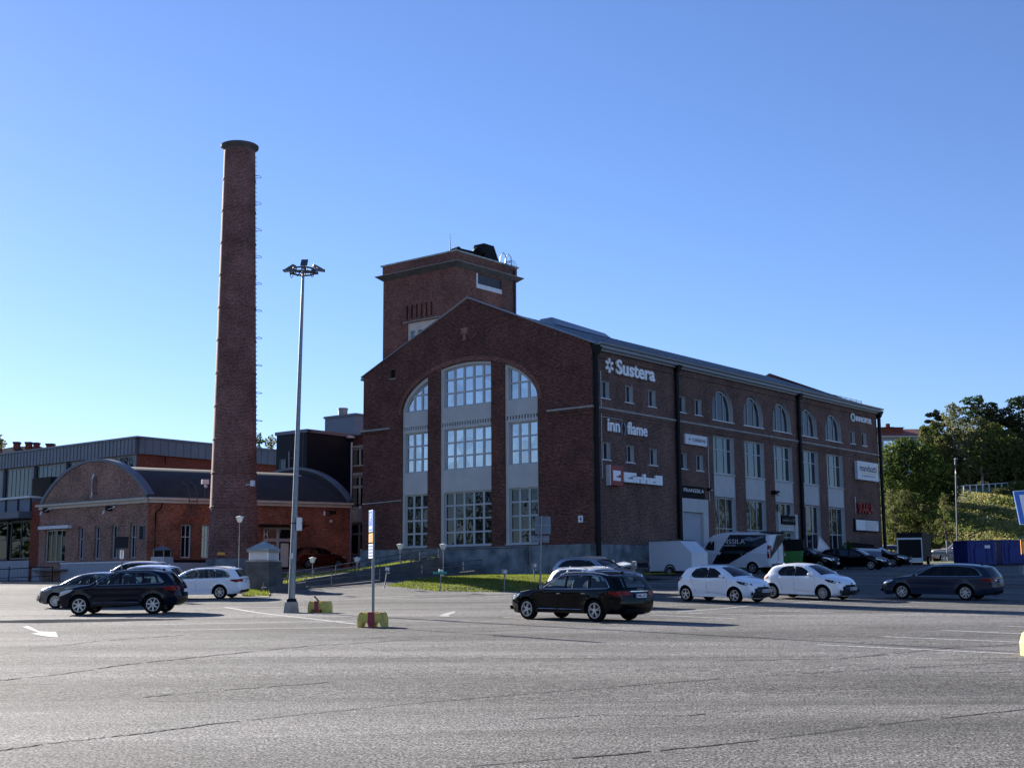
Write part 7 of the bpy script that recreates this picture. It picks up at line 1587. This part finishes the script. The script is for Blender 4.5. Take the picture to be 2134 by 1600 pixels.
def tree(name, label, px, py_top, Y, w, base_z=None, n=5000, size=.28, mats=(LEAF, LEAFD), kind='round', cat='tree', group=None, trunkm=BARK, low=.25, nb=14, tw=.16, at=None):
    P = Vector(at) if at else atd(px, py_top, Y); x, y = P.x, P.y; zb = hill_h(x, y) if base_z is None else base_z; H = P.z-zb
    T = thing(name, label, cat, (x, y, zb), group=group); blobs = []
    for i in range(nb):
        t = (i+.5)/nb; a = i*2.4+RV.random(); 
        if kind == 'round': z = zb+H*(low+(1-low)*(.12+.80*t)); f = sin(pi*min(1, .18+.82*t))**.6; r = w*.33*f; s = w*.26*RV.uniform(.75, 1.2)*(1-.35*t)
        elif kind == 'birch': z = zb+H*(low+(1-low)*(.05+.90*t)); f = (1-t)**.55+.06; r = w*.30*f; s = w*.22*RV.uniform(.7, 1.25)*(.45+.55*f)
        elif kind == 'pine': z = zb+H*(low+(1-low)*(.05+.88*t)); f = (.55+.6*sin(pi*t)); r = w*.36*f*RV.uniform(.5, 1.1); s = w*.17*RV.uniform(.7, 1.2)
        blobs.append(((x+r*cos(a), y+r*sin(a), z), (s*1.15, s*1.15, s*(.85 if kind != 'pine' else .42))))
    if kind == 'pine': blobs.append(((x, y, zb+H*.965), (w*.10, w*.10, H*.05)))
    else: blobs.append(((x, y, zb+H*.93), (w*.13, w*.13, H*.07)))
    vs, fs, mi = leafcloud(blobs, n, size, mats); raw('crown', vs, fs, list(mats), mi, T)
    b = MB(); top = zb+H*.8; r0 = max(.05, H*.018)
    b.cyl((x, y, zb-.3), (x+RV.uniform(-.2, .2), y, zb+H*.45), r0, r0*.65, trunkm, 7); b.cyl((x, y, zb+H*.4), (x, y, zb+H*.92), r0*.68, r0*.15, trunkm, 6)
    for bl in blobs[::2]: c = Vector(bl[0]); b.cyl((x, y, max(zb+H*.2, c.z-H*.12)), c, r0*.35, r0*.1, trunkm, 5)
    b.build('trunk', T); return T
def plants():
    tree('broadleaf_tree', 'full dark green broadleaf tree right beside the hall corner on the slope', 1882, 911, 155, 7.9, n=9000, size=.34, mats=(LEAF, LEAFD), low=.0, nb=22)
    tree('broadleaf_tree', 'dark rounded tree behind the lower right side of the full green tree', 1945, 948, 160, 5, n=4500, size=.3, mats=(LEAFD, LEAFD, LEAF), low=.0, nb=14)
    tree('broadleaf_tree', 'pale spreading tree at the right edge above the fence', 2105, 912, 176, 7.6, n=7500, size=.32, mats=(LEAFO, LEAF), low=.05, nb=20)
    tree('broadleaf_tree', 'leafy tree cut by the right edge above the parking sign', 2150, 930, 174, 7, n=4000, size=.3, mats=(LEAFO, LEAFD), low=.0, nb=14)
    tree('shrub', 'dark round bush below the tall lamp with a white globe', 2008, 978, 180, 3.7, n=2500, size=.25, mats=(LEAFD,), low=0, nb=9, cat='bush')
    for i, (px, py, w, Y, lab) in enumerate([(1925, 886, 4.5, 178, 'short olive birch in front of the apartment house'), (1948, 876, 5, 181, 'olive birch standing left of the palest birch'), (1985, 838, 6.5, 180, 'tallest pale birch with a whitish pointed top'), (2012, 890, 6.5, 182, 'olive birch behind the lamp with the white globe'), (2040, 868, 6.5, 176, 'olive birch under the broad pine'), (2068, 880, 6, 180, 'olive birch right of the broad pine'), (2098, 896, 6, 179, 'low olive birch near the right edge'), (1965, 905, 6, 179, 'olive birch with a visible white trunk above the fence')]):
        tree('birch_tree', lab, px, py, Y, w, n=5200, size=.30, mats=(LEAFO, LEAFO, LEAFP) if i == 2 else (LEAFO, LEAF), kind='birch', group='birches on the hill', trunkm=BARKB, low=.05, nb=20)
    for i, (px, py, w, Y, lab) in enumerate([(1951, 856, 4.6, 195, 'lone small pine left of the pale birch'), (2040, 826, 7.0, 190, 'broad dark pine with the highest top on the hill'), (2072, 848, 7.0, 188, 'dark pine sloping down right of the highest pine'), (2128, 826, 7, 185, 'dark reddish pine cut by the right edge'), (2100, 872, 6, 187, 'lower dark pine between two taller pines')]):
        tree('pine_tree', lab, px, py, Y, w, n=4200, size=.32, mats=(PINE, PINE, LEAFD), kind='pine', group='pines on the hill', low=.35, nb=18)
    sh = [(1855, 1018, 134, 3.6, 'tall pale willow bush against the hall corner'), (1880, 1020, 136, 3.4, 'pale willow bush second from the hall corner'), (1903, 1026, 135, 3.2, 'pale bush at the left end of the fence'), (1863, 1052, 130, 2.6, 'narrow pale bush low on the slope near the hall'), (1922, 1050, 133, 2.4, 'mid green bush below the left end of the fence'), (1948, 1062, 130, 2.8, 'small green bush left of the young birch'), (2095, 1020, 168, 3.5, 'bushy growth against the right part of the fence'), (2125, 1006, 169, 3.8, 'bush at the right edge beside the fence')]
    for px, py, Y, w, lab in sh: tree('shrub', lab, px, py, Y, w, n=2600, size=.20, mats=(LEAF, LEAFO) if px % 2 else (LEAFO, LEAF), low=-.02, nb=11, cat='bush', group='bushes on the grassy slope')
    tree('young_birch', 'slender young birch in front of the grassy slope between black trailer and street lamp', 1965, 1026, 124, 2.2, n=1300, size=.15, mats=(LEAFO, LEAF), kind='birch', low=.2, nb=14, base_z=3.2)
    tree('distant_tree', 'small tree top above the grey fascia just right of the chimney', 541, 903, 190, 3.5, base_z=10, n=900, size=.35, mats=(LEAFD, LEAFO), low=.3, nb=8)
    tree('distant_tree', 'loose tree top above the grey fascia left of the black block', 566, 906, 190, 4, base_z=10, n=1000, size=.35, mats=(LEAFD, LEAFO), low=.3, nb=8)
    tree('distant_tree', 'sliver of a tree at the left picture edge', -6, 900, 170, 5, base_z=6, n=1500, size=.35, mats=(LEAF, LEAFO), low=.2, nb=9)
    T = tree('young_spruce', 'tiny dark young tree against the hall wall beside the black crate', 1766, 1128, 93, 1.6, base_z=2.3, n=700, size=.12, mats=(LEAFD,), low=.1, nb=9)
    # hillside growth
    vs = []; fs = []; mi = []
    for _ in range(60000):
        x = RV.uniform(36, 70); y = RV.triangular(125, 172, 140); z = hill_h(x, y)+.35*sin(x*.7+y*.4); c = .5+.5*sin(x*.5+1.3*sin(y*.35))*cos(y*.42-x*.13); h = (.14+.42*c*RV.random()); a = RV.uniform(0, 3.14); dx, dy = cos(a)*h*.4, sin(a)*h*.4; l = RV.uniform(-.2, .2)
        i = len(vs); vs += [Vector((x-dx, y-dy, z)), Vector((x+dx, y+dy, z)), Vector((x+dx*.6+l, y+dy*.6, z+h)), Vector((x-dx*.9+l, y-dy*.5, z+h*.8))]; fs.append((i, i+1, i+2, i+3)); mi.append(1 if c > .62 and RV.random() < .8 else 0)
    for _ in range(1500):
        x = RV.uniform(38, 68); y = RV.triangular(125, 171, 145); z = hill_h(x, y)+.15; r = RV.uniform(.25, .8); lm = 0 if RV.random() < .6 else 1
        v2, f2, m2 = leafcloud([((x, y, z), (r, r, r*.7))], 34, .22, [MEADOW, LEAF]); k = len(vs); vs += v2; fs += [tuple(k+j for j in q) for q in f2]; mi += [lm if RV.random() < .8 else 1-lm for _ in f2]
    o = raw('hillside_grass', vs, fs, [MEADOW, LEAF], mi, kind='stuff'); tag(o, 'tall rough grass and weeds covering the slope below the fence', 'grass')
    # lawn blades
    vs = []; fs = []; mi = []
    def blade(p, h):
        a = RV.uniform(0, 3.14); dx, dy = cos(a)*.05, sin(a)*.05; i = len(vs); l = RV.uniform(-.04, .04); vs.extend([p+Vector((-dx, -dy, -.02)), p+Vector((dx, dy, -.02)), p+Vector((dx*.5+l, dy*.5+l, h))]); fs.append((i, i+1, i+2)); mi.append(0)
    E = LAWN
    for _ in range(26000):
        i = RV.randrange(len(E)-1); k = RV.randrange(6); s, t = RV.random(), RV.random(); p = (E[i][k]*(1-s)+E[i+1][k]*s)*(1-t)+(E[i][k+1]*(1-s)+E[i+1][k+1]*s)*t; blade(p, RV.uniform(.04, .09))
    for _ in range(5000):
        i = RV.randrange(6); k = RV.randrange(3); s, t = RV.random(), RV.random(); E2 = bank_h; p = (E2[k][i]*(1-s)+E2[k][i+1]*s)*(1-t)+(E2[k+1][i]*(1-s)+E2[k+1][i+1]*s)*t; blade(p, RV.uniform(.05, .12))
    for _ in range(1500):
        q = G(RV.uniform(505, 560), RV.uniform(1226, 1242)); blade(q, RV.uniform(.05, .18))
    o = raw('lawn_grass', vs, fs, [GRASS], mi, kind='stuff'); tag(o, 'short bright green grass on the lawn and ramp banks', 'grass')
    b = MB(); pp = [G(*q, lift=.02) for q in ((503, 1216), (520, 1212), (566, 1230), (560, 1243), (520, 1241), (506, 1232))]; b.poly3(pp, SOIL); b.build('grass_patch', kind='structure')
plants()
def far_rows():
    # woodland that the windows mirror: left of and right of the view
    k = 0
    for i in range(17):
        x = -80+RV.uniform(-5, 5); y = -10+i*8.8; h = RV.uniform(9, 11.5)+(9 if y > 90 else 4 if y > 50 else 0); b = 0
        T = tree('roadside_tree', 'leafy tree in the row west of the parking lot', 0, 0, 1, 7.5, base_z=0, n=900, size=.8, mats=(LEAFD, LEAF), low=.0, nb=9, group='trees west of the parking lot', at=(x, y, h))
    for i in range(9):
        x = 92+RV.uniform(-4, 4)+i*1.5; y = 70+i*9; T = tree('roadside_tree', 'leafy tree in the row east of the hall', 0, 0, 1, 9, base_z=2, n=900, size=.8, mats=(LEAF, LEAFO), low=.0, nb=9, group='trees east of the hall', at=(x, y, 12+RV.uniform(-1, 3)))
far_rows()
def road_stuff():
    # fence on the crest
    A = atd(1890, 1040, 171); B = atd(2180, 1012, 172); T = thing('mesh_fence', 'long wire mesh fence with thin posts along the crest of the grassy slope', 'fence', A)
    b = MB(); n = 22; zt = lambda i: interp(i, [0, 22], [atd(1893, 1019, 171).z, atd(2180, 1001, 172).z]); P = [(A.x+(B.x-A.x)*i/n, A.y+(B.y-A.y)*i/n) for i in range(n+1)]
    for i, (x, y) in enumerate(P): b.cyl((x, y, zt(i)-1.9), (x, y, zt(i)+.02), .075, .075, WHITE_M, 6)
    b.build('fence_posts', T); b = MB(); b.tube([(x, y, zt(i)) for i, (x, y) in enumerate(P)], .05, WHITE_M, 5)
    for k in range(1, 7): b.tube([(x, y, zt(i)-k*.2) for i, (x, y) in enumerate(P)], .008, GALVD, 3)
    for j in range(n*6):
        i = j/6; x = A.x+(B.x-A.x)*i/n; y = A.y+(B.y-A.y)*i/n; b.tube([(x, y, zt(i)), (x, y, zt(i)-1.3)], .008, GALVD, 3)
    b.build('wire_mesh', T)
    A = atd(1835, 1158, 117); B = atd(2200, 1156, 117); T = thing('guard_rail', 'galvanised road guard rail seen between black trailer and blue containers', 'guard rail', A); z = atd(1952, 1149.8, 117).z; b = MB()
    fr = Fr((A.x, A.y, 0), B-A, (0, -1, 0)); L = (B-A).length; pr = [(-.155, 0), (-.10, .08), (-.04, .08), (0, .02), (.04, .08), (.10, .08), (.155, 0)]
    V = []
    for u in (0, L):
        for dz, d in pr: V.append(fr(u, z-.12+dz, d))
    k = len(pr); b.add(V, [(i, i+1, k+i+1, k+i) for i in range(k-1)], GALV)
    b.build('beam', T); b = MB(); u = 0
    while u < L: b.fb(fr, u-.05, u+.05, 2.8, z-.02, -.06, .0, GALVD); u += 2
    u = fr.hit(1971, 1140)[0]; b.cyl(fr(u, 2.8, .3), fr(u, atd(1971, 1125, 117).z, .3), .06, .06, GALV, 8); b.build('rail_posts', T)
    # arched street lamp
    B = atd(1997, 1136, 121); tp = atd(1991, 968, 121); T = thing('street_lamp', 'tall dark street lamp with curved top in front of the grassy slope', 'street lamp', (B.x, B.y, 3.2)); b = MB()
    b.tube([(B.x, B.y, 3.1), (B.x-.05, B.y, 5.4), (tp.x, tp.y, tp.z-.8), (tp.x, tp.y, tp.z), (tp.x+.05, tp.y+.1, tp.z+.35), (tp.x+.22, tp.y+.4, tp.z+.6), (tp.x+.45, tp.y+.9, tp.z+.66)], .085, GALVD, 8); b.build('pole', T)
    b = MB(); b.ell((tp.x+.5, tp.y+1.2, tp.z+.64), (.16, .4, .08), GALV, 6); b.build('lamp_head', T)
    B = atd(2019, 985, 177); tp = atd(2016, 903, 177); T = thing('street_lamp', 'pale lamp post with a white globe among the birches', 'street lamp', (B.x, B.y, B.z)); b = MB(); b.cyl((B.x, B.y, B.z-2), tp, .12, .09, GALV, 8); b.build('pole', T); b = MB(); b.lathe((tp.x, tp.y, tp.z), (0, 0, 1), [(0, -.1), (.3, .0), (.42, .2), (.35, .3), (0, .35)], WHITE, 14); b.build('lamp_head', T)
    # road behind the rail: strip of asphalt edge kerb and verge grass
    b = MB(); b.prism([Vector(q) for q in ((30, 112, gz(30, 112)-.3), (80, 112, gz(80, 112)-.3), (80, 116, gz(80, 116)-.3), (30, 116, gz(30, 116)-.3))], [Vector(q) for q in ((30, 112, gz(30, 112)+.03), (80, 112, gz(80, 112)+.03), (80, 116, gz(80, 116)+.15), (30, 116, gz(30, 116)+.15))], SOIL); b.build('verge', kind='structure')
road_stuff()
